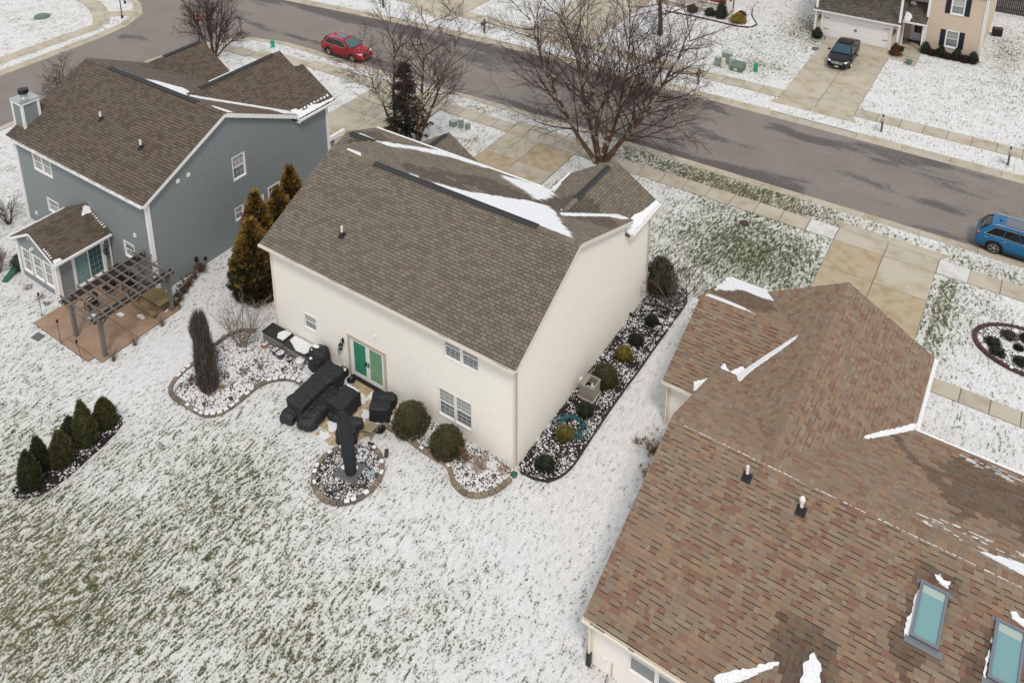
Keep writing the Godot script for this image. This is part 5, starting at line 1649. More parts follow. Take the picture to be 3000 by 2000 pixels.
	slope(H, R, [Vector3(10.9, 5.55, -66.4), Vector3(-2.6, 5.55, -66.4), Vector3(-2.6, 8.2, -60.5), Vector3(10.9, 8.2, -60.5)], st)
	finish_roof(R, st, 0)
	gutter(H, Vector3(-2.4, 2.48, -52.84), Vector3(4.75, 2.48, -52.84), Vector3(0, 0, 1), M.white)
	gutter(H, Vector3(4.7, 2.58, -53.84), Vector3(6.5, 2.58, -53.84), Vector3(0, 0, 1), M.white, true)
	simple_part("porch_beam", H, M.white, [[Vector3(4.68, 2.38, -54.1), Vector3(6.42, 2.58, -53.9)]])
	downspout(H, [Vector3(10.68, 5.4, -54.7), Vector3(10.68, 0.3, -54.7), Vector3(10.8, 0.12, -54.4)], M.white)
	downspout(H, [Vector3(2.14, 5.4, -55.24), Vector3(2.14, 3.7, -55.2), Vector3(2.2, 3.55, -55.0)], M.white)
	downspout(H, [Vector3(4.7, 5.4, -56.14), Vector3(4.7, 4.1, -56.1), Vector3(4.72, 3.9, -55.8)], M.white)
	snow_patch(R, Vector3(4.7, 2.6, -53.85), UX, Vector3(0, 1.1, -2.45).normalized(), [[0.0, 0.0], [0.55, 0.0], [0.6, 0.5], [0.4, 1.0], [0.0, 1.2]], 0.03, 0.03, 0.12)
	snow_patch(R, Vector3(4.7, 2.6, -53.85), UX, Vector3(0, 1.1, -2.45).normalized(), [[0.1, 2.2], [0.6, 2.1], [0.5, 2.5], [0.1, 2.6]], 0.03, 0.03)
	# brick house at the top edge with a white porch railing
	var Bh := thing("house", "red brick house front behind a white porch railing at the top edge", "house", Vector3(-14, 0, -56))
	siding("brick_front", Bh, Vector3(-20, 0, -54.4), UX, P2([[0, 0], [10, 0], [10, 3.0], [0, 3.0]]), [[7.3, 1.0, 1.3, 1.5]], M.brick_wall, 0.08, 0.006)
	siding("side_wall", Bh, Vector3(-10, 0, -54.4), UE, P2([[0, 0], [12, 0], [12, 5.4], [0, 5.4]]), [], M.white_vinyl, 0.12, 0.014, 0.98)
	siding("upper_front", Bh, Vector3(-20, 0, -54.41), UX, P2([[0, 3.0], [10, 3.0], [10, 5.4], [0, 5.4]]), [], M.white_vinyl, 0.12, 0.014, 0.98)
	window(Bh, Vector3(-20, 0, -54.4), UX, 7.3, 1.0, 1.3, 1.5, {})
	simple_part("porch_floor", Bh, M.concrete2, [[Vector3(-17, -0.1, -54.4), Vector3(-10.0, 0.32, -52.75)]])
	simple_part("porch_post", Bh, M.white, [[Vector3(-10.22, 0.0, -52.98), Vector3(-10.0, 2.6, -52.76)]])
	var rail := node("railing", Bh)
	simple_part("rail", rail, M.white, [[Vector3(-17, 1.12, -52.86), Vector3(-10.2, 1.19, -52.78)], [Vector3(-17, 0.42, -52.86), Vector3(-10.2, 0.48, -52.78)]])
	var pk := MB.new()
	pk.aabox(Vector3(-0.022, 0.47, -0.012), Vector3(0.022, 1.13, 0.012))
	var pm := pk.mesh(M.white)
	for k in 52:
		put("picket", pm, rail, Transform3D(Basis(), Vector3(-16.9 + k * 0.13, 0, -52.82) - Bh.position))
	for q in [-16.9, -14.1, -11.9]:
		simple_part("rail_post", rail, M.white, [[Vector3(q - 0.06, 0.1, -52.88), Vector3(q + 0.06, 1.3, -52.76)]])
	simple_part("side_panel", rail, M.white, [[Vector3(-10.14, 0.35, -54.3), Vector3(-10.08, 1.2, -53.0)]])
	var R2 := node("roof", Bh)
	var st2 := style("b", pal, false, 0.3, 0.014)
	slope(Bh, R2, [Vector3(-20.2, 5.4, -54.1), Vector3(-9.7, 5.4, -54.1), Vector3(-9.7, 8.2, -60), Vector3(-20.2, 8.2, -60)], st2)
	slope(Bh, R2, [Vector3(-9.7, 5.4, -66), Vector3(-20.2, 5.4, -66), Vector3(-20.2, 8.2, -60), Vector3(-9.7, 8.2, -60)], st2)
	finish_roof(R2, st2, 0)
	# wooden fence behind the beige house
	var F := thing("fence", "dark weathered wooden board fence beside the beige house", "fence", Vector3(13, 0, -68))
	var fb := MB.new()
	fb.aabox(Vector3(-0.07, 0.0, -0.01), Vector3(0.07, 1.75, 0.01))
	fb.tri(Vector3(-0.07, 1.75, 0.01), Vector3(0.07, 1.75, 0.01), Vector3(0, 1.82, 0.01))
	var fm := fb.mesh(M.wood_fence)
	for k in 50:
		put("board", fm, F, Transform3D(Basis(), Vector3(-2.4 + k * 0.152, jit(0.02), 0.02 * (k % 2))))
	simple_part("rail", F, M.wood_fence, [[Vector3(10.6, 0.4, -68.06), Vector3(18.2, 0.49, -68.02)], [Vector3(10.6, 1.4, -68.06), Vector3(18.2, 1.49, -68.02)]])

# ---------------------------------------------------------------- plants
func wander(p: Vector3, d: Vector3, L: float, r0: float, r1: float, n: int, wob: float, lift: float) -> Array:
	var pts := [p]
	var rs := [r0]
	var dirs := [d]
	for i in n:
		d = (d + Vector3(jit(wob), jit(wob) + lift, jit(wob))).normalized()
		p += d * (L / n)
		pts.append(p); rs.append(lerpf(r0, r1, float(i + 1) / n)); dirs.append(d)
	return [pts, rs, dirs]

func side_dir(d: Vector3, ang: float) -> Vector3:
	var x := d.cross(Vector3(0.3, 0.2, 0.9)).normalized()
	var y := d.cross(x)
	var a := rng.randf() * TAU
	return (d * cos(ang) + (x * cos(a) + y * sin(a)) * sin(ang)).normalized()

# bare branches: each level hangs shorter, thinner shoots on the one before
func twigs(mb: MB, pts: Array, dirs: Array, r: float, L: float, lv: Array, level: int, cols: Array) -> void:
	var q: Dictionary = lv[level]
	var n: int = q.n
	for k in n:
		var f := lerpf(q.from, 1.0, (k + rng.randf()) / n)
		var fi := f * (pts.size() - 1)
		var i := mini(int(fi), pts.size() - 2)
		var p: Vector3 = (pts[i] as Vector3).lerp(pts[i + 1], fi - i)
		var d := side_dir(dirs[i], rng.randf_range(q.a0, q.a1))
		d = (d + Vector3(0, q.lift, 0)).normalized()
		var len: float = L * q.len * lerpf(1.15, 0.5, f) * rng.randf_range(0.7, 1.25)
		var rr: float = maxf(r * q.thin * lerpf(1.0, 0.55, f), q.rmin)
		var w := wander(p, d, len, rr, q.rmin * 0.7, q.seg, q.wob, q.up)
		mb.col = (cols[mini(level, cols.size() - 1)] as Color) * rng.randf_range(0.8, 1.2)
		mb.tube(w[0], w[1], 4 if level == 0 else 3)
		if level + 1 < lv.size():
			twigs(mb, w[0], w[2], rr, len, lv, level + 1, cols)

func bark_stem(mb: MB, w: Array, sides: int, lo: Color, hi: Color, patch: float) -> void:
	# short rings so that peeling patches of another tone can alternate
	var pts: Array = w[0]
	var rs: Array = w[1]
	for i in pts.size() - 1:
		var a: Vector3 = pts[i]
		var b: Vector3 = pts[i + 1]
		for k in 4:
			var t0 := k / 4.0
			var t1 := (k + 1) / 4.0
			mb.col = (hi if rng.randf() < patch * (float(i) / pts.size()) + 0.08 else lo) * rng.randf_range(0.7, 1.25)
			mb.tube([a.lerp(b, t0), a.lerp(b, t1 + 0.02)], [lerpf(rs[i], rs[i + 1], t0), lerpf(rs[i], rs[i + 1], t1)], sides)

func birch(label: String, at: Vector3, stems: Array, height: float, lv: Array, group := "") -> Node3D:
	var o := thing("birch_tree", label, "tree", at, group)
	var tr := MB.new()
	var cr := MB.new()
	for s in stems:
		var d := Vector3(s[0], 1.0, s[1]).normalized()
		var L: float = height * s[2]
		var w := wander(Vector3(s[0] * 0.25, -0.1, s[1] * 0.25), d, L, s[3], 0.012, 10, 0.10, 0.05)
		bark_stem(tr, w, 9, Color(0.15, 0.085, 0.052), Color(0.50, 0.38, 0.29), 0.8)
		twigs(cr, w[0], w[2], s[3], L, lv, 0, [Color(0.095, 0.058, 0.040), Color(0.085, 0.05, 0.038), Color(0.08, 0.045, 0.038)])
	put("trunk", tr.mesh(M.bark), o)
	put("crown", cr.mesh(M.bark), o)
	return o

func shrub_bare(called: String, label: String, at: Vector3, n: int, height: float, spread: float, r: float, lv: Array, cols: Array, group := "") -> Node3D:
	var o := thing(called, label, "shrub", at, group)
	var st := MB.new()
	var cr := MB.new()
	for k in n:
		var a := TAU * (k + rng.randf()) / n
		var d := Vector3(cos(a) * spread * rng.randf_range(0.3, 1.0), 1.0, sin(a) * spread * rng.randf_range(0.3, 1.0)).normalized()
		var L := height * rng.randf_range(0.75, 1.05)
		var w := wander(Vector3(cos(a), 0, sin(a)) * 0.08, d, L, r, r * 0.25, 6, 0.16, 0.06)
		st.col = (cols[0] as Color) * rng.randf_range(0.8, 1.2)
		st.tube(w[0], w[1], 5)
		twigs(cr, w[0], w[2], r, L, lv, 0, cols)
	put("stems", st.mesh(M.bark), o)
	put("twigs", cr.mesh(M.bark), o)
	return o

# evergreen foliage: small sprays through the volume of a turned outline
# prof(t) -> radius for t 0..1 of the height
func sprays(mb: MB, n: int, h: float, prof: Array, size: float, cols: Array, depth: float, upward: float, lump: float, tip_cols := [], tip := 0.0) -> void:
	var nz := FastNoiseLite.new()
	nz.seed = rng.randi() % 10000
	nz.frequency = lump
	var total := 0.0
	for i in n:
		var t := rng.randf()
		var k := t * (prof.size() - 1)
		var ki := mini(int(k), prof.size() - 2)
		var R := lerpf(prof[ki], prof[ki + 1], k - ki)
		# keep density even over the surface
		if rng.randf() > (R + 0.12) / (prof.max() + 0.12):
			continue
		var a := rng.randf() * TAU
		var y := t * h
		var lum := nz.get_noise_3d(cos(a) * 3.0, y * 2.0, sin(a) * 3.0)
		var rr := R * (1.0 + lum * 0.4) * (1.0 - depth * pow(rng.randf(), 1.7))
		var p := Vector3(cos(a) * rr, y, sin(a) * rr)
		var out := Vector3(cos(a), upward + jit(0.35), sin(a)).normalized()
		out = (out + Vector3(jit(0.35), jit(0.3), jit(0.35))).normalized()
		var s := size * rng.randf_range(0.6, 1.3)
		var side := out.cross(Vector3(jit(1), jit(1) + 0.4, jit(1))).normalized()
		var c: Color = cols[rng.randi() % cols.size()]
		if tip_cols.size() > 0 and rr > R * 0.82 and rng.randf() < tip * smoothstep(0.25, 0.95, t + jit(0.25)):
			c = tip_cols[rng.randi() % tip_cols.size()]
		mb.col = c * rng.randf_range(0.75, 1.25)
		var q := p + out * s
		mb.tri(p - side * s * 0.16, p + side * s * 0.16, q)
		var m := p + out * s * 0.45
		mb.tri(m, m + (out + side * 1.3).normalized() * s * 0.55, m + out * s * 0.2)
		mb.tri(m, m + (out - side * 1.3).normalized() * s * 0.55, m - out * s * 0.14)

func core(mb: MB, h: float, prof: Array, k: float, c: Color) -> void:
	mb.col = c
	var pr := []
	for i in prof.size(): pr.append([maxf(prof[i] * k, 0.005), h * i / (prof.size() - 1) * 0.97])
	mb.lathe(Vector3.ZERO, pr, 14)

func evergreen(called: String, label: String, at: Vector3, h: float, prof: Array, n: int, size: float, cols: Array, depth: float, upward: float, lump: float, tips := [], tip := 0.0, group := "", category := "shrub") -> Node3D:
	var o := thing(called, label, category, at, group)
	var mb := MB.new()
	core(mb, h, prof, 0.72, cols[0])
	sprays(mb, n, h, prof, size, cols, depth, upward, lump, tips, tip)
	put("foliage", mb.mesh(M.leaf), o)
	var tk := MB.new()
	tk.col = Color(0.06, 0.042, 0.03)
	tk.tube([Vector3(0, -0.05, 0), Vector3(0, h * 0.25, 0)], [prof[0] * 0.14 + 0.02, 0.02], 6)
	put("stem", tk.mesh(M.bark), o)
	return o

# a clump of dry stalks and seed heads
func dry_clump(label: String, at: Vector3, n: int, h: float, spread: float, col: Color, heads: float, head_col: Color, group := "") -> Node3D:
	var o := thing("dry_plant", label, "plant", at, group)
	var mb := MB.new()
	var hd := MB.new()
	for k in n:
		var a := rng.randf() * TAU
		var d := Vector3(cos(a) * spread * rng.randf(), 1, sin(a) * spread * rng.randf()).normalized()
		var w := wander(Vector3(jit(spread * 0.12), 0, jit(spread * 0.12)), d, h * rng.randf_range(0.5, 1.1), 0.008, 0.004, 4, 0.16, -0.06)
		mb.col = col * rng.randf_range(0.7, 1.3)
		mb.tube(w[0], w[1], 3)
		if rng.randf() < heads:
			var e: Vector3 = w[0][4]
			for j in 16:
				hd.col = head_col * rng.randf_range(0.6, 1.3)
				var p := e + Vector3(jit(0.06), jit(0.05), jit(0.06))
				hd.tri(p, p + Vector3(jit(0.07), jit(0.07), jit(0.07)), p + Vector3(jit(0.07), jit(0.07), jit(0.07)))
	put("stalks", mb.mesh(M.straw), o)
	if heads > 0: put("seed_heads", hd.mesh(M.straw), o).set_meta("kind", "stuff")
	return o

func build_plants() -> void:
	var blv := [
		{"n": 22, "from": 0.2, "a0": 0.6, "a1": 1.25, "len": 0.5, "thin": 0.34, "rmin": 0.010, "seg": 5, "wob": 0.13, "up": 0.03, "lift": 0.1},
		{"n": 10, "from": 0.2, "a0": 0.4, "a1": 0.95, "len": 0.5, "thin": 0.45, "rmin": 0.0095, "seg": 4, "wob": 0.17, "up": 0.02, "lift": 0.05},
		{"n": 6, "from": 0.2, "a0": 0.35, "a1": 0.9, "len": 0.6, "thin": 0.6, "rmin": 0.0075, "seg": 3, "wob": 0.2, "up": 0.0, "lift": 0.05}]
	var blv2 := blv.duplicate(true)
	blv2[0].n = 16; blv2[1].n = 8; blv2[2].n = 5
	rng.seed = 101
	birch("large multi-stemmed bare birch by the street in front of the cream house", Vector3(-8.0, 0, -23.0), [[-0.66, 0.15, 0.95, 0.17], [-0.26, -0.10, 1.02, 0.16], [-0.05, 0.25, 1.0, 0.15], [0.12, -0.28, 0.98, 0.15], [0.52, 0.05, 1.0, 0.19], [0.34, 0.46, 0.85, 0.12], [0.80, -0.2, 0.9, 0.12]], 11.6, blv, "bare birches in the front yards")
	rng.seed = 102
	birch("bare birch with pale peeling trunk right of the dark spruce", Vector3(-20.0, 0, -18.7), [[0.08, 0.05, 1.0, 0.18], [0.34, -0.15, 0.92, 0.11], [0.26, 0.35, 0.7, 0.08]], 10.2, blv2, "bare birches in the front yards")
	rng.seed = 103
	birch("slender bare birch left of the dark spruce", Vector3(-21.7, 0, -18.5), [[-0.06, -0.03, 1.0, 0.14], [-0.32, 0.2, 0.75, 0.08]], 9.2, blv2, "bare birches in the front yards")
	rng.seed = 104
	var olv := [
		{"n": 22, "from": 0.25, "a0": 0.9, "a1": 1.45, "len": 0.5, "thin": 0.3, "rmin": 0.012, "seg": 5, "wob": 0.16, "up": 0.03, "lift": 0.1},
		{"n": 8, "from": 0.2, "a0": 0.4, "a1": 1.0, "len": 0.45, "thin": 0.45, "rmin": 0.009, "seg": 4, "wob": 0.2, "up": 0.0, "lift": 0.0},
		{"n": 5, "from": 0.2, "a0": 0.4, "a1": 1.0, "len": 0.55, "thin": 0.6, "rmin": 0.008, "seg": 3, "wob": 0.2, "up": 0.0, "lift": 0.0}]
	var oak := birch("bare tree with dark single trunk on the far lawn at the top edge", Vector3(-13.6, 0, -45.4), [[0.02, 0.02, 1.0, 0.24]], 8.5, olv)
	oak.name = "bare_tree"
	rng.seed = 105
	var ctl := [
		{"n": 12, "from": 0.2, "a0": 0.35, "a1": 0.85, "len": 0.55, "thin": 0.5, "rmin": 0.014, "seg": 4, "wob": 0.14, "up": 0.03, "lift": 0.1},
		{"n": 7, "from": 0.2, "a0": 0.35, "a1": 0.8, "len": 0.55, "thin": 0.5, "rmin": 0.011, "seg": 3, "wob": 0.16, "up": 0.02, "lift": 0.06},
		{"n": 4, "from": 0.2, "a0": 0.3, "a1": 0.8, "len": 0.6, "thin": 0.6, "rmin": 0.010, "seg": 3, "wob": 0.18, "up": 0.0, "lift": 0.05}]
	var ct := birch("vase-shaped bare tree behind the stop sign at the street corner", Vector3(-43.4, 0, -20.2), [[-0.5, 0.1, 0.95, 0.11], [-0.2, -0.3, 1.0, 0.11], [0.1, 0.3, 1.0, 0.12], [0.35, -0.2, 1.0, 0.11], [0.65, 0.2, 0.9, 0.09], [-0.75, -0.1, 0.85, 0.08], [0.85, -0.1, 0.8, 0.08]], 5.2, ctl)
	ct.name = "corner_tree"
	for e in [oak, ct]:
		var tm: MeshInstance3D = e.get_node("trunk")
		tm.material_override = mott(0.085, 0.055, 0.042, M.bark.albedo_texture, 1.6, 0.95)
	rng.seed = 106
	var sl := birch("thin bare sapling beside the road behind the grey house", Vector3(-44.8, 0, -7.6), [[0.05, 0.05, 1.0, 0.07], [-0.35, 0.1, 0.7, 0.04], [-0.5, 0.4, 0.6, 0.03]], 4.2, [blv[0], blv[1]])
	sl.name = "sapling"
	var tm2: MeshInstance3D = sl.get_node("trunk")
	tm2.material_override = mott(0.12, 0.09, 0.07, M.bark.albedo_texture, 1.6, 0.95)
	# crape-like shrub by the deck boxes
	rng.seed = 107
	var slv := [
		{"n": 7, "from": 0.3, "a0": 0.4, "a1": 1.0, "len": 0.5, "thin": 0.55, "rmin": 0.007, "seg": 4, "wob": 0.3, "up": 0.03, "lift": 0.1},
		{"n": 5, "from": 0.2, "a0": 0.4, "a1": 1.1, "len": 0.5, "thin": 0.6, "rmin": 0.006, "seg": 3, "wob": 0.35, "up": 0.0, "lift": 0.0}]
	var slv2: Dictionary = slv[1].duplicate()
	slv2.n = 3
	var pale := [Color(0.30, 0.245, 0.185), Color(0.26, 0.21, 0.16), Color(0.24, 0.19, 0.145)]
	shrub_bare("bare_shrub", "pale twisting bare shrub in the stone-edged bed by the arborvitae", Vector3(-14.7, 0, 1.6), 13, 2.5, 0.85, 0.028, slv, pale)
	rng.seed = 108
	shrub_bare("bare_shrub", "large tangled bare shrub at the front corner of the cream house", Vector3(1.45, 0, -12.75), 11, 3.0, 0.95, 0.03, [slv[0], slv[1], slv2], [Color(0.16, 0.12, 0.085), Color(0.14, 0.105, 0.075), Color(0.125, 0.095, 0.07)])
	rng.seed = 109
	shrub_bare("bare_shrub", "rounded dark twiggy shrub at the back corner of the grey house", Vector3(-34.2, 0, 2.6), 16, 1.5, 0.8, 0.02, [slv[0], slv[1]], [Color(0.085, 0.06, 0.05), Color(0.08, 0.055, 0.045)])
	shrub_bare("bare_shrub", "tan upright shrub at the left edge beside the sun room", Vector3(-30.2, 0, 5.3), 18, 1.35, 0.45, 0.014, [slv[0], slv[1]], [Color(0.23, 0.16, 0.10), Color(0.2, 0.14, 0.09)])
	# clipped balls
	rng.seed = 110
	var ballp := [0.45, 0.86, 1.0, 1.03, 1.0, 0.94, 0.84, 0.68, 0.46, 0.02]
	for q in [[-4.74, 0.92, 0.72, "round clipped shrub by the cream wall nearest the covered armchair", 6500], [-2.77, 0.96, 0.67, "round clipped shrub by the cream wall under the lower window", 6000], [1.02, -6.15, 0.52, "largest clipped round shrub in the side bed beyond the air conditioner", 4500]]:
		var pr := []
		for e in ballp: pr.append(e * q[2])
		evergreen("ball_shrub", q[3], Vector3(q[0], 0, q[1]), q[2] * 2.0, pr, q[4], 0.085, [Color(0.050, 0.050, 0.016), Color(0.062, 0.058, 0.018), Color(0.042, 0.042, 0.014), Color(0.075, 0.064, 0.022)], 0.16, 0.25, 0.9, [Color(0.085, 0.072, 0.026)], 0.5, "clipped round shrubs")
	var small := [[1.12, -10.95, 0.30, 0.45, "small dark shrub in the side bed nearest the bare shrub", 0], [1.08, -9.25, 0.32, 0.5, "small dark round shrub next to the yellow one in the side bed", 0], [1.02, -8.05, 0.36, 0.62, "yellow-green shrub in the middle of the side bed", 1], [1.08, -4.05, 0.34, 0.55, "small olive shrub in front of the air conditioner", 0], [0.92, -2.5, 0.34, 0.5, "yellow-green shrub beside the coiled teal hose", 1], [1.0, -0.75, 0.36, 0.42, "low dark shrub in the mulch nearest the house corner", 0]]
	for q in small:
		var pr := []
		for e in ballp: pr.append(e * q[2])
		var cs := [Color(0.02, 0.032, 0.016), Color(0.028, 0.04, 0.018), Color(0.036, 0.04, 0.016)]
		if q[5] == 1: cs = [Color(0.20, 0.16, 0.03), Color(0.12, 0.10, 0.025), Color(0.07, 0.065, 0.02), Color(0.26, 0.21, 0.05)]
		evergreen("low_shrub", q[4], Vector3(q[0], 0, q[1]), q[3], pr, 1300, 0.11, cs, 0.35, 0.6, 0.9, [], 0.0, "small shrubs in the side bed")
	# broad dark holly at the corner
	evergreen("holly_shrub", "dark broad-leaved evergreen against the front corner of the cream house", Vector3(0.45, 0, -13.4), 2.1, [0.55, 0.75, 0.8, 0.78, 0.65, 0.45, 0.15], 4200, 0.13, [Color(0.014, 0.026, 0.012), Color(0.02, 0.034, 0.016), Color(0.03, 0.045, 0.02)], 0.5, 0.2, 0.7)
	# six narrow conifers in the far back bed
	var cone := [0.30, 0.42, 0.46, 0.45, 0.40, 0.33, 0.24, 0.13, 0.01]
	var olive := [Color(0.066, 0.070, 0.020), Color(0.082, 0.082, 0.024), Color(0.052, 0.058, 0.018), Color(0.10, 0.092, 0.03)]
	var dark := [Color(0.040, 0.050, 0.018), Color(0.05, 0.058, 0.02), Color(0.032, 0.040, 0.015)]
	var cl := [[-15.6, 11.75, 1.95, 0.86, dark, "dwarf conifer nearest the camera end of the left dark mulch bed"], [-16.1, 11.05, 1.75, 0.74, dark, "dark conifer half hidden behind the nearest one in the mulch bed"], [-15.65, 10.35, 1.75, 0.95, olive, "plump olive conifer in the middle of the mulch bed front row"], [-16.2, 9.6, 1.5, 0.92, dark, "dark conifer behind the plump olive one in the mulch bed"], [-15.7, 9.25, 2.35, 0.95, olive, "tallest olive conifer in the dark mulch bed"], [-15.92, 8.2, 1.55, 1.0, olive, "short wide conifer at the patio end of the mulch bed"]]
	for q in cl:
		var pr := []
		for e in cone: pr.append(e * q[3])
		evergreen("conifer", q[5], Vector3(q[0], 0, q[1]), q[2], pr, 3600, 0.13, q[4], 0.3, 0.9, 1.0, [Color(0.085, 0.08, 0.025)], 0.35, "dwarf conifers in the mulch bed")
	# arborvitae between the houses
	var arb := [0.75, 0.98, 1.0, 0.97, 0.9, 0.8, 0.66, 0.48, 0.28, 0.04]
	var gold := [Color(0.26, 0.145, 0.024), Color(0.34, 0.20, 0.035), Color(0.20, 0.115, 0.024)]
	var agr := [Color(0.030, 0.031, 0.012), Color(0.044, 0.042, 0.015), Color(0.06, 0.048, 0.016), Color(0.024, 0.026, 0.012)]
	var al := [[-16.95, -1.35, 4.6, 1.15, 11000, "tall golden-tipped arborvitae nearest the back corner of the cream house"], [-17.85, -2.5, 5.3, 1.0, 9000, "golden-tipped arborvitae second from the back between the two houses"], [-17.5, -3.8, 5.0, 1.05, 9000, "broad golden arborvitae third from the back between the two houses"], [-18.4, -5.5, 5.1, 0.95, 8000, "golden-tipped arborvitae farthest along the cream house left side"]]
	for q in al:
		var pr := []
		for e in arb: pr.append(e * q[3])
		evergreen("arborvitae", q[5], Vector3(q[0], 0, q[1]), q[2], pr, q[4], 0.26, agr, 0.4, 1.1, 0.6, gold, 1.5, "arborvitae between the grey and cream houses", "tree")
	# dark spruce in the front yard, open at the base
	var spr := thing("spruce_tree", "dark ragged spruce between two bare birches in the front yard", "tree", Vector3(-20.9, 0, -18.6))
	var sm := MB.new()
	var tk := MB.new()
	tk.col = Color(0.055, 0.038, 0.03)
	tk.tube([Vector3(0, -0.1, 0), Vector3(0, 3, 0), Vector3(0.05, 5.9, 0)], [0.13, 0.08, 0.01], 7)
	for k in 240:
		var t := pow(rng.randf(), 0.8)
		var y := 0.4 + t * 5.3
		var a := rng.randf() * TAU
		var L := lerpf(1.9, 0.25, t) * rng.randf_range(0.55, 1.15)
		var d := Vector3(cos(a), rng.randf_range(-0.25, 0.25), sin(a)).normalized()
		tk.tube([Vector3(0, y, 0), Vector3(0, y, 0) + d * L], [0.02, 0.006], 3)
		for j in int(26 * L / 1.0) + 10:
			var p := Vector3(0, y, 0) + d * L * pow(rng.randf(), 0.6) + Vector3(jit(0.1), jit(0.1), jit(0.1))
			var s := rng.randf_range(0.12, 0.26)
			var o2 := (d + Vector3(jit(0.9), jit(0.5), jit(0.9))).normalized()
			var sd := o2.cross(Vector3(jit(1), 1, jit(1))).normalized()
			sm.col = Color(0.024, 0.027, 0.015) * rng.randf_range(0.7, 1.5) + Color(0.012, 0.006, 0.0) * rng.randf()
			sm.tri(p - sd * s * 0.2, p + sd * s * 0.2, p + o2 * s)
			sm.tri(p, p + (o2 + sd).normalized() * s * 0.7, p + o2 * s * 0.35)
	put("foliage", sm.mesh(M.leaf), spr)
	put("trunk", tk.mesh(M.bark), spr)
	# shaggy juniper column
	var ju := thing("juniper_column", "tall shaggy grey-brown columnar juniper in the stone-edged bed", "tree", Vector3(-13.75, 0, 4.35))
	var jm := MB.new()
	var jp := [0.34, 0.40, 0.44, 0.45, 0.43, 0.38, 0.34, 0.32, 0.29, 0.18]
	for k in 5200:
		var t := rng.randf()
		var i := t * 9.0
		var ii := mini(int(i), 8)
		var R := lerpf(jp[ii], jp[ii + 1], i - ii) * (1.0 + 0.12 * sin(t * 17.0))
		var a := rng.randf() * TAU
		var rr := R * sqrt(rng.randf_range(0.25, 1.12)) * (1.0 + 0.16 * sin(a * 3.0 + t * 9.0))
		var p := Vector3(cos(a) * rr - t * 0.22, 0.05 + t * 3.9, sin(a) * rr)
		var d := Vector3(cos(a) * 0.22 + jit(0.2), 1.0, sin(a) * 0.22 + jit(0.2)).normalized()
		var s := rng.randf_range(0.22, 0.62)
		var sd := d.cross(Vector3(jit(1), 0.2, jit(1))).normalized()
		var cc := Color(0.085, 0.073, 0.070).lerp(Color(0.16, 0.125, 0.098), rng.randf()) * rng.randf_range(0.5, 1.25)
		if t < 0.06: cc = Color(0.16, 0.095, 0.05) * rng.randf_range(0.6, 1.2)
		jm.col = cc
		jm.tri(p - sd * 0.016, p + sd * 0.016, p + d * s)
		jm.tri(p - sd * 0.02 + d * s * 0.2, p + d * s * 0.35, p + d * s * 0.75 + sd * 0.09)
	var jc := MB.new()
	jc.col = Color(0.085, 0.073, 0.070)
	var jl := []
	for i in 10: jl.append([jp[i] * 0.62, 3.9 * i / 9.0])
	jl.append([0.0, 3.95])
	jc.lathe(Vector3.ZERO, jl, 12, Basis(Vector3(1, 0, 0), Vector3(-0.056, 1, 0), Vector3(0, 0, 1)))
	put("foliage", jm.mesh(M.leaf), ju)
	put("heart", jc.mesh(M.bark), ju)
	# dry perennials
	rng.seed = 120
	var straw := Color(0.34, 0.235, 0.12)
	var rust := Color(0.16, 0.065, 0.03)
	dry_clump("dried rust-brown hydrangea heads beside the second round shrub", Vector3(-1.85, 0, 0.85), 40, 0.8, 0.9, Color(0.42, 0.36, 0.29), 0.55, rust)
	dry_clump("pale dried hydrangea clump in the half-round stone bed", Vector3(-1.1, 0, 0.85), 46, 0.62, 0.9, Color(0.48, 0.41, 0.33), 0.55, Color(0.40, 0.30, 0.23))
	dry_clump("orange-tan grass tuft at the house corner by the drain", Vector3(-0.3, 0, 0.42), 60, 0.35, 1.2, Color(0.40, 0.22, 0.08), 0.0, rust)
	for q in [[-4.75, 4.35, "tan ornamental grass tuft right of the umbrella base in the round bed"], [-5.05, 4.75, "larger tan grass tuft at the front right of the round bed"], [-5.75, 5.02, "tan grass tuft at the front of the round bed"], [-5.95, 4.72, "small brown tuft left of the front tuft in the round bed"], [-6.3, 3.85, "brown grass tuft at the back left of the round bed"]]:
		dry_clump(q[2], Vector3(q[0], 0, q[1]), 60, 0.22, 1.6, straw, 0.0, straw, "dry tufts in the round bed")
	dry_clump("reddish dried plant in the left bed front corner", Vector3(-14.8, 0, 4.55), 40, 0.3, 1.3, Color(0.13, 0.045, 0.025), 0.2, Color(0.13, 0.045, 0.025))
	dry_clump("straw-coloured tuft right of the juniper column", Vector3(-13.35, 0, 3.95), 60, 0.3, 0.8, Color(0.45, 0.26, 0.10), 0.0, straw)
	for q in [[-13.7, 3.45, "bare stalks behind the straw tuft in the left bed"], [-13.25, 2.85, "spreading bare stalks in the middle of the left bed"], [-12.85, 2.15, "bare stalks in front of the row of pots"]]:
		dry_clump(q[2], Vector3(q[0], 0, q[1]), 26, 0.5, 0.8, Color(0.10, 0.065, 0.05), 0.0, straw, "bare stalks in the left bed")
	var nn := 0
	for q in [[-20.6, 0.2], [-20.3, 0.7], [-20.1, 1.2], [-20.85, -0.4], [-21.0, -1.0], [-19.9, 1.6]]:
		dry_clump(["leafless brown perennial against the grey wall behind the pergola", "leafless brown perennial second along the grey wall", "brown perennial by the pergola back post", "dark stalks along the grey wall near the meter", "dark stalks farthest along the grey wall", "brown twigs at the patio slab back corner"][nn], Vector3(q[0], 0, q[1]), 60, 0.5, 1.0, Color(0.085, 0.06, 0.045), 0.35, Color(0.10, 0.055, 0.03), "brown perennials along the grey wall")
		nn += 1
	nn = 0
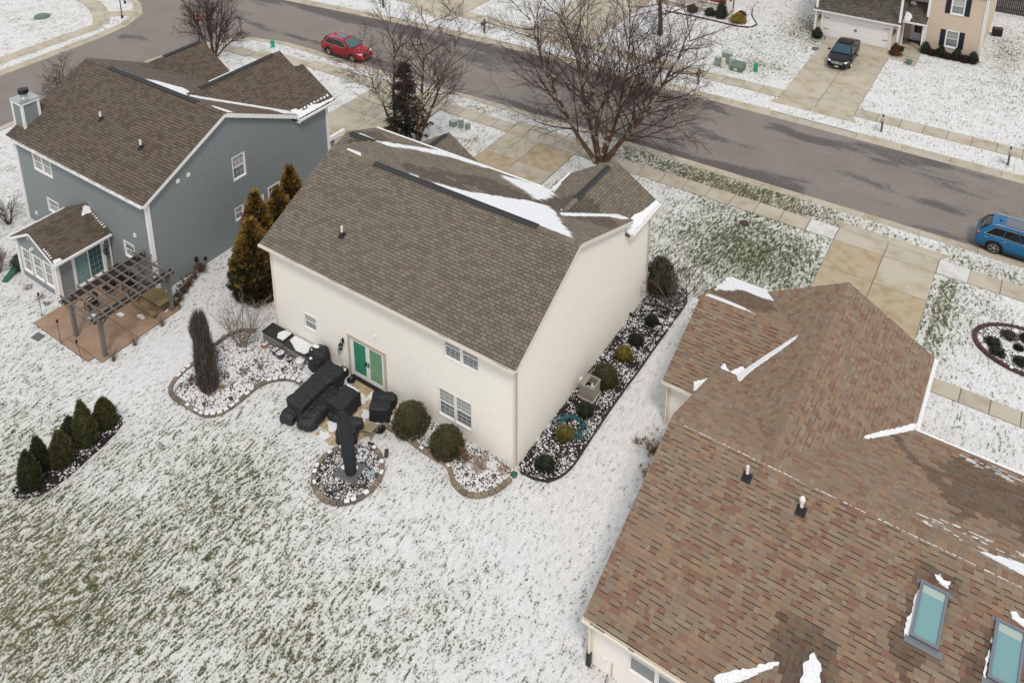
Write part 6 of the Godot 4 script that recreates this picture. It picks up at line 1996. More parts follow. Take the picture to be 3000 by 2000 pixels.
	for q in [[-19.2, 2.9], [-19.15, 4.5], [-19.1, 5.7]]:
		dry_clump(["rust-coloured twigs at the patio edge nearest the pergola back post", "rust-coloured twigs midway along the patio edge", "rust-coloured twigs by the pergola front post"][nn], Vector3(q[0], 0, q[1]), 34, 0.75, 0.6, Color(0.20, 0.12, 0.07), 0.0, straw, "twigs along the patio edge")
		nn += 1
	dry_clump("collapsed brown grasses against the side of the right house", Vector3(4.4, 0, -3.9), 90, 0.8, 1.3, Color(0.22, 0.15, 0.08), 0.3, Color(0.20, 0.13, 0.06))
	dry_clump("brown grass clump beside the right house downspout", Vector3(4.7, 0, -2.7), 70, 0.7, 1.2, Color(0.24, 0.16, 0.08), 0.2, Color(0.2, 0.12, 0.05))
	dry_clump("small brown grass tuft out on the snow by the right house", Vector3(3.55, 0, -4.0), 40, 0.35, 1.4, Color(0.22, 0.15, 0.08), 0.0, straw)
	dry_clump("brown perennials below the left sun room window", Vector3(-27.6, 0, 5.1), 40, 0.25, 1.6, Color(0.12, 0.08, 0.05), 0.0, straw, "flattened plants by the sun room")
	dry_clump("brown perennials below the middle sun room window", Vector3(-26.3, 0, 5.2), 40, 0.25, 1.6, Color(0.12, 0.08, 0.05), 0.0, straw, "flattened plants by the sun room")
	dry_clump("brown perennials at the sun room corner", Vector3(-25.6, 0, 5.2), 40, 0.25, 1.6, Color(0.14, 0.09, 0.05), 0.0, straw, "flattened plants by the sun room")
	evergreen("low_shrub", "small dark evergreen beside the sun room wall", Vector3(-29.5, 0, 4.5), 0.95, [0.3, 0.42, 0.45, 0.4, 0.25, 0.05], 900, 0.12, dark, 0.4, 0.8, 0.9)
	# shrubs across the street
	rng.seed = 130
	var drk := [Color(0.018, 0.026, 0.012), Color(0.024, 0.032, 0.014), Color(0.03, 0.036, 0.016)]
	var fl := [[6.7, -54.0, 1.05, 0.40, 0, "conical shrub left of the beige house window nearest the porch"], [7.9, -53.9, 1.0, 0.38, 0, "conical shrub below the left shutter of the beige house"], [9.1, -53.9, 1.05, 0.38, 0, "conical shrub below the right shutter of the beige house"], [10.3, -53.9, 1.05, 0.38, 0, "conical shrub at the beige house right corner"], [7.3, -53.8, 0.55, 0.28, 1, "brown ball shrub left of the three by the beige house"], [8.45, -53.8, 0.5, 0.30, 1, "brown ball shrub in the middle of the three by the beige house"], [9.72, -53.8, 0.6, 0.32, 1, "brown ball shrub right of the three by the beige house"], [-1.75, -52.4, 1.0, 0.42, 0, "conical shrub left of the white garage door"]]
	for q in fl:
		var pr := []
		for e in (cone if q[4] == 0 else ballp): pr.append(e * q[3] * (2.1 if q[4] == 0 else 1.0))
		evergreen("far_shrub", q[5], Vector3(q[0], 0, q[1]), q[2], pr, 900, 0.14, drk if q[4] == 0 else [Color(0.06, 0.03, 0.022), Color(0.08, 0.045, 0.03)], 0.3, 0.7, 1.0, [], 0.0, "shrubs along the beige house")
	evergreen("far_shrub", "rusty brown cone shrub between garage and porch of the beige house", Vector3(4.7, 0, -52.2), 1.1, [0.5, 0.42, 0.3, 0.2, 0.02], 900, 0.14, [Color(0.10, 0.035, 0.018), Color(0.07, 0.03, 0.018)], 0.4, 0.7, 1.0)
	for q in [[-13.2, -52.1, 0.8, 0.45, "dark rounded shrub leftmost before the white porch railing"], [-11.5, -52.1, 0.85, 0.45, "dark rounded shrub in the middle before the white porch railing"]]:
		var pr := []
		for e in ballp: pr.append(e * q[3])
		evergreen("far_shrub", q[4], Vector3(q[0], 0, q[1]), q[2], pr, 900, 0.13, drk, 0.4, 0.6, 1.0, [], 0.0, "shrubs before the white railing")
	evergreen("far_shrub", "tall dark cone shrub at the right end of the white railing", Vector3(-10.4, 0, -52.1), 1.75, [0.45, 0.52, 0.5, 0.4, 0.25, 0.02], 1400, 0.14, drk, 0.4, 0.7, 1.0)
	evergreen("far_shrub", "golden yellow shrub in the curved bed by the brick house", Vector3(-8.75, 0, -52.0), 0.95, [0.5, 0.72, 0.7, 0.5, 0.3, 0.02], 1700, 0.16, [Color(0.30, 0.20, 0.02), Color(0.24, 0.17, 0.03), Color(0.36, 0.26, 0.04)], 0.4, 0.8, 1.0)
	evergreen("far_shrub", "dark red barberry behind the golden shrub", Vector3(-9.0, 0, -53.6), 0.6, [0.3, 0.42, 0.4, 0.25, 0.02], 700, 0.12, [Color(0.06, 0.012, 0.014), Color(0.04, 0.01, 0.01)], 0.4, 0.7, 1.0)
	var i := 0
	for q in [[15.35, -18.85], [15.95, -19.75], [15.6, -18.2], [16.6, -18.1], [16.4, -19.1], [16.7, -20.0]]:
		evergreen("low_shrub", ["low dark shrub leftmost in the brick-ringed bed", "low brownish shrub at the back of the brick-ringed bed", "low dark shrub at the front of the brick-ringed bed", "low dark shrub at the picture edge front of the brick-ringed bed", "tiny dark shrub in the middle of the brick-ringed bed", "low dark shrub at the picture edge back of the brick-ringed bed"][i], Vector3(q[0], 0, q[1]), 0.22 if i == 4 else 0.32, [0.24, 0.32, 0.3, 0.2, 0.02] if i != 4 else [0.1, 0.14, 0.12, 0.02], 500, 0.13, drk if i != 1 else [Color(0.07, 0.05, 0.03), Color(0.04, 0.036, 0.02)], 0.5, 0.6, 1.0, [], 0.0, "low shrubs in the brick-ringed bed")
		i += 1

# ---------------------------------------------------------------- yard objects
# speckled bed surface: mulch with thin snow, as real chips over a sheet
func bed(called: String, label: String, outline: Array, snow: float, chips: int, dark: Color, height := 0.05) -> Node3D:
	var pl := PackedVector2Array()
	var cen := Vector2.ZERO
	for q in outline: cen += Vector2(q[0], q[1])
	cen /= outline.size()
	for q in outline: pl.append(Vector2(q[0], q[1]) - cen)
	var o := thing(called, label, "garden bed", Vector3(cen.x, 0, cen.y))
	var mb := MB.new()
	mb.col = dark * 0.9 if snow < 0.5 else Color(1, 1, 1)
	mb.slab(Vector3(0, height, 0), Vector3(1, 0, 0), Vector3(0, 0, -1), flip_y(pl), height + 0.02)
	put("soil", mb.mesh(M.mulch), o)
	var bb := Rect2(pl[0], Vector2.ZERO)
	for q in pl: bb = bb.expand(q)
	var nz := FastNoiseLite.new()
	nz.seed = chips
	nz.frequency = 0.9
	var ch := MB.new()
	var tries := 0
	var done := 0
	while done < chips and tries < chips * 5:
		tries += 1
		var p := Vector2(rng.randf_range(bb.position.x, bb.end.x), rng.randf_range(bb.position.y, bb.end.y))
		if not Geometry2D.is_point_in_polygon(p, pl): continue
		done += 1
		var s := rng.randf_range(0.025, 0.065)
		var white := rng.randf() < snow + nz.get_noise_2d(p.x, p.y) * 0.55
		ch.col = Color(0.95, 0.96, 0.97) * rng.randf_range(0.88, 1.0) if white else dark * rng.randf_range(0.5, 1.7)
		var a := rng.randf() * TAU
		var d := Vector3(cos(a), 0, sin(a)) * s
		var e := Vector3(-sin(a), 0, cos(a)) * s * rng.randf_range(0.35, 0.8)
		var c := Vector3(p.x, height + 0.004 + rng.randf() * 0.015, p.y)
		var up := Vector3(jit(0.01), rng.randf_range(0.006, 0.03), jit(0.01))
		ch.tri(c - d, c + e + up, c + d + up * 0.4); ch.tri(c - d, c + d + up * 0.4, c - e)
	var k := put("mulch_chips", ch.mesh(M.mulch), o)
	k.set_meta("kind", "stuff")
	return o

func flip_y(pl: PackedVector2Array) -> PackedVector2Array:
	var r := PackedVector2Array()
	for q in pl: r.append(Vector2(q.x, -q.y))
	return r

# a row of block pavers along a curve, each with some snow on top
func stone_edge(label: String, pts: Array, step: float, snowy: float, tones: Array) -> Node3D:
	var rs := resample(v2s(pts), step)
	var o := thing("stone_edging", label, "edging", Vector3(rs[0].x, 0, rs[0].y))
	for i in rs.size() - 1:
		var a: Vector2 = rs[i]
		var b: Vector2 = rs[i + 1]
		var m := (a + b) * 0.5
		var d := (b - a).normalized()
		var L := (b - a).length() - 0.022
		var mb := MB.new()
		mb.col = (tones[rng.randi() % tones.size()] as Color) * rng.randf_range(0.85, 1.15)
		var T := Transform3D(Basis(Vector3(d.x, 0, d.y), Vector3.UP, Vector3(-d.y, 0, d.x)).rotated(Vector3.UP, jit(0.05)), Vector3(m.x, 0.075, m.y) - o.position)
		mb.bevel(T, Vector3(L, 0.15 + jit(0.01), 0.2), 0.018)
		var s := put("paver_block", mb.mesh(M.paver), o)
		if rng.randf() < snowy:
			mb = MB.new()
			var T2 := T
			T2.origin += Vector3(jit(0.015), 0.086, jit(0.015))
			mb.bevel(T2, Vector3(L * rng.randf_range(0.7, 0.92), 0.026, 0.14 + jit(0.03)), 0.012)
			put("snow_cap", mb.mesh(M.snow), s)
	return o

# closed lumpy surface from rounded boxes (surface nets); boxes: [centre, half size, yaw, round]
func blob(boxes: Array, cell: float, sm: float, wr: float, sd: int) -> ArrayMesh:
	var lo := Vector3(INF, INF, INF)
	var hi := -lo
	for b in boxes:
		var r: Vector3 = b[1]
		var e := Vector3(maxf(r.x, r.z) * 1.42, r.y, maxf(r.x, r.z) * 1.42) + Vector3.ONE * 0.12
		lo = lo.min(b[0] - e); hi = hi.max(b[0] + e)
	lo.y = maxf(lo.y, -0.06)
	var nx := int((hi.x - lo.x) / cell) + 2
	var ny := int((hi.y - lo.y) / cell) + 2
	var nzz := int((hi.z - lo.z) / cell) + 2
	var nz := FastNoiseLite.new()
	nz.seed = sd
	nz.frequency = 1.3
	nz.fractal_octaves = 3
	var F := PackedFloat32Array()
	F.resize(nx * ny * nzz)
	var inv := []
	for b in boxes: inv.append([Basis(Vector3.UP, -float(b[2])), b[0], b[1] - Vector3.ONE * float(b[3]), float(b[3])])
	var idx := 0
	for k in nzz:
		for j in ny:
			for i in nx:
				var p := lo + Vector3(i, j, k) * cell
				var d := 10.0
				for b in inv:
					var q: Vector3 = (b[0] * (p - b[1])).abs() - b[2]
					var dd: float = q.max(Vector3.ZERO).length() + minf(maxf(q.x, maxf(q.y, q.z)), 0.0) - b[3]
					if d > 9.0: d = dd
					else:
						var h := clampf(0.5 + 0.5 * (d - dd) / sm, 0.0, 1.0)
						d = lerpf(d, dd, h) - sm * h * (1.0 - h)
				if d < 0.25: d += (nz.get_noise_3d(p.x * 1.6, p.y * 0.9, p.z * 1.6) + nz.get_noise_3d(p.x * 4.5 + 9.0, p.y * 0.9, p.z * 4.5) * clampf(1.1 - p.y, 0.35, 1.0) * 0.8) * wr
				F[idx] = d
				idx += 1
	var vid := {}
	var st := SurfaceTool.new()
	st.begin(Mesh.PRIMITIVE_TRIANGLES)
	st.set_smooth_group(0)
	var sx := 1
	var sy := nx
	var sz := nx * ny
	var V := PackedVector3Array()
	for k in nzz - 1:
		for j in ny - 1:
			for i in nx - 1:
				var n0 := k * sz + j * sy + i
				var mask := 0
				for c in 8:
					if F[n0 + (c & 1) * sx + ((c >> 1) & 1) * sy + ((c >> 2) & 1) * sz] < 0.0: mask |= 1 << c
				if mask == 0 or mask == 255: continue
				var acc := Vector3.ZERO
				var cnt := 0
				for e in [[0, 1], [2, 3], [4, 5], [6, 7], [0, 2], [1, 3], [4, 6], [5, 7], [0, 4], [1, 5], [2, 6], [3, 7]]:
					var ca: int = e[0]; var cb: int = e[1]
					if ((mask >> ca) & 1) == ((mask >> cb) & 1): continue
					var fa := F[n0 + (ca & 1) * sx + ((ca >> 1) & 1) * sy + ((ca >> 2) & 1) * sz]
					var fb := F[n0 + (cb & 1) * sx + ((cb >> 1) & 1) * sy + ((cb >> 2) & 1) * sz]
					var t := fa / (fa - fb)
					var pa := Vector3(ca & 1, (ca >> 1) & 1, (ca >> 2) & 1)
					var pb := Vector3(cb & 1, (cb >> 1) & 1, (cb >> 2) & 1)
					acc += pa.lerp(pb, t); cnt += 1
				vid[n0] = V.size()
				V.append(lo + (Vector3(i, j, k) + acc / cnt) * cell)
	for n0 in vid:
		var i: int = n0 % nx
		var j: int = int(n0 / nx) % ny
		var k: int = int(n0 / sz)
		var f0 := F[n0] < 0.0
		for ax in 3:
			var s: int = [sx, sy, sz][ax]
			var s1: int = [sy, sz, sx][ax]
			var s2: int = [sz, sx, sy][ax]
			var c1: int = [j, k, i][ax]
			var c2: int = [k, i, j][ax]
			if c1 == 0 or c2 == 0: continue
			if (F[n0 + s] < 0.0) == f0: continue
			if not (vid.has(n0 - s1) and vid.has(n0 - s2) and vid.has(n0 - s1 - s2)): continue
			var a := V[vid[n0]]; var b := V[vid[n0 - s1]]; var c := V[vid[n0 - s1 - s2]]; var d := V[vid[n0 - s2]]
			if f0: a = V[vid[n0]]; b = V[vid[n0 - s2]]; c = V[vid[n0 - s1 - s2]]; d = V[vid[n0 - s1]]
			st.add_vertex(a); st.add_vertex(b); st.add_vertex(c)
			st.add_vertex(a); st.add_vertex(c); st.add_vertex(d)
	st.index()
	st.generate_normals()
	return st.commit()

func cover(label: String, boxes: Array, cell := 0.05, sm := 0.12, wr := 0.07, sd := 1) -> Node3D:
	var base: Vector3 = boxes[0][0]
	base.y = 0
	var loc := []
	for b in boxes: loc.append([b[0] - base, b[1], b[2], b[3]])
	var m := blob(loc, cell, sm, wr, sd)
	m.surface_set_material(0, M.cover)
	var o := put("furniture_cover", m, self, Transform3D(Basis(), base))
	tag(o, label, "furniture cover", "black covers on the patio furniture")
	return o

func pot(label: String, at: Vector3, r: float, h: float, m: Material, fill := true) -> void:
	var o := thing("plant_pot", label, "pot", at, "pots along the deck boxes")
	var mb := MB.new()
	mb.lathe(Vector3.ZERO, [[0.0, 0.0], [r * 0.72, 0.0], [r * 0.96, h * 0.86], [r * 1.08, h * 0.87], [r * 1.1, h], [r * 0.98, h], [r * 0.94, h * 0.86]], 22)
	put("pot", mb.mesh(m), o)
	mb = MB.new()
	mb.lathe(Vector3.ZERO, [[r * 0.95, h * 0.84], [r * 0.5, h * 0.93], [0, h * 0.95]], 16)
	put("snow", mb.mesh(M.snow), o)
	if fill:
		mb = MB.new()
		for k in 26:
			mb.col = Color(0.05, 0.035, 0.025) * rng.randf_range(0.6, 1.6)
			var a := rng.randf() * TAU
			var q := Vector3(cos(a), 0, sin(a)) * r * 0.8 * rng.randf()
			mb.tube([q + Vector3(0, h * 0.85, 0), q + Vector3(jit(0.06), h * 0.9 + rng.randf() * 0.1, jit(0.06))], [0.012, 0.006], 3)
		put("dead_stems", mb.mesh(M.straw), o)

func build_yard() -> void:
	rng.seed = 200
	var tones := [Color(0.30, 0.235, 0.17), Color(0.22, 0.185, 0.15), Color(0.26, 0.22, 0.18), Color(0.17, 0.145, 0.12)]
	# left bed round the juniper
	var left := [[-15.71, 3.59], [-15.75, 4.06], [-15.66, 4.54], [-15.59, 4.92], [-15.36, 5.29], [-15.07, 5.5], [-14.58, 5.54], [-14.01, 5.52], [-13.42, 5.5], [-12.87, 5.45], [-12.52, 5.26], [-12.3, 4.97], [-12.2, 4.56], [-12.14, 4.12], [-12.17, 3.59], [-12.16, 3.17], [-12.09, 2.71], [-11.81, 2.26], [-11.43, 1.93], [-11.03, 1.73], [-10.6, 1.7]]
	var bl := left.duplicate()
	bl.append_array([[-10.2, 0.6], [-11, 0.05], [-13.8, 0.05], [-15.1, 0.6], [-15.8, 1.4], [-15.85, 2.5]])
	bed("planting_bed", "snow-dusted bed with stone edging around the juniper and bare shrub", bl, 0.66, 9000, Color(0.075, 0.05, 0.042))
	stone_edge("curved paver edging with snow caps in front of the juniper bed", left, 0.29, 0.75, tones)
	stone_edge("short curved paver edging behind the bare shrub", [[-14.9, 0.55], [-15.3, 0.75], [-15.65, 1.1], [-15.84, 1.6], [-15.84, 2.06], [-15.84, 2.5]], 0.3, 0.1, [Color(0.17, 0.135, 0.095), Color(0.13, 0.11, 0.08)])
	# round bed of the umbrella
	var ring := [[-6.35, 2.95], [-6.62, 3.3], [-6.82, 3.7], [-6.88, 4.1], [-6.84, 4.5], [-6.66, 4.86], [-6.42, 5.14], [-6.1, 5.36], [-5.76, 5.48], [-5.35, 5.49], [-4.95, 5.36], [-4.62, 5.12], [-4.4, 4.8], [-4.26, 4.45], [-4.2, 4.0], [-4.24, 3.6], [-4.38, 3.26], [-4.62, 2.96], [-4.9, 2.72], [-5.2, 2.58], [-5.55, 2.56]]
	bed("round_bed", "round mulch bed with stone ring holding the umbrella base", ring + [[-6.0, 2.7]], 0.42, 5200, Color(0.042, 0.03, 0.027))
	stone_edge("ring of paver blocks round the umbrella bed", ring, 0.27, 0.4, tones)
	# bed along the back wall
	var re := [[-5.95, 1.35], [-5.48, 1.38], [-4.99, 1.36], [-4.62, 1.35], [-4.07, 1.42], [-3.49, 1.47], [-3.01, 1.49], [-2.63, 1.45], [-2.3, 1.46], [-2.05, 1.69], [-1.72, 1.97], [-1.43, 2.1], [-1.09, 2.16], [-0.8, 2.12], [-0.54, 1.98], [-0.32, 1.76], [-0.13, 1.52], [0.0, 1.23], [0.08, 0.9], [0.14, 0.55]]
	var rb := re.duplicate()
	rb.append_array([[0.1, 0.12], [-0.5, 0.03], [-5.9, 0.03]])
	bed("wall_bed", "narrow bed under the cream back wall with the two round shrubs", rb, 0.62, 4200, Color(0.05, 0.034, 0.03))
	stone_edge("tan paver edging along the back wall bed ending in a half round", re, 0.29, 0.15, [Color(0.34, 0.26, 0.175), Color(0.29, 0.225, 0.16), Color(0.25, 0.21, 0.165), Color(0.21, 0.175, 0.14)])
	# side bed with black edging
	var se := [[1.6, -14.3], [1.95, -13.5], [2.02, -13.0], [1.98, -12.2], [1.98, -10.6], [1.95, -9.4], [1.95, -8.0], [1.9, -6.2], [1.88, -4.9], [1.9, -3.1], [1.93, -2.1], [1.94, -1.42], [1.82, -0.78], [1.5, -0.2], [0.95, 0.02], [0.3, 0.06]]
	var sb := se.duplicate()
	sb.append_array([[0.05, -0.1], [0.04, -12.4], [0.4, -14.2]])
	bed("side_bed", "dark mulch bed running along the cream gable wall", sb, 0.36, 12000, Color(0.036, 0.026, 0.025))
	var ed := thing("lawn_edging", "black plastic edging curving along the side mulch bed", "edging", Vector3(1.9, 0, -6))
	var mb := MB.new()
	var sp := resample(v2s(se), 0.3)
	for i in sp.size() - 1: mb.bar(Vector3(sp[i].x, 0.05, sp[i].y), Vector3(sp[i + 1].x, 0.05, sp[i + 1].y), 0.05, 0.12)
	part("strip", mb, M.edging, ed)
	mb = MB.new()
	mb.bar(Vector3(0.25, 0.06, -12.0), Vector3(0.9, 0.06, -12.3), 0.12, 0.13); mb.bar(Vector3(0.9, 0.06, -12.3), Vector3(1.55, 0.06, -12.3), 0.12, 0.13)
	tag(part("landscape_timber", mb, M.wood_dark, self), "dark landscape timber below the bare shrub at the house corner", "timber")
	# mulch strip of the conifers
	bed("conifer_bed", "curved strip of dark mulch under the six dwarf conifers", [[-16.45, 11.9], [-16.2, 12.25], [-15.85, 12.35], [-15.41, 12.15], [-15.12, 11.8], [-14.96, 11.32], [-14.92, 10.75], [-14.95, 10.06], [-15.05, 9.42], [-15.1, 8.9], [-15.2, 8.39], [-15.42, 7.75], [-15.85, 7.5], [-16.2, 7.6], [-16.4, 8.4], [-16.5, 9.2], [-16.55, 10.6], [-16.6, 11.3]], 0.25, 3800, Color(0.028, 0.021, 0.021))
	var n := 0
	for q in [[-15.2, 11.3], [-15.1, 10.26], [-15.27, 8.98], [-15.46, 8.01]]:
		var tgm := MB.new()
		tgm.bevel(Transform3D(Basis(Vector3.UP, jit(0.5)), Vector3(0, 0.07, 0)), Vector3(0.1, 0.03, 0.1), 0.01)
		tgm.aabox(Vector3(-0.01, 0, -0.01), Vector3(0.01, 0.06, 0.01))
		tag(put("ground_marker", tgm.mesh(M.util_cream), self, Transform3D(Basis(), Vector3(q[0], 0.02, q[1]))), ["small pale square marker nearest the camera in the conifer bed", "small pale square marker second in the conifer bed", "small pale square marker third in the conifer bed", "small pale square marker at the patio end of the conifer bed"][n], "marker", "pale markers in the conifer bed")
		n += 1
	# oval brick-ringed bed at the right edge
	var ov := []
	for k in 36:
		var a := TAU * k / 36
		ov.append([16.9 + cos(a) * 2.35, -19.1 + sin(a) * 1.7])
	bed("oval_bed", "brick-ringed oval bed on the lawn at the right edge", ov, 0.6, 3500, Color(0.07, 0.05, 0.05))
	stone_edge("ring of small red bricks round the oval bed", ov + [ov[0]], 0.22, 0.05, [Color(0.10, 0.045, 0.042), Color(0.075, 0.04, 0.04)])
	# curved bed of the brick house
	var bb := [[-15.5, -51.0], [-12.28, -51.16], [-10.28, -51.1], [-8.45, -51.0], [-7.35, -51.4], [-7.1, -52.4], [-8.2, -54.2], [-8.7, -56], [-9.9, -56], [-9.9, -52.7], [-15.5, -52.7]]
	bed("curved_bed", "snowy curved bed in front of the brick house porch", bb, 0.8, 2200, Color(0.05, 0.035, 0.035))
	var be := thing("lawn_edging", "dark edging line round the brick house bed", "edging", Vector3(-8, 0, -52))
	mb = MB.new()
	sp = resample(v2s([[-15.5, -51.0], [-12.28, -51.16], [-10.28, -51.1], [-8.45, -51.0], [-7.35, -51.4], [-7.1, -52.4], [-8.2, -54.2], [-8.7, -56]]), 0.4)
	for i in sp.size() - 1: mb.bar(Vector3(sp[i].x, 0.05, sp[i].y), Vector3(sp[i + 1].x, 0.05, sp[i + 1].y), 0.08, 0.14)
	part("strip", mb, M.edging, be)
	# ---- stone patio of the cream house
	var pat := node("flagstone_patio", self)
	pat.set_meta("kind", "structure")
	var out := P2([[-9.25, 0.1], [-5.95, 0.1], [-5.95, 1.35], [-6.1, 2.2], [-6.4, 2.95], [-7.1, 3.45], [-8.2, 3.4], [-8.75, 2.7], [-9.2, 1.6]])
	mb = MB.new()
	mb.slab(Vector3(0, 0.012, 0), Vector3(1, 0, 0), Vector3(0, 0, -1), flip_y(out), 0.1)
	put("snow_bed", mb.mesh(M.snow), pat)
	var cx := -9.4
	while cx < -5.8:
		var cz := 0.0
		var wx := rng.randf_range(0.55, 0.85)
		while cz < 3.6:
			var wz := rng.randf_range(0.4, 0.8)
			var cell := P2([[cx + 0.02, cz + 0.02 + jit(0.03)], [cx + wx - 0.02, cz + 0.02 + jit(0.03)], [cx + wx - 0.02, cz + wz - 0.02], [cx + 0.02, cz + wz - 0.02]])
			for q in Geometry2D.intersect_polygons(cell, out):
				if rng.randf() < 0.1: continue
				mb = MB.new()
				mb.slab(Vector3(0, 0.035 + jit(0.005), 0), Vector3(1, 0, 0), Vector3(0, 0, -1), flip_y(q), 0.05)
				var fl := put("flagstone", mb.mesh(M.flag), pat)
				if rng.randf() < 0.62:
					var cc := Vector2.ZERO
					for e in q: cc += e
					cc /= q.size()
					var sn := PackedVector2Array()
					for e in 12:
						var a := TAU * e / 12
						sn.append(cc + Vector2(cos(a) * wx, sin(a) * wz) * rng.randf_range(0.26, 0.55))
					mb = MB.new()
					for e in Geometry2D.intersect_polygons(sn, q):
						mb.slab(Vector3(0, 0.052, 0), Vector3(1, 0, 0), Vector3(0, 0, -1), flip_y(e), 0.012)
					put("snow_patch", mb.mesh(M.snow), fl)
			cz += wz
		cx += wx
	# ---- covered furniture
	cover("long black cover over the sofa left of the patio door", [
		[Vector3(-9.32, 0.5, 2.0), Vector3(0.5, 0.52, 1.4), 0.03, 0.13], [Vector3(-8.72, 0.34, 2.3), Vector3(0.48, 0.34, 1.0), 0.12, 0.24], [Vector3(-8.6, 0.28, 3.2), Vector3(0.46, 0.30, 0.42), 0.3, 0.26], [Vector3(-9.5, 0.28, 3.5), Vector3(0.36, 0.30, 0.34), 0.2, 0.26], [Vector3(-9.2, 0.82, 1.15), Vector3(0.42, 0.2, 0.45), 0.0, 0.15]], 0.04, 0.07, 0.06, 3)
	cover("black cover over the square ottoman in the middle of the patio", [[Vector3(-7.84, 0.42, 1.75), Vector3(0.44, 0.44, 0.62), 0.04, 0.07], [Vector3(-7.8, 0.16, 2.0), Vector3(0.44, 0.18, 0.5), 0.1, 0.12]], 0.035, 0.06, 0.05, 5)
	cover("black cover over the armchair nearest the round shrub", [[Vector3(-6.38, 0.4, 0.95), Vector3(0.46, 0.42, 0.54), 0.5, 0.08], [Vector3(-6.3, 0.55, 0.62), Vector3(0.42, 0.26, 0.2), 0.5, 0.12]], 0.035, 0.06, 0.05, 7)
	cover("black cover over the chair behind the furled umbrella", [[Vector3(-6.75, 0.4, 2.75), Vector3(0.45, 0.42, 0.45), 0.65, 0.16], [Vector3(-6.6, 0.62, 2.45), Vector3(0.38, 0.22, 0.2), 0.65, 0.12]], 0.035, 0.08, 0.06, 9)
	# snow on the ottoman edge
	mb = MB.new()
	mb.tube([Vector3(-8.2, 0.86, 1.2), Vector3(-7.8, 0.875, 1.17), Vector3(-7.45, 0.865, 1.2)], [0.03, 0.04, 0.025], 6, true)
	tag(part("snow_strip", mb, M.snow, self), "thin line of snow along the ottoman cover's back edge", "snow")
	# furled umbrella in its cover
	var um := thing("patio_umbrella", "furled patio umbrella in a tall black cover on a square base", "umbrella", Vector3(-5.5, 0, 3.95))
	mb = MB.new()
	mb.bevel(Transform3D(Basis(Vector3.UP, 0.12), Vector3(-0.04, 0.08, 0)), Vector3(0.98, 0.09, 0.98), 0.05)
	put("base_plate", mb.mesh(M.stone_grey), um)
	mb = MB.new()
	mb.bevel(Transform3D(Basis(Vector3.UP, 0.3), Vector3(0.02, 0.135, -0.1)), Vector3(0.42, 0.03, 0.36), 0.02)
	mb.bevel(Transform3D(Basis(Vector3.UP, -0.3), Vector3(-0.28, 0.13, -0.1)), Vector3(0.2, 0.02, 0.5), 0.02)
	put("base_snow", mb.mesh(M.snow), um)
	var mu := MB.new()
	var up := []
	var ur := []
	for k in 15:
		var t := k / 14.0
		up.append(Vector3(0.1 - 0.38 * t - 0.12 * t * t, 0.14 + 2.62 * t, 0.06 - 0.22 * t))
		ur.append([0.23, 0.24, 0.25, 0.26, 0.265, 0.27, 0.275, 0.28, 0.28, 0.28, 0.28, 0.275, 0.265, 0.235, 0.1][k] * rng.randf_range(0.97, 1.03))
	mu.tube(up, ur, 14, true)
	put("cover", mu.mesh(M.umbrella), um)
	# side tables and bowls
	var tb := thing("slatted_table", "small weathered slatted wooden table between the patio covers", "table", Vector3(-6.05, 0, 2.05))
	for k in 5:
		mb = MB.new()
		mb.box(Transform3D(Basis(Vector3.UP, 0.2), Vector3(0, 0.42, -0.22 + k * 0.11)), Vector3(0.46, 0.025, 0.09))
		put("slat", mb.mesh(M.wood_tan), tb)
	for q in [[-0.19, -0.2], [0.19, -0.2], [-0.19, 0.2], [0.19, 0.2]]:
		mb = MB.new()
		mb.box(Transform3D(Basis(), Vector3(q[0], 0.2, q[1])), Vector3(0.05, 0.4, 0.05))
		put("leg", mb.mesh(M.wood_tan), tb)
	mb = MB.new()
	mb.box(Transform3D(Basis(Vector3.UP, 0.2), Vector3(0, 0.15, 0)), Vector3(0.4, 0.03, 0.4))
	put("shelf", mb.mesh(M.wood_tan), tb)
	n = 0
	for q in [[-5.82, 1.72, 0.24], [-8.75, 0.35, 0.2]]:
		mb = MB.new()
		mb.lathe(Vector3.ZERO, [[0.0, 0.0], [q[2] * 0.5, 0.0], [q[2], 0.14], [q[2] * 1.03, 0.16], [q[2] * 0.9, 0.15], [q[2] * 0.5, 0.07], [0.0, 0.06]], 22)
		tag(put("black_bowl", mb.mesh(M.metal_black), self, Transform3D(Basis(), Vector3(q[0], 0.03, q[1]))), ["round black fire bowl in front of the covered armchair", "round black bowl with snow beside the patio door"][n], "bowl")
		n += 1
	mb = MB.new()
	mb.bevel(Transform3D(Basis(Vector3.UP, 0.06), Vector3(0, 0.22, 0)), Vector3(0.42, 0.44, 0.6), 0.03)
	var pb := thing("storage_box", "small black box with snow on top beside the sofa cover", "box", Vector3(-9.3, 0, 0.4))
	put("body", mb.mesh(M.metal_black), pb)
	mb = MB.new(); mb.bevel(Transform3D(Basis(Vector3.UP, 0.06), Vector3(0, 0.455, 0)), Vector3(0.34, 0.03, 0.42), 0.02)
	put("snow_cap", mb.mesh(M.snow), pb)
	mb = MB.new(); mb.bevel(Transform3D(Basis(Vector3.UP, 0.0), Vector3(0, 0.05, 0)), Vector3(0.5, 0.06, 0.42), 0.02)
	tag(put("step_stone", mb.mesh(M.snow), self, Transform3D(Basis(), Vector3(-9.95, 0.0, 0.25))), "snow-covered stepping stone beside the covered grill", "stone")
	mb = MB.new(); mb.bevel(Transform3D(Basis(Vector3.UP, 0.05), Vector3(0, 0.045, 0)), Vector3(0.75, 0.03, 0.4), 0.02)
	tag(put("door_mat", mb.mesh(M.snow), self, Transform3D(Basis(), Vector3(-7.2, 0.0, 0.42))), "snow-covered door mat below the patio door", "mat")
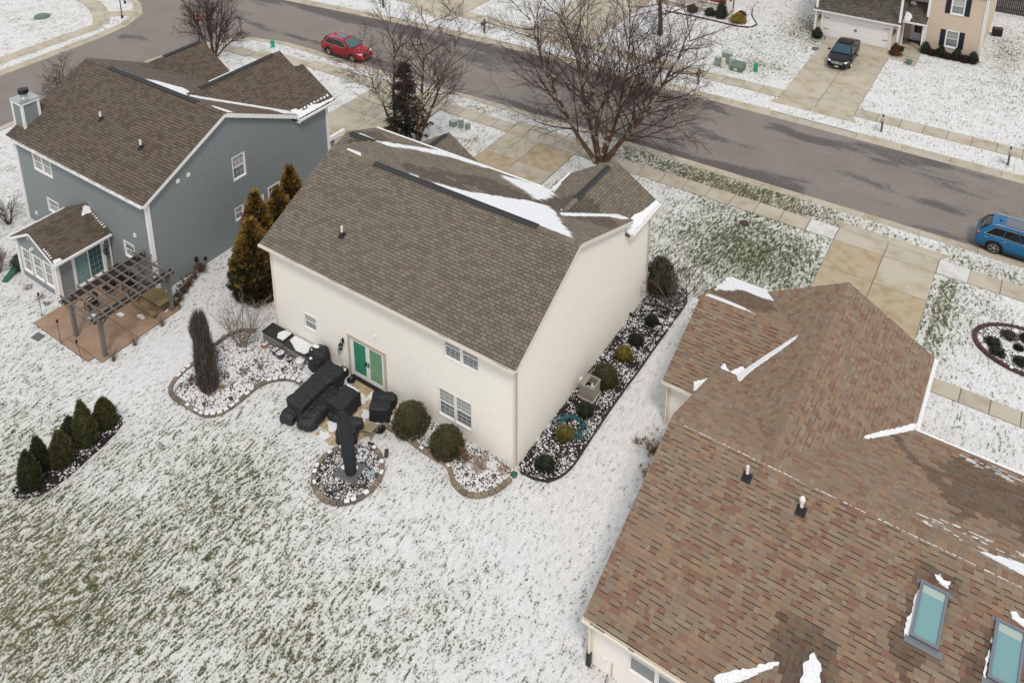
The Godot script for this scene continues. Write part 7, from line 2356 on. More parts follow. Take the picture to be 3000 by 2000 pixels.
	# covered kettle grill with snow
	var gr := thing("covered_grill", "covered round grill capped with patches of snow by the deck boxes", "grill", Vector3(-10.55, 0, 0.55))
	var gm := blob([[Vector3(0, 0.5, 0), Vector3(0.5, 0.5, 0.4), 0.1, 0.3], [Vector3(0.05, 0.95, 0.0), Vector3(0.44, 0.3, 0.36), 0.1, 0.28]], 0.05, 0.15, 0.12, 15)
	gm.surface_set_material(0, M.cover)
	put("cover", gm, gr)
	for q in [[-0.12, 1.2, 0.05, 0.2, 0.12, 0.3], [0.2, 1.17, 0.08, 0.16, 0.1, -0.4], [0.3, 1.05, 0.24, 0.14, 0.06, 0.8], [-0.3, 1.02, 0.2, 0.05, 0.16, 0.1], [0.02, 0.95, 0.38, 0.18, 0.04, 0.9], [-0.28, 0.72, 0.37, 0.03, 0.12, 0.0]]:
		mb = MB.new()
		mb.bevel(Transform3D(Basis(Vector3.UP, q[5]) * Basis(Vector3.RIGHT, 0.25 if q[1] > 1.1 else 0.9), Vector3(q[0], q[1], q[2])), Vector3(q[3] * 1.9, 0.03, q[4] * 2.6), 0.014)
		put("snow_patch", mb.mesh(M.snow), gr)
	# deck boxes
	n = 0
	for q in [[-14.2, -12.78, 0.42], [-12.7, -11.2, 0.46]]:
		var o := thing("deck_box", ["grey panelled deck box with black lid at the house corner", "grey deck box with snow-covered black lid by the grill"][n], "deck box", Vector3((q[0] + q[1]) * 0.5, 0, q[2]), "deck boxes along the cream wall")
		var w: float = q[1] - q[0] - 0.06
		var bx := MB.new()
		bx.aabox(Vector3(-w * 0.5, 0.03, -0.33), Vector3(w * 0.5, 0.54, 0.33))
		put("body", bx.mesh(M.deckbox), o)
		var nb := int(w / 0.13)
		for k in nb:
			mb = MB.new()
			mb.aabox(Vector3(-w * 0.5 + (k + 0.06) * w / nb, 0.04, 0.33), Vector3(-w * 0.5 + (k + 0.94) * w / nb, 0.52, 0.345))
			put("panel", mb.mesh(M.deckbox), o)
		mb = MB.new()
		mb.bevel(Transform3D(Basis(), Vector3(0, 0.575, 0)), Vector3(w + 0.07, 0.07, 0.74), 0.03)
		put("lid", mb.mesh(M.deckbox_lid), o)
		var sn: Array = [[0.28, -0.3], [0.66, -0.33], [0.68, 0.25], [0.3, 0.3], [0.1, 0.05]] if n == 0 else [[-0.6, -0.34], [0.7, -0.36], [0.72, 0.12], [0.6, 0.3], [0.1, 0.34], [-0.62, 0.02]]
		snow_patch(o, Vector3((q[0] + q[1]) * 0.5, 0.612, q[2]), Vector3(1, 0, 0), Vector3(0, 0, -1), sn.map(func(e): return [e[0], -e[1]]), 0.05, 0.015)
		n += 1
	pot("terracotta pot lying among pots at the corner deck box", Vector3(-13.75, 0, 1.05), 0.17, 0.3, M.terracotta)
	pot("dark grey pot second from the corner in front of the deck boxes", Vector3(-12.98, 0, 1.08), 0.19, 0.36, M.pot_grey)
	pot("larger dark grey pot with dead stems in front of the deck boxes", Vector3(-12.6, 0, 1.1), 0.22, 0.38, M.pot_grey)
	pot("small black pot between the grey pots and the white bucket", Vector3(-12.08, 0, 1.02), 0.15, 0.22, M.metal_black)
	pot("white bucket planter nearest the covered grill", Vector3(-11.4, 0, 0.98), 0.2, 0.42, M.pot_white, false)
	# wind chime under the lantern
	var wc := thing("wind_chime", "hanging wind chime below the wall lantern by the patio door", "chime", Vector3(-9.62, 0.9, 0.14))
	mb = MB.new()
	for k in 5:
		var a := TAU * k / 5
		mb.tube([Vector3(cos(a) * 0.05, 0.45, sin(a) * 0.05), Vector3(cos(a) * 0.05, 0.1 + 0.03 * k, sin(a) * 0.05)], [0.011, 0.011], 6, true)
	mb.lathe(Vector3(0, 0.46, 0), [[0.07, 0], [0.07, 0.02], [0, 0.02]], 10)
	mb.tube([Vector3(0, 0.75, -0.02), Vector3(0, -0.05, 0)], [0.004, 0.004], 4)
	mb.lathe(Vector3(0, -0.12, 0), [[0.0, 0.0], [0.035, 0.04], [0.0, 0.09]], 8)
	put("tubes", mb.mesh(M.galv), wc)
	# garden lights
	n = 0
	var gl := [[-13.11, 5.18, "solar stake light at the near edge of the juniper bed"], [-12.39, 4.3, "solar stake light on the right edge of the juniper bed"], [-12.42, 2.99, "solar stake light halfway along the juniper bed edging"], [-11.74, 1.78, "solar stake light behind the sofa cover"], [-6.45, 4.4, "round solar light on the left of the umbrella ring"], [-5.2, 5.1, "round solar light at the front of the umbrella ring"], [-4.35, 3.62, "round solar light on the right of the umbrella ring"], [-3.3, 1.2, "small solar light between the two round shrubs"], [-2.0, 1.15, "small square solar light beside the second round shrub"], [-0.35, 1.0, "small square solar light in the half-round stone bed"]]
	for q in gl:
		var o := thing("solar_light", q[2], "garden light", Vector3(q[0], 0, q[1]), "solar stake lights in the beds")
		mb = MB.new()
		mb.tube([Vector3(0, 0, 0), Vector3(0, 0.3, 0)], [0.01, 0.01], 5)
		put("stake", mb.mesh(M.metal_black), o)
		mb = MB.new()
		mb.lathe(Vector3(0, 0.26, 0), [[0.03, 0], [0.05, 0.06], [0.085, 0.08], [0.08, 0.1], [0.0, 0.11]], 12)
		put("head", mb.mesh(M.metal_black), o)
		mb = MB.new()
		mb.lathe(Vector3(0, 0.372, 0), [[0.05, 0.0], [0.05, 0.006], [0.0, 0.008]], 10)
		put("solar_cell", mb.mesh(M.flash), o)
	mb = MB.new()
	mb.bevel(Transform3D(Basis(Vector3.RIGHT, 0.5), Vector3(0, 0.22, 0)), Vector3(0.16, 0.05, 0.32), 0.02)
	mb.tube([Vector3(0, 0, 0), Vector3(0, 0.22, 0)], [0.012, 0.012], 5)
	tag(put("solar_charger", mb.mesh(M.metal_black), self, Transform3D(Basis(Vector3.UP, 0.6), Vector3(-4.75, 0, 2.55))), "black solar panel on a stake behind the umbrella ring", "solar panel")
	mb = MB.new()
	for k in 9: mb.lathe(Vector3(jit(0.16), 0.09, jit(0.16)), [[0.0, -0.06], [0.055, -0.03], [0.07, 0.01], [0.05, 0.05], [0.0, 0.06]], 9)
	tag(put("glass_ornament", mb.mesh(M.util_pale), self, Transform3D(Basis(), Vector3(-4.65, 0.03, 3.65))), "pale blue glass ornament on the right of the umbrella bed", "ornament")
	mb = MB.new()
	for k in 5: mb.bevel(Transform3D(Basis(Vector3.UP, jit(1.0)), Vector3(jit(0.25), 0.06, jit(0.12))), Vector3(0.12, 0.1, 0.1), 0.03)
	tag(put("garden_figurine", mb.mesh(M.metal_black), self, Transform3D(Basis(), Vector3(-5.6, 0.0, 2.5))), "small dark garden figures behind the umbrella bed", "ornament")
	mb = MB.new()
	mb.lathe(Vector3.ZERO, [[0.0, 0.0], [0.13, 0.02], [0.15, 0.1], [0.09, 0.18], [0.0, 0.2]], 12)
	tag(put("green_drain_cap", mb.mesh(M.plastic_green), self, Transform3D(Basis(), Vector3(0.15, 0.0, 0.32))), "dark green drain fitting at the house corner below the downspout", "drain")
	# air conditioner
	var ac := thing("air_conditioner", "beige air conditioner box with open fan top in the side bed", "air conditioner", Vector3(0.72, 0, -5.1))
	mb = MB.new()
	mb.aabox(Vector3(-0.36, 0.05, -0.38), Vector3(0.36, 0.12, 0.38))
	put("pad", mb.mesh(M.concrete_pale), ac)
	for q in [[Vector3(-0.34, 0.12, 0.33), Vector3(0.34, 0.78, 0.36)], [Vector3(-0.34, 0.12, -0.36), Vector3(0.34, 0.78, -0.33)], [Vector3(0.31, 0.12, -0.33), Vector3(0.34, 0.78, 0.33)], [Vector3(-0.34, 0.12, -0.33), Vector3(-0.31, 0.78, 0.33)]]:
		mb = MB.new(); mb.aabox(q[0], q[1])
		for k in 9:
			var yy := 0.2 + k * 0.06
			if absf(q[0].z - q[1].z) < 0.1: mb.aabox(Vector3(-0.28, yy, q[0].z - 0.008), Vector3(0.28, yy + 0.03, q[1].z + 0.008))
			else: mb.aabox(Vector3(q[0].x - 0.008, yy, -0.28), Vector3(q[1].x + 0.008, yy + 0.03, 0.28))
		put("side_panel", mb.mesh(M.ac), ac)
	mb = MB.new()
	mb.aabox(Vector3(-0.37, 0.78, -0.39), Vector3(-0.08, 0.83, 0.39)); mb.aabox(Vector3(0.3, 0.78, -0.39), Vector3(0.37, 0.83, 0.39)); mb.aabox(Vector3(-0.08, 0.78, 0.31), Vector3(0.3, 0.829, 0.39)); mb.aabox(Vector3(-0.08, 0.78, -0.39), Vector3(0.3, 0.829, -0.31))
	put("top", mb.mesh(M.ac), ac)
	mb = MB.new()
	mb.aabox(Vector3(-0.3, 0.2, -0.32), Vector3(0.3, 0.4, 0.32))
	put("inside", mb.mesh(M.metal_black), ac)
	mb = MB.new()
	for k in 4:
		var a := TAU * k / 4 + 0.3
		mb.box(Transform3D(Basis(Vector3.UP, a) * Basis(Vector3.RIGHT, 0.4), Vector3(0.11, 0.6, 0) + Vector3(cos(a) * 0.12, 0, -sin(a) * 0.12)), Vector3(0.2, 0.01, 0.1))
	mb.lathe(Vector3(0.11, 0.56, 0), [[0.05, 0], [0.05, 0.07], [0, 0.08]], 10)
	put("fan", mb.mesh(M.util_cream), ac)
	# teal hose coil
	var hose := MB.new()
	var hp := []
	var hr := []
	for k in 420:
		var a := k * 0.19
		var lap := a / TAU
		var rr := 0.52 + 0.12 * sin(lap * 2.3) + 0.05 * sin(lap * 7.1)
		hp.append(Vector3(cos(a) * rr * 1.05 + 0.12 * sin(lap * 1.7), 0.10 + 0.035 * sin(lap * 3.0) + lap * 0.005, sin(a) * rr * 0.95 + 0.10 * cos(lap * 2.1)))
		hr.append(0.0125)
	hose.tube(hp, hr, 5)
	tag(put("garden_hose", hose.mesh(M.teal_hose), self, Transform3D(Basis(), Vector3(0.9, 0.0, -3.05))), "loosely coiled teal garden hose on the mulch by the gable wall", "hose")
	mb = MB.new()
	for q in [[0.0, 0.0, 0.62, 0.28], [0.62, -0.35, 0.3, 0.26], [0.7, 0.3, 0.24, 0.22]]: mb.bevel(Transform3D(Basis(Vector3.UP, 0.1), Vector3(q[0], 0.05, q[1])), Vector3(q[2], 0.05, q[3]), 0.015)
	tag(put("stepping_stones", mb.mesh(M.snow), self, Transform3D(Basis(), Vector3(1.25, 0.0, -11.35))), "snow-covered stepping stones at the end of the side bed", "stones")
	# ---- grey house patio and pergola
	var ps := slabs("stamped_patio", [[-24.8, 4.85, -22.3, 6.45, 0.05, 0.05, M.patio], [-22.3, 1.55, -19.45, 4.1, 0.05, 0.05, M.patio], [-22.3, 4.1, -19.45, 6.1, 0.05, 0.05, M.patio], [-25.2, 1.55, -22.3, 4.85, 0.05, 0.05, M.patio], [-22.3, 6.1, -20.05, 6.45, 0.05, 0.05, M.patio]])
	var pg := thing("pergola", "weathered grey wooden pergola over the stamped patio", "pergola", Vector3(-20.9, 0, 3.9))
	for q in [[-22.1, 5.75], [-19.68, 5.75], [-19.72, 1.9], [-22.1, 1.9]]:
		mb = MB.new()
		mb.aabox(Vector3(q[0] - 0.09, 0.05, q[1] - 0.09), Vector3(q[0] + 0.09, 2.32, q[1] + 0.09))
		part("post", mb, M.wood_gray, pg)
	for x in [-22.22, -21.98, -19.82, -19.58]:
		mb = MB.new(); mb.aabox(Vector3(x - 0.022, 2.14, 1.6), Vector3(x + 0.022, 2.34, 6.1))
		part("beam", mb, M.wood_dark, pg)
	for k in 10:
		var zz := 1.95 + k * 0.452
		mb = MB.new(); mb.aabox(Vector3(-22.45, 2.345, zz - 0.022), Vector3(-19.22, 2.50, zz + 0.022))
		part("rafter", mb, M.wood_gray, pg)
	for k in 5:
		var xx := -22.0 + k * 0.662
		mb = MB.new(); mb.aabox(Vector3(xx - 0.03, 2.505, 1.6), Vector3(xx + 0.03, 2.545, 6.36))
		part("slat", mb, M.wood_gray, pg)
	for q in [[Vector3(-19.68, 1.7, 5.75), Vector3(-19.68, 2.2, 5.15)], [Vector3(-19.68, 1.7, 1.9), Vector3(-19.68, 2.2, 2.5)], [Vector3(-22.1, 1.7, 5.75), Vector3(-22.1, 2.2, 5.15)], [Vector3(-22.1, 1.7, 1.9), Vector3(-22.1, 2.2, 2.5)]]:
		mb = MB.new(); mb.bar(q[0], q[1], 0.06, 0.09)
		part("knee_brace", mb, M.wood_gray, pg)
	# picnic bench and clutter below
	var pc := thing("picnic_table", "brown wooden picnic table under the pergola back corner", "table", Vector3(-20.7, 0, 2.2))
	for k in 5:
		mb = MB.new(); mb.aabox(Vector3(-1.0, 0.72, -0.38 + k * 0.155), Vector3(1.0, 0.755, -0.24 + k * 0.155))
		put("table_board", mb.mesh(M.wood_bench), pc)
	for q in [-0.72, 0.62]:
		mb = MB.new(); mb.aabox(Vector3(-1.0, 0.43, q), Vector3(1.0, 0.465, q + 0.2))
		put("bench_board", mb.mesh(M.wood_bench), pc)
	for q in [-0.75, 0.75]:
		mb = MB.new(); mb.bar(Vector3(q, 0.05, -0.6), Vector3(q, 0.72, -0.2), 0.04, 0.09); mb.bar(Vector3(q, 0.05, 0.6), Vector3(q, 0.72, 0.2), 0.04, 0.09); mb.bar(Vector3(q, 0.42, -0.7), Vector3(q, 0.42, 0.8), 0.04, 0.08)
		put("leg_frame", mb.mesh(M.wood_bench), pc)
	cover_dark("dark patio chair with snow below the sliding door", Vector3(-23.6, 0, 2.9))
	cover_dark("dark patio chair under the pergola beside the grey wall", Vector3(-22.9, 0, 2.2))
	cover_dark("dark patio chair beneath the pergola rafters", Vector3(-23.2, 0, 4.2))
	mb = MB.new(); mb.bevel(Transform3D(Basis(), Vector3(0, 0.35, 0)), Vector3(0.8, 0.7, 0.6), 0.06)
	tag(put("covered_cart", mb.mesh(M.cover), self, Transform3D(Basis(), Vector3(-24.2, 0.05, 1.95))), "dark covered cart against the grey house wall", "cart")
	n = 0
	for q in [[-21.6, 3.6, 0.5, 0.25], [-22.7, 4.5, 0.5, 0.35], [-19.85, 5.55, 0.12, 0.2], [-20.6, 3.1, 0.5, 0.3], [-22.35, 5.6, 0.14, 0.16], [-19.9, 2.1, 0.14, 0.16]]:
		snow_patch(ps, Vector3(q[0], 0.054, q[1]), Vector3(1, 0, 0), Vector3(0, 0, -1), [[-q[2] * 0.5, -q[3] * 0.4], [q[2] * 0.3, -q[3] * 0.5], [q[2] * 0.5, q[3] * 0.2], [0, q[3] * 0.5], [-q[2] * 0.45, q[3] * 0.3]], 0.015, 0.07)
	n = 0
	for q in [[-24.9, 5.9, 1.25, 0.0], [-22.2, 6.5, 1.3, 0.0], [-20.2, 6.6, 1.05, 0.12]]:
		var o := thing("garden_torch", ["black garden torch at the left corner of the stamped patio", "black garden torch in the middle of the patio front edge", "leaning black garden torch by the pergola front post"][n], "torch", Vector3(q[0], 0, q[1]), "garden torches round the patio")
		o.rotation.z = q[3] * 2.0
		mb = MB.new(); mb.tube([Vector3(0, -0.05, 0), Vector3(0, q[2], 0)], [0.012, 0.012], 6)
		put("pole", mb.mesh(M.metal_black), o)
		mb = MB.new(); mb.lathe(Vector3(0, q[2], 0), [[0.03, 0], [0.055, 0.04], [0.06, 0.16], [0.035, 0.19], [0.0, 0.2]], 10)
		put("head", mb.mesh(M.metal_black), o)
		n += 1
	mb = MB.new(); mb.bevel(Transform3D(Basis(Vector3.UP, 0.15), Vector3(0, 0.02, 0)), Vector3(0.55, 0.05, 0.42), 0.015)
	tag(put("paving_stone", mb.mesh(M.stone_grey), self, Transform3D(Basis(), Vector3(-23.66, 0, 6.85))), "lone flat paving stone in the snow left of the patio", "stone")
	mb = MB.new(); mb.bevel(Transform3D(Basis(Vector3.UP, 0.3) * Basis(Vector3.RIGHT, 0.35), Vector3(0, 0.16, 0)), Vector3(0.35, 0.1, 0.9), 0.03)
	tag(put("green_splash_block", mb.mesh(M.plastic_green), self, Transform3D(Basis(), Vector3(-29.3, 0, 5.2))), "dark green plastic splash block by the sun room corner", "splash block")
	mb = MB.new(); mb.lathe(Vector3.ZERO, [[0.2, 0], [0.24, 0.5], [0.28, 0.52], [0.28, 0.6], [0.0, 0.63]], 14)
	tag(put("red_bin", mb.mesh(flat(0.25, 0.02, 0.02, 0.5)), self, Transform3D(Basis(), Vector3(-20.3, 0, -8.3))), "red bin between the grey and cream houses", "bin")

func cover_dark(label: String, at: Vector3) -> void:
	var o := thing("patio_chair", label, "chair", at, "chairs under the pergola")
	var mb := MB.new()
	mb.aabox(Vector3(-0.25, 0.4, -0.25), Vector3(0.25, 0.44, 0.25))
	put("seat", mb.mesh(M.metal_black), o)
	mb = MB.new(); mb.box(Transform3D(Basis(Vector3.RIGHT, -0.15), Vector3(0, 0.68, -0.27)), Vector3(0.5, 0.5, 0.03))
	put("backrest", mb.mesh(M.metal_black), o)
	for q in [[-0.23, -0.23], [0.23, -0.23], [-0.23, 0.23], [0.23, 0.23]]:
		mb = MB.new(); mb.aabox(Vector3(q[0] - 0.02, 0.05, q[1] - 0.02), Vector3(q[0] + 0.02, 0.4, q[1] + 0.02))
		put("leg", mb.mesh(M.metal_black), o)
	for q in [-0.26, 0.26]:
		mb = MB.new(); mb.aabox(Vector3(q - 0.025, 0.6, -0.25), Vector3(q + 0.025, 0.63, 0.22))
		put("armrest", mb.mesh(M.metal_black), o)

func build_street_things() -> void:
	rng.seed = 300
	var mb := MB.new()
	# mailboxes
	var mbx := [[-38.7, -36.9, "wooden post mailbox farthest left across the street", 0], [-26.9, -37.1, "wooden post mailbox across the street behind the birches", 0], [-16.8, -37.2, "pale mailbox across the street behind the large birch", 1], [6.5, -37.8, "grey mailbox beside the beige house driveway", 1], [14.3, -37.7, "grey mailbox across the street at the right edge", 1], [-7.0, -37.8, "dark mailbox among birch twigs across the street", 0]]
	for q in mbx:
		var o := thing("mailbox", q[2], "mailbox", Vector3(q[0], 0, q[1]), "mailboxes along the far kerb")
		mb = MB.new(); mb.aabox(Vector3(-0.06, -0.1, -0.06), Vector3(0.06, 1.35, 0.06))
		put("post", mb.mesh(M.mail_wood), o)
		mb = MB.new(); mb.aabox(Vector3(-0.05, 0.88, -0.4), Vector3(0.05, 0.98, 0.45))
		put("arm", mb.mesh(M.mail_wood), o)
		mb = MB.new()
		var seg := 8
		for k in seg:
			var a0 := PI * k / seg; var a1 := PI * (k + 1) / seg
			mb.quad(Vector3(cos(a0) * 0.1 + 0.0, 1.1 + sin(a0) * 0.1, 0.5), Vector3(cos(a0) * 0.1, 1.1 + sin(a0) * 0.1, -0.02), Vector3(cos(a1) * 0.1, 1.1 + sin(a1) * 0.1, -0.02), Vector3(cos(a1) * 0.1, 1.1 + sin(a1) * 0.1, 0.5))
			mb.tri(Vector3(0, 1.1, 0.5), Vector3(cos(a0) * 0.1, 1.1 + sin(a0) * 0.1, 0.5), Vector3(cos(a1) * 0.1, 1.1 + sin(a1) * 0.1, 0.5))
			mb.tri(Vector3(0, 1.1, -0.02), Vector3(cos(a1) * 0.1, 1.1 + sin(a1) * 0.1, -0.02), Vector3(cos(a0) * 0.1, 1.1 + sin(a0) * 0.1, -0.02))
		mb.aabox(Vector3(-0.1, 0.985, -0.02), Vector3(0.1, 1.1, 0.5))
		put("box", mb.mesh(M.mail_grey if q[3] == 1 else M.mail_wood), o)
	# utility boxes across the street
	var ub := thing("transformer_box", "wide dark green transformer box on the snowy far lawn", "utility box", Vector3(-5.3, 0, -42.1))
	mb = MB.new()
	mb.aabox(Vector3(-0.52, 0, -0.5), Vector3(0.48, 0.42, 0.48))
	mb.quad(Vector3(-0.52, 0.42, 0.48), Vector3(0.48, 0.42, 0.48), Vector3(0.48, 0.62, -0.1), Vector3(-0.52, 0.62, -0.1))
	mb.quad(Vector3(-0.52, 0.62, -0.1), Vector3(0.48, 0.62, -0.1), Vector3(0.48, 0.62, -0.5), Vector3(-0.52, 0.62, -0.5))
	mb.quad(Vector3(0.48, 0.42, 0.48), Vector3(0.48, 0.42, -0.5), Vector3(0.48, 0.62, -0.5), Vector3(0.48, 0.62, -0.1))
	mb.quad(Vector3(-0.52, 0.42, -0.5), Vector3(-0.52, 0.42, 0.48), Vector3(-0.52, 0.62, -0.1), Vector3(-0.52, 0.62, -0.5))
	mb.quad(Vector3(0.48, 0.0, -0.5), Vector3(-0.52, 0.0, -0.5), Vector3(-0.52, 0.62, -0.5), Vector3(0.48, 0.62, -0.5))
	put("body", mb.mesh(M.util_green), ub)
	mb = MB.new(); mb.aabox(Vector3(-0.2, 0.12, 0.481), Vector3(0.08, 0.32, 0.488))
	put("notice_plate", mb.mesh(M.util_cream), ub)
	mb = MB.new(); mb.aabox(Vector3(-0.57, -0.05, -0.55), Vector3(0.53, 0.03, 0.53))
	put("pad", mb.mesh(M.concrete_pale), ub)
	util_box("tall sage utility cabinet at the left of the far lawn group", Vector3(-7.0, 0, -42.0), Vector3(0.42, 0.85, 0.34), M.util_sage)
	util_box("large grey-green utility cabinet behind the far lawn group", Vector3(-6.6, 0, -43.1), Vector3(0.75, 0.95, 0.5), M.util_sage)
	util_box("pale utility meter cabinet beside the transformer box", Vector3(-5.9, 0, -42.35), Vector3(0.42, 0.85, 0.32), M.util_pale)
	util_post("cream cable pedestal in front of the far lawn utility group", Vector3(-6.45, 0, -41.8), 0.16, 0.85, M.util_cream)
	var gp := thing("cable_pedestal", "bright green ribbed cable pedestal right of the transformer box", "utility box", Vector3(-4.0, 0, -42.6))
	mb = MB.new()
	mb.bevel(Transform3D(Basis(), Vector3(0, 0.4, 0)), Vector3(0.3, 0.8, 0.26), 0.05)
	put("body", mb.mesh(M.util_bright), gp)
	for k in 4:
		mb = MB.new(); mb.aabox(Vector3(-0.1, 0.12 + k * 0.14, 0.13), Vector3(0.1, 0.2 + k * 0.14, 0.146))
		put("louvre", mb.mesh(M.util_bright), gp)
	util_box("squat sage utility box by the cream house front walk", Vector3(-19.1, 0, -21.7), Vector3(0.46, 0.5, 0.4), M.util_sage)
	util_post("round sage utility pedestal between two boxes by the front walk", Vector3(-18.5, 0, -21.85), 0.19, 0.75, M.util_sage)
	util_box("narrow sage utility box at the right of the front walk group", Vector3(-17.95, 0, -21.9), Vector3(0.3, 0.55, 0.28), M.util_sage)
	util_box("small pale utility box at the right edge of the far lawn", Vector3(15.2, 0, -40.9), Vector3(0.35, 0.6, 0.3), M.util_pale)
	# snow mound bed of the utility group
	bed("utility_bed", "snow-covered mulch oval round the sage utility boxes", [[-20.3, -21.2], [-19.6, -20.6], [-18.4, -20.4], [-17.2, -20.8], [-16.9, -21.5], [-17.4, -22.2], [-18.6, -22.6], [-19.8, -22.3], [-20.4, -21.8]], 0.92, 1500, Color(0.05, 0.04, 0.035))
	# hydrant
	var hy := thing("fire_hydrant", "green fire hydrant near the street corner", "hydrant", Vector3(-40.65, 0, -24.4))
	mb = MB.new(); mb.lathe(Vector3.ZERO, [[0.2, 0], [0.2, 0.06], [0.14, 0.07], [0.13, 0.5], [0.17, 0.52], [0.17, 0.57], [0.14, 0.6], [0.09, 0.7], [0.03, 0.74], [0.03, 0.8], [0.0, 0.8]], 16)
	put("barrel", mb.mesh(M.hydrant), hy)
	for a in [0.0, PI, PI * 0.5]:
		mb = MB.new()
		var d := Vector3(cos(a), 0, sin(a))
		mb.tube([Vector3(0, 0.42, 0) + d * 0.1, Vector3(0, 0.42, 0) + d * 0.23], [0.075, 0.075], 10, true)
		put("nozzle", mb.mesh(M.hydrant), hy)
	# stop sign
	var sg := thing("stop_sign", "red octagonal stop sign on a dark post at the street corner", "sign", Vector3(-47.0, 0, -21.6))
	mb = MB.new(); mb.tube([Vector3(0, -0.1, 0), Vector3(0, 2.75, 0)], [0.045, 0.04], 8, true)
	put("post", mb.mesh(M.metal_black), sg)
	var fr := Basis(Vector3.UP, 0.95)
	var oct := PackedVector2Array()
	var oct2 := PackedVector2Array()
	for k in 8:
		var a := TAU * (k + 0.5) / 8
		oct.append(Vector2(cos(a), sin(a)) * 0.42)
		oct2.append(Vector2(cos(a), sin(a)) * 0.385)
	mb = MB.new(); mb.slab(Vector3(0, 2.25, 0) + fr * Vector3(0, 0, 0.062), fr.x, Vector3.UP, oct, 0.02)
	put("border", mb.mesh(M.white), sg)
	mb = MB.new(); mb.slab(Vector3(0, 2.25, 0) + fr * Vector3(0, 0, 0.066), fr.x, Vector3.UP, oct2, 0.003)
	put("face", mb.mesh(M.sign_red), sg)
	var tx := TextMesh.new()
	tx.text = "STOP"
	var sf := SystemFont.new()
	sf.font_names = PackedStringArray(["Droid Sans"])
	sf.font_weight = 700
	tx.font = sf
	tx.font_size = 26
	tx.pixel_size = 0.0098
	tx.depth = 0.004
	tx.material = M.white
	put("lettering", tx, sg, Transform3D(fr, Vector3(0, 2.25, 0) + fr * Vector3(0, 0, 0.07)))
	# lamp and sign posts on the corner
	for q in [[-57.8, -21.2, 3.4, "thin black sign post on the snowy corner"], [-61.0, -23.7, 3.6, "black lamp post at the top left corner"]]:
		var o := thing("street_post", q[3], "post", Vector3(q[0], 0, q[1]), "black posts on the corner")
		mb = MB.new(); mb.tube([Vector3(0, -0.1, 0), Vector3(0, q[2], 0)], [0.05, 0.04], 8, true)
		put("pole", mb.mesh(M.metal_black), o)
		mb = MB.new(); mb.lathe(Vector3.ZERO, [[0.11, 0], [0.1, 0.25], [0.05, 0.32]], 10)
		put("base", mb.mesh(M.metal_black), o)
	mb = MB.new(); mb.aabox(Vector3(-0.05, -0.1, -0.05), Vector3(0.05, 0.95, 0.05))
	mb.aabox(Vector3(-0.065, 0.95, -0.065), Vector3(0.065, 0.99, 0.065))
	tag(put("marker_stake", mb.mesh(M.util_cream), self, Transform3D(Basis(), Vector3(-58.2, 0, -19.7))), "short pale marker stake on the snowy corner", "stake")
	mb = MB.new(); mb.lathe(Vector3.ZERO, [[0.72, 0.0], [0.72, 0.12], [0.6, 0.2], [0.0, 0.24]], 24)
	tag(put("manhole_mound", mb.mesh(M.util_green), self, Transform3D(Basis(), Vector3(-64.5, 0, -17.1))), "round dark green utility lid on the far corner lawn", "lid")
	mb = MB.new(); mb.lathe(Vector3.ZERO, [[0.26, 0.0], [0.26, 0.08], [0.22, 0.1], [0.0, 0.11]], 20)
	tag(put("drain_cover", mb.mesh(flat(0.055, 0.03, 0.026, 0.7)), self, Transform3D(Basis(), Vector3(2.15, 0, -21.8))), "round rusty drain cover on the green front lawn", "drain")
	mb = MB.new(); mb.lathe(Vector3(-1.5, 0.045, -49.8) + Vector3(0.3, 0, 0), [[0.3, 0.0], [0.3, 0.03], [0.0, 0.035]], 18)
	tag(part("meter_lid", mb, M.stone_grey, self), "round grey meter lid beside the black car's driveway", "lid")
	# things by the beige house
	mb = MB.new(); mb.lathe(Vector3.ZERO, [[0.2, 0], [0.26, 0.4], [0.3, 0.42], [0.25, 0.4], [0.0, 0.36]], 14)
	tag(put("black_pot", mb.mesh(M.metal_black), self, Transform3D(Basis(), Vector3(4.95, 0.0, -53.2))), "black pot beside the beige house porch", "pot")
	mb = MB.new(); mb.lathe(Vector3.ZERO, [[0.18, 0], [0.22, 0.3], [0.26, 0.34], [0.2, 0.36], [0.0, 0.34]], 14)
	tag(put("green_pot", mb.mesh(M.util_green), self, Transform3D(Basis(), Vector3(6.0, 0.03, -50.9))), "grey-green pot on the beige house front walk", "pot")
	mb = MB.new(); mb.bevel(Transform3D(Basis(), Vector3(0, 0.45, 0)), Vector3(0.8, 0.7, 0.5), 0.08); mb.aabox(Vector3(-0.3, 0, -0.2), Vector3(0.3, 0.12, 0.2))
	tag(put("gas_grill", mb.mesh(M.metal_black), self, Transform3D(Basis(Vector3.UP, 0.2), Vector3(11.3, 0, -61.5))), "black grill beside the beige house side wall", "grill")
	mb = MB.new(); mb.bevel(Transform3D(Basis(), Vector3(0, 0.03, 0)), Vector3(0.9, 0.06, 0.16), 0.02)
	tag(put("splash_block", mb.mesh(M.util_pale), self, Transform3D(Basis(), Vector3(-2.6, 0, -52.4))), "pale splash block left of the beige garage", "splash block")

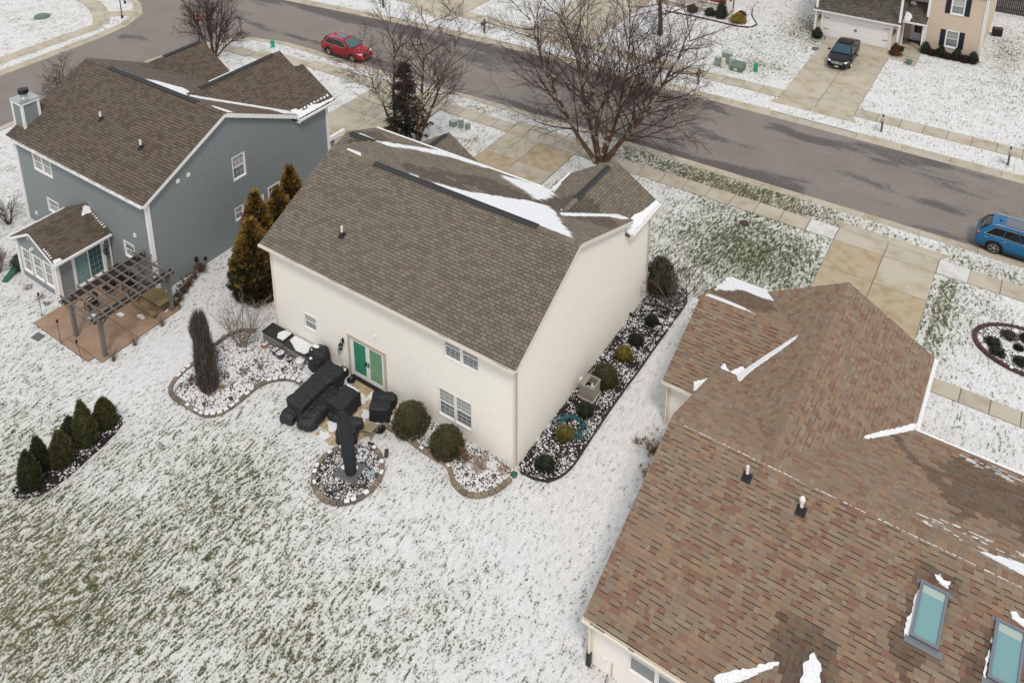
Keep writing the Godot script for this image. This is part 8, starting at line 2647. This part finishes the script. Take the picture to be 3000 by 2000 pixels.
func util_box(label: String, at: Vector3, s: Vector3, m: Material) -> void:
	var o := thing("utility_box", label, "utility box", at, "utility boxes")
	var mb := MB.new()
	mb.aabox(Vector3(-s.x * 0.5, -0.05, -s.z * 0.5), Vector3(s.x * 0.5, s.y * 0.9, s.z * 0.5))
	put("body", mb.mesh(m), o)
	mb = MB.new()
	mb.bevel(Transform3D(Basis(), Vector3(0, s.y * 0.94, 0)), Vector3(s.x * 1.1, s.y * 0.1, s.z * 1.12), 0.03)
	put("lid", mb.mesh(M.util_pale), o)
	mb = MB.new()
	mb.aabox(Vector3(-s.x * 0.38, s.y * 0.12, s.z * 0.5), Vector3(s.x * 0.38, s.y * 0.82, s.z * 0.5 + 0.012))
	put("door", mb.mesh(m), o)

func util_post(label: String, at: Vector3, r: float, h: float, m: Material) -> void:
	var o := thing("cable_pedestal", label, "utility box", at, "utility boxes")
	var mb := MB.new()
	mb.lathe(Vector3.ZERO, [[r, -0.05], [r, h * 0.93], [r * 1.06, h * 0.94]], 18)
	put("tube", mb.mesh(m), o)
	mb = MB.new()
	mb.lathe(Vector3(0, h * 0.94, 0), [[r * 1.08, 0], [r * 1.08, h * 0.05], [r * 0.9, h * 0.07], [0, h * 0.08]], 18)
	put("cap", mb.mesh(M.util_cream), o)

# ---------------------------------------------------------------- cars: local +x is forward
func lerp_tab(tab: Array, x: float) -> float:
	if x <= tab[0][0]: return tab[0][1]
	for i in tab.size() - 1:
		if x <= tab[i + 1][0]:
			var t: float = (x - tab[i][0]) / (tab[i + 1][0] - tab[i][0])
			t = t * t * (3.0 - 2.0 * t) * 0.5 + t * 0.5
			return lerpf(tab[i][1], tab[i + 1][1], t)
	return tab[tab.size() - 1][1]

func pane_quad(p: Array, inset: float, lift: float) -> MB:
	# p: four corners (any winding); returns a thin lifted plate inset from them
	var mb := MB.new()
	var c: Vector3 = (p[0] + p[1] + p[2] + p[3]) * 0.25
	var nn: Vector3 = (p[1] - p[0]).cross(p[3] - p[0]).normalized()
	var q: Array[Vector3] = []
	for e in p: q.append(c + (e - c) * (1.0 - inset) + nn * lift)
	mb.quad(q[0], q[1], q[2], q[3])
	for k in 4:
		var j := (k + 1) % 4
		mb.quad(q[k] - nn * 0.02, q[j] - nn * 0.02, q[j], q[k])
	return mb

func car(label: String, S: Dictionary, T: Transform3D) -> Node3D:
	var o := thing("parked_car", label, "car", T.origin, "cars parked on the street and driveway")
	o.transform = T
	var L: float = S.L
	var W: float = S.W
	var wr: float = S.wr
	var fx: float = S.fx
	var rx: float = fx - S.wb
	var ra := wr + 0.07
	var xs: Array[float] = []
	var n := 56
	for i in n + 1: xs.append(-L * 0.5 + L * i / n)
	for c in [fx, rx]:
		for k in 13: xs.append(c + ra * cos(PI * k / 12.0) * 0.999)
	xs.sort()
	var body := MB.new()
	var prev: Array = []
	var first := true
	for x in xs:
		var e := absf(x) / (L * 0.5)
		var w: float = W * (1.0 - 0.17 * pow(e, 5.0) - 0.04 * pow(e, 2.0))
		var yb: float = S.clear + (0.10 * pow(e, 8.0))
		var yt := lerp_tab(S.top, x)
		var ar := 0.0
		for c in [fx, rx]:
			var dx := absf(x - c)
			if dx < ra: ar = maxf(ar, wr + sqrt(ra * ra - dx * dx))
		var low := maxf(yb, ar)
		var mid := maxf(low, lerpf(yb, yt, 0.45))
		var sec := [Vector3(x, yb + 0.02, 0), Vector3(x, low, w * 0.9), Vector3(x, maxf(low, yb + 0.09), w * 0.985), Vector3(x, mid, w), Vector3(x, lerpf(mid, yt, 0.5), w * 0.995), Vector3(x, maxf(low, yt - 0.075), w * 0.965), Vector3(x, yt - 0.012, w * 0.88), Vector3(x, yt + 0.02, w * 0.45), Vector3(x, yt + 0.028, 0)]
		if not first:
			for k in sec.size() - 1:
				var a: Vector3 = prev[k]; var b: Vector3 = prev[k + 1]; var c2: Vector3 = sec[k + 1]; var d: Vector3 = sec[k]
				body.quad(a, d, c2, b)
				var f := Vector3(1, 1, -1)
				body.quad(b * f, c2 * f, d * f, a * f)
		else:
			for k in range(1, sec.size() - 1):
				body.tri(sec[0], sec[k], sec[k + 1]); body.tri(sec[0] * Vector3(1, 1, -1), sec[k + 1] * Vector3(1, 1, -1), sec[k] * Vector3(1, 1, -1))
		prev = sec
		first = false
	for k in range(1, prev.size() - 1):
		body.tri(prev[0], prev[k + 1], prev[k]); body.tri(prev[0] * Vector3(1, 1, -1), prev[k] * Vector3(1, 1, -1), prev[k + 1] * Vector3(1, 1, -1))
	put("body", smooth(body, S.paint), o)
	# dark underside, wells and lower cladding
	var ub := MB.new()
	ub.aabox(Vector3(-L * 0.42, S.clear - 0.03, -W * 0.8), Vector3(L * 0.42, S.clear + 0.3, W * 0.8))
	put("underbody", ub.mesh(M.plastic), o)
	if S.get("clad", false):
		var cl := MB.new()
		for s in [-1, 1]:
			cl.aabox(Vector3(rx + ra + 0.02, S.clear - 0.02, s * W * 0.96), Vector3(fx - ra - 0.02, S.clear + 0.12, s * (W + 0.012)))
			for c in [fx, rx]:
				for k in 14:
					var a0 := PI * k / 14.0; var a1 := PI * (k + 1) / 14.0
					cl.bar(Vector3(c + cos(a0) * (ra + 0.02), wr + sin(a0) * (ra + 0.02), s * W * 0.985), Vector3(c + cos(a1) * (ra + 0.02), wr + sin(a1) * (ra + 0.02), s * W * 0.985), 0.05, 0.06, Vector3(0, 0, 1))
		put("cladding", cl.mesh(M.plastic), o)
	# greenhouse
	var xc: float = S.cowl; var xf: float = S.roof_f; var xr: float = S.roof_r; var xt: float = S.tail
	var yr: float = S.H
	var ybc := lerp_tab(S.top, xc)
	var ybt := lerp_tab(S.top, xt)
	var wb := W * 0.90
	var wt: float = W * S.roofw
	var cab := MB.new()
	var cols := [-1.0, -0.6, -0.2, 0.2, 0.6, 1.0]
	var stations := [[xt, ybt - 0.02, wb * 0.94], [xr - (xr - xt) * 0.35, lerpf(yr, ybt, 0.30), lerpf(wt, wb, 0.26)], [xr, yr - 0.035, wt], [(xr + xf) * 0.5, yr, wt * 1.02], [xf, yr - 0.03, wt], [xf + (xc - xf) * 0.5, lerpf(yr, ybc, 0.5) + 0.02, lerpf(wt, wb, 0.5)], [xc, ybc - 0.02, wb * 0.97]]
	for i in stations.size() - 1:
		for k in 5:
			var q: Array[Vector3] = []
			for e in [[i, k], [i + 1, k], [i + 1, k + 1], [i, k + 1]]:
				var sA: Array = stations[e[0]]
				var f: float = cols[e[1]]
				q.append(Vector3(sA[0] + (0.07 * (1.0 - f * f) if e[0] >= 5 else (-0.05 * (1.0 - f * f) if e[0] == 0 else 0.0)), sA[1] + 0.03 * (1.0 - f * f), f * sA[2]))
			cab.quad(q[3], q[2], q[1], q[0])
	for s in [-1.0, 1.0]:
		for i in stations.size() - 1:
			var A: Array = stations[i]; var B: Array = stations[i + 1]
			var yA := lerp_tab(S.top, A[0]) - 0.05; var yB := lerp_tab(S.top, B[0]) - 0.05
			var p0 := Vector3(A[0], yA, s * wb); var p1 := Vector3(B[0], yB, s * wb)
			var p2 := Vector3(B[0], B[1], s * B[2]); var p3 := Vector3(A[0], A[1], s * A[2])
			if s > 0: cab.quad(p0, p1, p2, p3)
			else: cab.quad(p1, p0, p3, p2)
	put("cabin", smooth(cab, S.roofpaint), o)
	# glass
	var f0 := Vector3(xc, ybc + 0.0, 0); var up := Vector3(xf, yr - 0.03, 0)
	var ws := MB.new()
	var rows := [[0.06, 0.0], [0.5, 0.02], [0.93, 0.0]]
	for i in 2:
		for k in 5:
			var q: Array[Vector3] = []
			for e in [[i, k], [i, k + 1], [i + 1, k + 1], [i + 1, k]]:
				var t: float = rows[e[0]][0]
				var f: float = cols[e[1]] * 0.9
				q.append(Vector3(lerpf(xc, xf, t) + 0.07 * (1.0 - f * f) * (1.0 - t) + 0.03, lerpf(ybc, yr - 0.03, t) + 0.03 * (1.0 - f * f) + rows[e[0]][1] + 0.03, f * lerpf(wb * 0.97, wt, t)))
			ws.quad(q[0], q[3], q[2], q[1])
	put("windscreen", ws.mesh(S.get("wsm", M.glass_teal)), o)
	var rg := MB.new()
	for i in 2:
		for k in 5:
			var q: Array[Vector3] = []
			for e in [[i, k], [i, k + 1], [i + 1, k + 1], [i + 1, k]]:
				var t: float = [0.1, 0.5, 0.9][e[0]]
				var f: float = cols[e[1]] * 0.84
				var y := lerpf(ybt - 0.02, yr - 0.035, t) + (0.10 if e[0] == 1 else 0.0) * (yr - ybt) / 0.6
				q.append(Vector3(lerpf(xt, xr, t) - 0.05 * (1.0 - f * f) * (1.0 - t) - 0.03, y + 0.03 * (1.0 - f * f) + 0.03, f * lerpf(wb * 0.94, wt, t)))
			rg.quad(q[3], q[0], q[1], q[2])
	put("rear_window", rg.mesh(M.glass_dark), o)
	# side glass: one band split by pillars
	var nb: int = S.get("panes", 3)
	for s in [-1.0, 1.0]:
		for k in nb:
			var t0 := (k + 0.02) / nb
			var t1 := (k + 0.96) / nb
			var q: Array[Vector3] = []
			for e in [[t0, 0], [t1, 0], [t1, 1], [t0, 1]]:
				var xb := lerpf(S.gl_b[0], S.gl_b[1], e[0])
				var xt2 := lerpf(S.gl_t[0], S.gl_t[1], e[0])
				var x: float = xb if e[1] == 0 else xt2
				var y: float = lerp_tab(S.top, xb) + 0.015 if e[1] == 0 else yr - 0.10
				var zz: float = lerpf(wb, wt, clampf((y - lerp_tab(S.top, xb) + 0.05) / (yr - lerp_tab(S.top, xb)), 0, 1)) + 0.035
				q.append(Vector3(x, y, s * zz))
			var g := MB.new()
			if s > 0: g.quad(q[0], q[1], q[2], q[3])
			else: g.quad(q[1], q[0], q[3], q[2])
			put("side_window", g.mesh(M.glass_dark), o)
			if S.get("trim", true):
				var tm := MB.new()
				tm.bar(q[0], q[1], 0.012, 0.022)
				tm.bar(q[3], q[2], 0.012, 0.02)
				if k == 0: tm.bar(q[0], q[3], 0.012, 0.02)
				if k == nb - 1: tm.bar(q[1], q[2], 0.012, 0.02)
				put("window_trim", tm.mesh(M.chrome), o)
			if k < 2 and nb > 1:
				var hd := MB.new()
				var hx := lerpf(S.gl_b[0], S.gl_b[1], t0) + 0.12
				hd.aabox(Vector3(hx - 0.09, lerp_tab(S.top, hx) - 0.16, s * (W * 0.99)), Vector3(hx + 0.09, lerp_tab(S.top, hx) - 0.13, s * (W * 1.02)))
				put("door_handle", hd.mesh(M.chrome), o)
		var mr := MB.new()
		mr.bevel(Transform3D(Basis(), Vector3(xc - 0.28, ybc + 0.12, s * (W + 0.08))), Vector3(0.14, 0.14, 0.2), 0.03)
		put("mirror", mr.mesh(S.paint), o)
		if S.get("rails", false):
			var rl := MB.new()
			rl.tube([Vector3(xr + 0.1, yr - 0.02, s * wt * 0.92), Vector3(xr + 0.25, yr + 0.045, s * wt * 0.93), Vector3(xf - 0.3, yr + 0.045, s * wt * 0.93), Vector3(xf - 0.05, yr - 0.02, s * wt * 0.92)], [0.014, 0.016, 0.016, 0.014], 6, true)
			put("roof_rail", rl.mesh(M.chrome), o)
	if S.has("sunroof"):
		var sr := MB.new()
		var q2: Array = S.sunroof
		for k in 4:
			var za := lerpf(-wt * 0.72, wt * 0.72, k / 4.0); var zb := lerpf(-wt * 0.72, wt * 0.72, (k + 1) / 4.0)
			sr.quad(Vector3(q2[0], yr + 0.045, za), Vector3(q2[0], yr + 0.045, zb), Vector3(q2[1], yr + 0.038, zb), Vector3(q2[1], yr + 0.038, za))
		put("sunroof", sr.mesh(S.get("srm", M.glass_dark)), o)
	# antenna fin
	var fin := MB.new()
	fin.tri(Vector3(xr + 0.25, yr + 0.02, 0.03), Vector3(xr + 0.5, yr + 0.02, 0.0), Vector3(xr + 0.26, yr + 0.1, 0)); fin.tri(Vector3(xr + 0.5, yr + 0.02, 0.0), Vector3(xr + 0.25, yr + 0.02, -0.03), Vector3(xr + 0.26, yr + 0.1, 0))
	put("antenna_fin", fin.mesh(M.plastic), o)
	# wheels
	for c in [fx, rx]:
		for s in [-1.0, 1.0]:
			var wn := Node3D.new()
			wn.name = numbered(o, "wheel")
			wn.position = Vector3(c, wr, s * (W - 0.12))
			o.add_child(wn, true)
			var B := Basis(Vector3(1, 0, 0), Vector3(0, 0, s), Vector3(0, -s, 0))
			var ty := MB.new()
			ty.lathe(Vector3.ZERO, [[wr * 0.66, -0.1], [wr * 0.95, -0.1], [wr, -0.06], [wr, 0.06], [wr * 0.95, 0.1], [wr * 0.68, 0.105], [wr * 0.66, 0.08]], 26, B)
			put("tyre", ty.mesh(M.tyre), wn)
			var hub := MB.new()
			hub.lathe(Vector3.ZERO, [[wr * 0.67, -0.05], [wr * 0.67, 0.02], [0.0, 0.03]], 24, B)
			put("wheel_disc", hub.mesh(M.rim_dark), wn)
			var rim := MB.new()
			rim.lathe(Vector3.ZERO, [[wr * 0.69, 0.07], [wr * 0.69, 0.1], [wr * 0.62, 0.1], [wr * 0.6, 0.07]], 26, B)
			var sp: int = S.get("spokes", 7)
			for k in sp:
				var a := TAU * k / sp
				var d := B * Vector3(cos(a), 0, sin(a))
				rim.bar(d * wr * 0.1 + B.y * 0.07, d * wr * 0.65 + B.y * 0.085, 0.05, 0.02, B.y)
			rim.lathe(Vector3.ZERO, [[0.07, 0.05], [0.06, 0.085], [0.0, 0.09]], 12, B)
			put("rim", rim.mesh(M.rim), wn)
	# front and rear
	var yf: float = lerp_tab(S.top, L * 0.5 - 0.05)
	for s in [-1.0, 1.0]:
		var hl := MB.new()
		for k in 3:
			var t := k / 3.0
			hl.bevel(Transform3D(Basis(Vector3.UP, s * -0.55) , Vector3(L * 0.5 - 0.15 - t * 0.34, S.lamp_y + t * 0.05, s * (W * 0.66 + t * 0.13))), Vector3(0.15, 0.08 - t * 0.015, 0.2), 0.02)
		put("headlight", hl.mesh(M.lamp), o)
		var tl := MB.new()
		tl.bevel(Transform3D(Basis(Vector3.UP, s * 0.35), Vector3(-L * 0.5 + 0.14, S.tail_y - 0.03, s * W * 0.72)), Vector3(0.2, 0.16, 0.22), 0.03)
		put("tail_light", tl.mesh(M.lamp_red), o)
	var gr := MB.new()
	gr.bevel(Transform3D(Basis(), Vector3(L * 0.5 - 0.035, S.lamp_y - 0.06, 0)), Vector3(0.06, 0.24, W * 0.95), 0.02)
	put("grille", gr.mesh(M.plastic), o)
	var gb := MB.new()
	if S.get("vee", false):
		for s in [-1.0, 1.0]:
			gb.bar(Vector3(L * 0.5 + 0.005, S.lamp_y + 0.07, s * 0.26), Vector3(L * 0.5 + 0.01, S.lamp_y - 0.11, s * 0.09), 0.04, 0.03)
		gb.bar(Vector3(L * 0.5 + 0.01, S.lamp_y - 0.11, -0.09), Vector3(L * 0.5 + 0.01, S.lamp_y - 0.11, 0.09), 0.04, 0.03)
		gb.lathe(Vector3(L * 0.5 + 0.005, S.lamp_y + 0.0, 0), [[0.075, 0.0], [0.075, 0.02], [0.05, 0.022]], 14, Basis(Vector3(0, -1, 0), Vector3(1, 0, 0), Vector3(0, 0, 1)))
		gb.bar(Vector3(L * 0.5 + 0.02, S.clear + 0.10, -W * 0.6), Vector3(L * 0.5 + 0.02, S.clear + 0.10, W * 0.6), 0.03, 0.03)
	else:
		for k in 5: gb.bar(Vector3(L * 0.5 + 0.004, S.lamp_y - 0.15 + k * 0.045, -W * 0.45), Vector3(L * 0.5 + 0.004, S.lamp_y - 0.15 + k * 0.045, W * 0.45), 0.02, 0.022)
		for s in [-1.0, 1.0]: gb.bar(Vector3(L * 0.5 + 0.004, S.lamp_y - 0.17, s * W * 0.42), Vector3(L * 0.5 + 0.004, S.lamp_y + 0.06, s * W * 0.47), 0.025, 0.03)
		gb.lathe(Vector3(L * 0.5 + 0.01, S.lamp_y - 0.05, 0), [[0.08, 0.0], [0.08, 0.02], [0.0, 0.025]], 14, Basis(Vector3(0, -1, 0), Vector3(1, 0, 0), Vector3(0, 0, 1)))
		for s in [-1.0, 1.0]: gb.bar(Vector3(L * 0.5 - 0.12, S.clear + 0.18, s * W * 0.82), Vector3(L * 0.5 - 0.01, S.clear + 0.16, s * W * 0.5), 0.03, 0.03)
	put("grille_trim", gb.mesh(M.chrome), o)
	var pl := MB.new()
	pl.aabox(Vector3(L * 0.5 - 0.005, S.clear + 0.12, -0.15), Vector3(L * 0.5 + 0.022, S.clear + 0.22, 0.15))
	if not S.get("vee", false): put("number_plate", pl.mesh(M.util_cream), o)
	return o

# merge equal corners so that panels shade smoothly where they bend gently
func smooth(mb: MB, m: Material) -> ArrayMesh:
	var acc := {}
	for i in mb.v.size():
		var k := (mb.v[i] * 2000.0).round()
		if not acc.has(k): acc[k] = []
		(acc[k] as Array).append(mb.n[i])
	for i in mb.v.size():
		var k := (mb.v[i] * 2000.0).round()
		var s := Vector3.ZERO
		for e in acc[k]:
			if (e as Vector3).dot(mb.n[i]) > 0.78: s += e
		if s.length() > 0.001: mb.c[i] = Color(s.normalized().x, s.normalized().y, s.normalized().z)
	for i in mb.v.size():
		mb.n[i] = Vector3(mb.c[i].r, mb.c[i].g, mb.c[i].b)
		mb.c[i] = Color(1, 1, 1)
	return mb.mesh(m)

func paint(r: float, g: float, b: float) -> StandardMaterial3D:
	var m := flat(r, g, b, 0.38)
	m.clearcoat_enabled = true
	m.clearcoat = 0.25
	m.metallic_specular = 0.35
	m.clearcoat_roughness = 0.06
	return m

func build_cars() -> void:
	var red := paint(0.30, 0.006, 0.016)
	var suv := {"L": 4.63, "W": 0.92, "H": 1.68, "wb": 2.706, "wr": 0.345, "fx": 1.40, "clear": 0.24, "top": [[-2.32, 1.0], [-2.2, 1.10], [-1.5, 1.12], [0.0, 1.05], [0.98, 1.05], [1.5, 1.0], [2.0, 0.90], [2.25, 0.74], [2.32, 0.6]], "cowl": 1.08, "roof_f": 0.28, "roof_r": -1.55, "tail": -2.16, "roofw": 0.70, "paint": red, "roofpaint": red, "lamp_y": 0.80, "tail_y": 1.02, "gl_b": [-1.85, 0.82], "gl_t": [-1.45, 0.25], "rails": true, "sunroof": [-0.9, 0.12], "srm": M.flash, "clad": true, "vee": true, "spokes": 10}
	car("red crossover parked at the near kerb beside the birches", suv, Transform3D(Basis(), Vector3(-34.15, -0.1, -26.85)))
	var blue := paint(0.012, 0.115, 0.26)
	var s2 := suv.duplicate()
	s2.paint = blue; s2.roofpaint = blue; s2.L = 4.7; s2.wb = 2.79; s2.wr = 0.365; s2.fx = 1.43; s2.spokes = 5; s2.vee = false; s2.sunroof = [-1.0, 0.2]
	s2.top = [[-2.36, 0.95], [-2.28, 1.08], [-1.6, 1.14], [0.0, 1.06], [0.98, 1.05], [1.5, 1.02], [2.0, 0.95], [2.3, 0.78], [2.36, 0.6]]
	s2.roof_r = -1.6; s2.tail = -2.2; s2.gl_b = [-1.95, 0.82]
	car("blue crossover parked at the near kerb at the right edge", s2, Transform3D(Basis(), Vector3(15.9, -0.1, -27.75)))
	var black := paint(0.004, 0.004, 0.006)
	var sed := {"L": 5.10, "W": 0.925, "H": 1.49, "wb": 2.837, "wr": 0.34, "fx": 1.52, "clear": 0.19, "top": [[-2.55, 0.85], [-2.45, 1.02], [-2.0, 1.07], [-1.3, 1.03], [0.0, 0.98], [1.0, 0.98], [1.6, 0.93], [2.1, 0.86], [2.42, 0.74], [2.55, 0.55]], "cowl": 1.2, "roof_f": 0.3, "roof_r": -0.95, "tail": -1.95, "roofw": 0.66, "paint": black, "roofpaint": black, "lamp_y": 0.72, "tail_y": 0.92, "gl_b": [-1.55, 0.98], "gl_t": [-0.95, 0.25], "panes": 3, "sunroof": [-0.55, 0.15], "spokes": 9, "wsm": flat(0.018, 0.055, 0.085, 0.04)}
	car("black sedan parked nose out on the beige house driveway", sed, Transform3D(Basis(Vector3.UP, -PI * 0.5 + 0.02), Vector3(1.3, 0.05, -48.85)))

func _ready() -> void:
	# camera: a drone picture with its verticals partly straightened, hence the shifted lens
	var cam := Camera3D.new()
	cam.name = "camera"
	cam.projection = Camera3D.PROJECTION_FRUSTUM
	cam.near = 0.5
	cam.far = 900.0
	var fpx := 2598.036
	cam.size = cam.near * 2000.0 / fpx
	cam.frustum_offset = Vector2((1500.0 - 1409.344) / fpx, -(1000.0 + 123.324) / fpx) * cam.near
	var pitch := deg_to_rad(18.07248)
	var yaw := deg_to_rad(-34.74298)
	var roll := deg_to_rad(-0.554409)
	var fwd := Vector3(sin(yaw) * cos(pitch), -sin(pitch), -cos(yaw) * cos(pitch))
	var right := Vector3(cos(yaw), 0, sin(yaw))
	var up := right.cross(fwd)
	var r2 := right * cos(roll) + up * sin(roll)
	var u2 := up * cos(roll) - right * sin(roll)
	cam.transform = Transform3D(Basis(r2, u2, -fwd), EYE)
	add_child(cam)
	cam.current = true
	# overcast sky
	var sm := ProceduralSkyMaterial.new()
	sm.sky_top_color = Color(0.84, 0.855, 0.88)
	sm.sky_horizon_color = Color(0.87, 0.87, 0.87)
	sm.sky_curve = 0.3
	sm.ground_bottom_color = Color(0.7, 0.7, 0.7)
	sm.ground_horizon_color = Color(0.86, 0.87, 0.88)
	sm.sky_energy_multiplier = 1.0
	sm.sun_angle_max = 0.0
	var sky := Sky.new()
	sky.sky_material = sm
	var env := Environment.new()
	env.background_mode = Environment.BG_SKY
	env.sky = sky
	env.background_energy_multiplier = 1.0
	env.tonemap_mode = Environment.TONE_MAPPER_LINEAR
	env.tonemap_exposure = 1.2
	env.sdfgi_enabled = true
	env.ssao_enabled = true
	env.ssil_enabled = true
	var we := WorldEnvironment.new()
	we.name = "world"
	we.environment = env
	add_child(we)
	var sun := DirectionalLight3D.new()
	sun.name = "sun"
	sun.light_color = Color(1.0, 0.965, 0.92)
	sun.light_energy = 0.48
	sun.light_angular_distance = 12.0
	sun.shadow_enabled = true
	sun.look_at_from_position(Vector3(6, 14, 7), Vector3.ZERO)
	add_child(sun)
	rng.seed = 1
	make_materials()
	build_ground()
	print("ground ", Time.get_ticks_msec())
	build_white_house()
	build_grey_house()
	build_right_house()
	build_far_houses()
	print("houses ", Time.get_ticks_msec())
	build_yard()
	print("yard ", Time.get_ticks_msec())
	build_street_things()
	build_cars()
	build_plants()
	print("plants ", Time.get_ticks_msec())
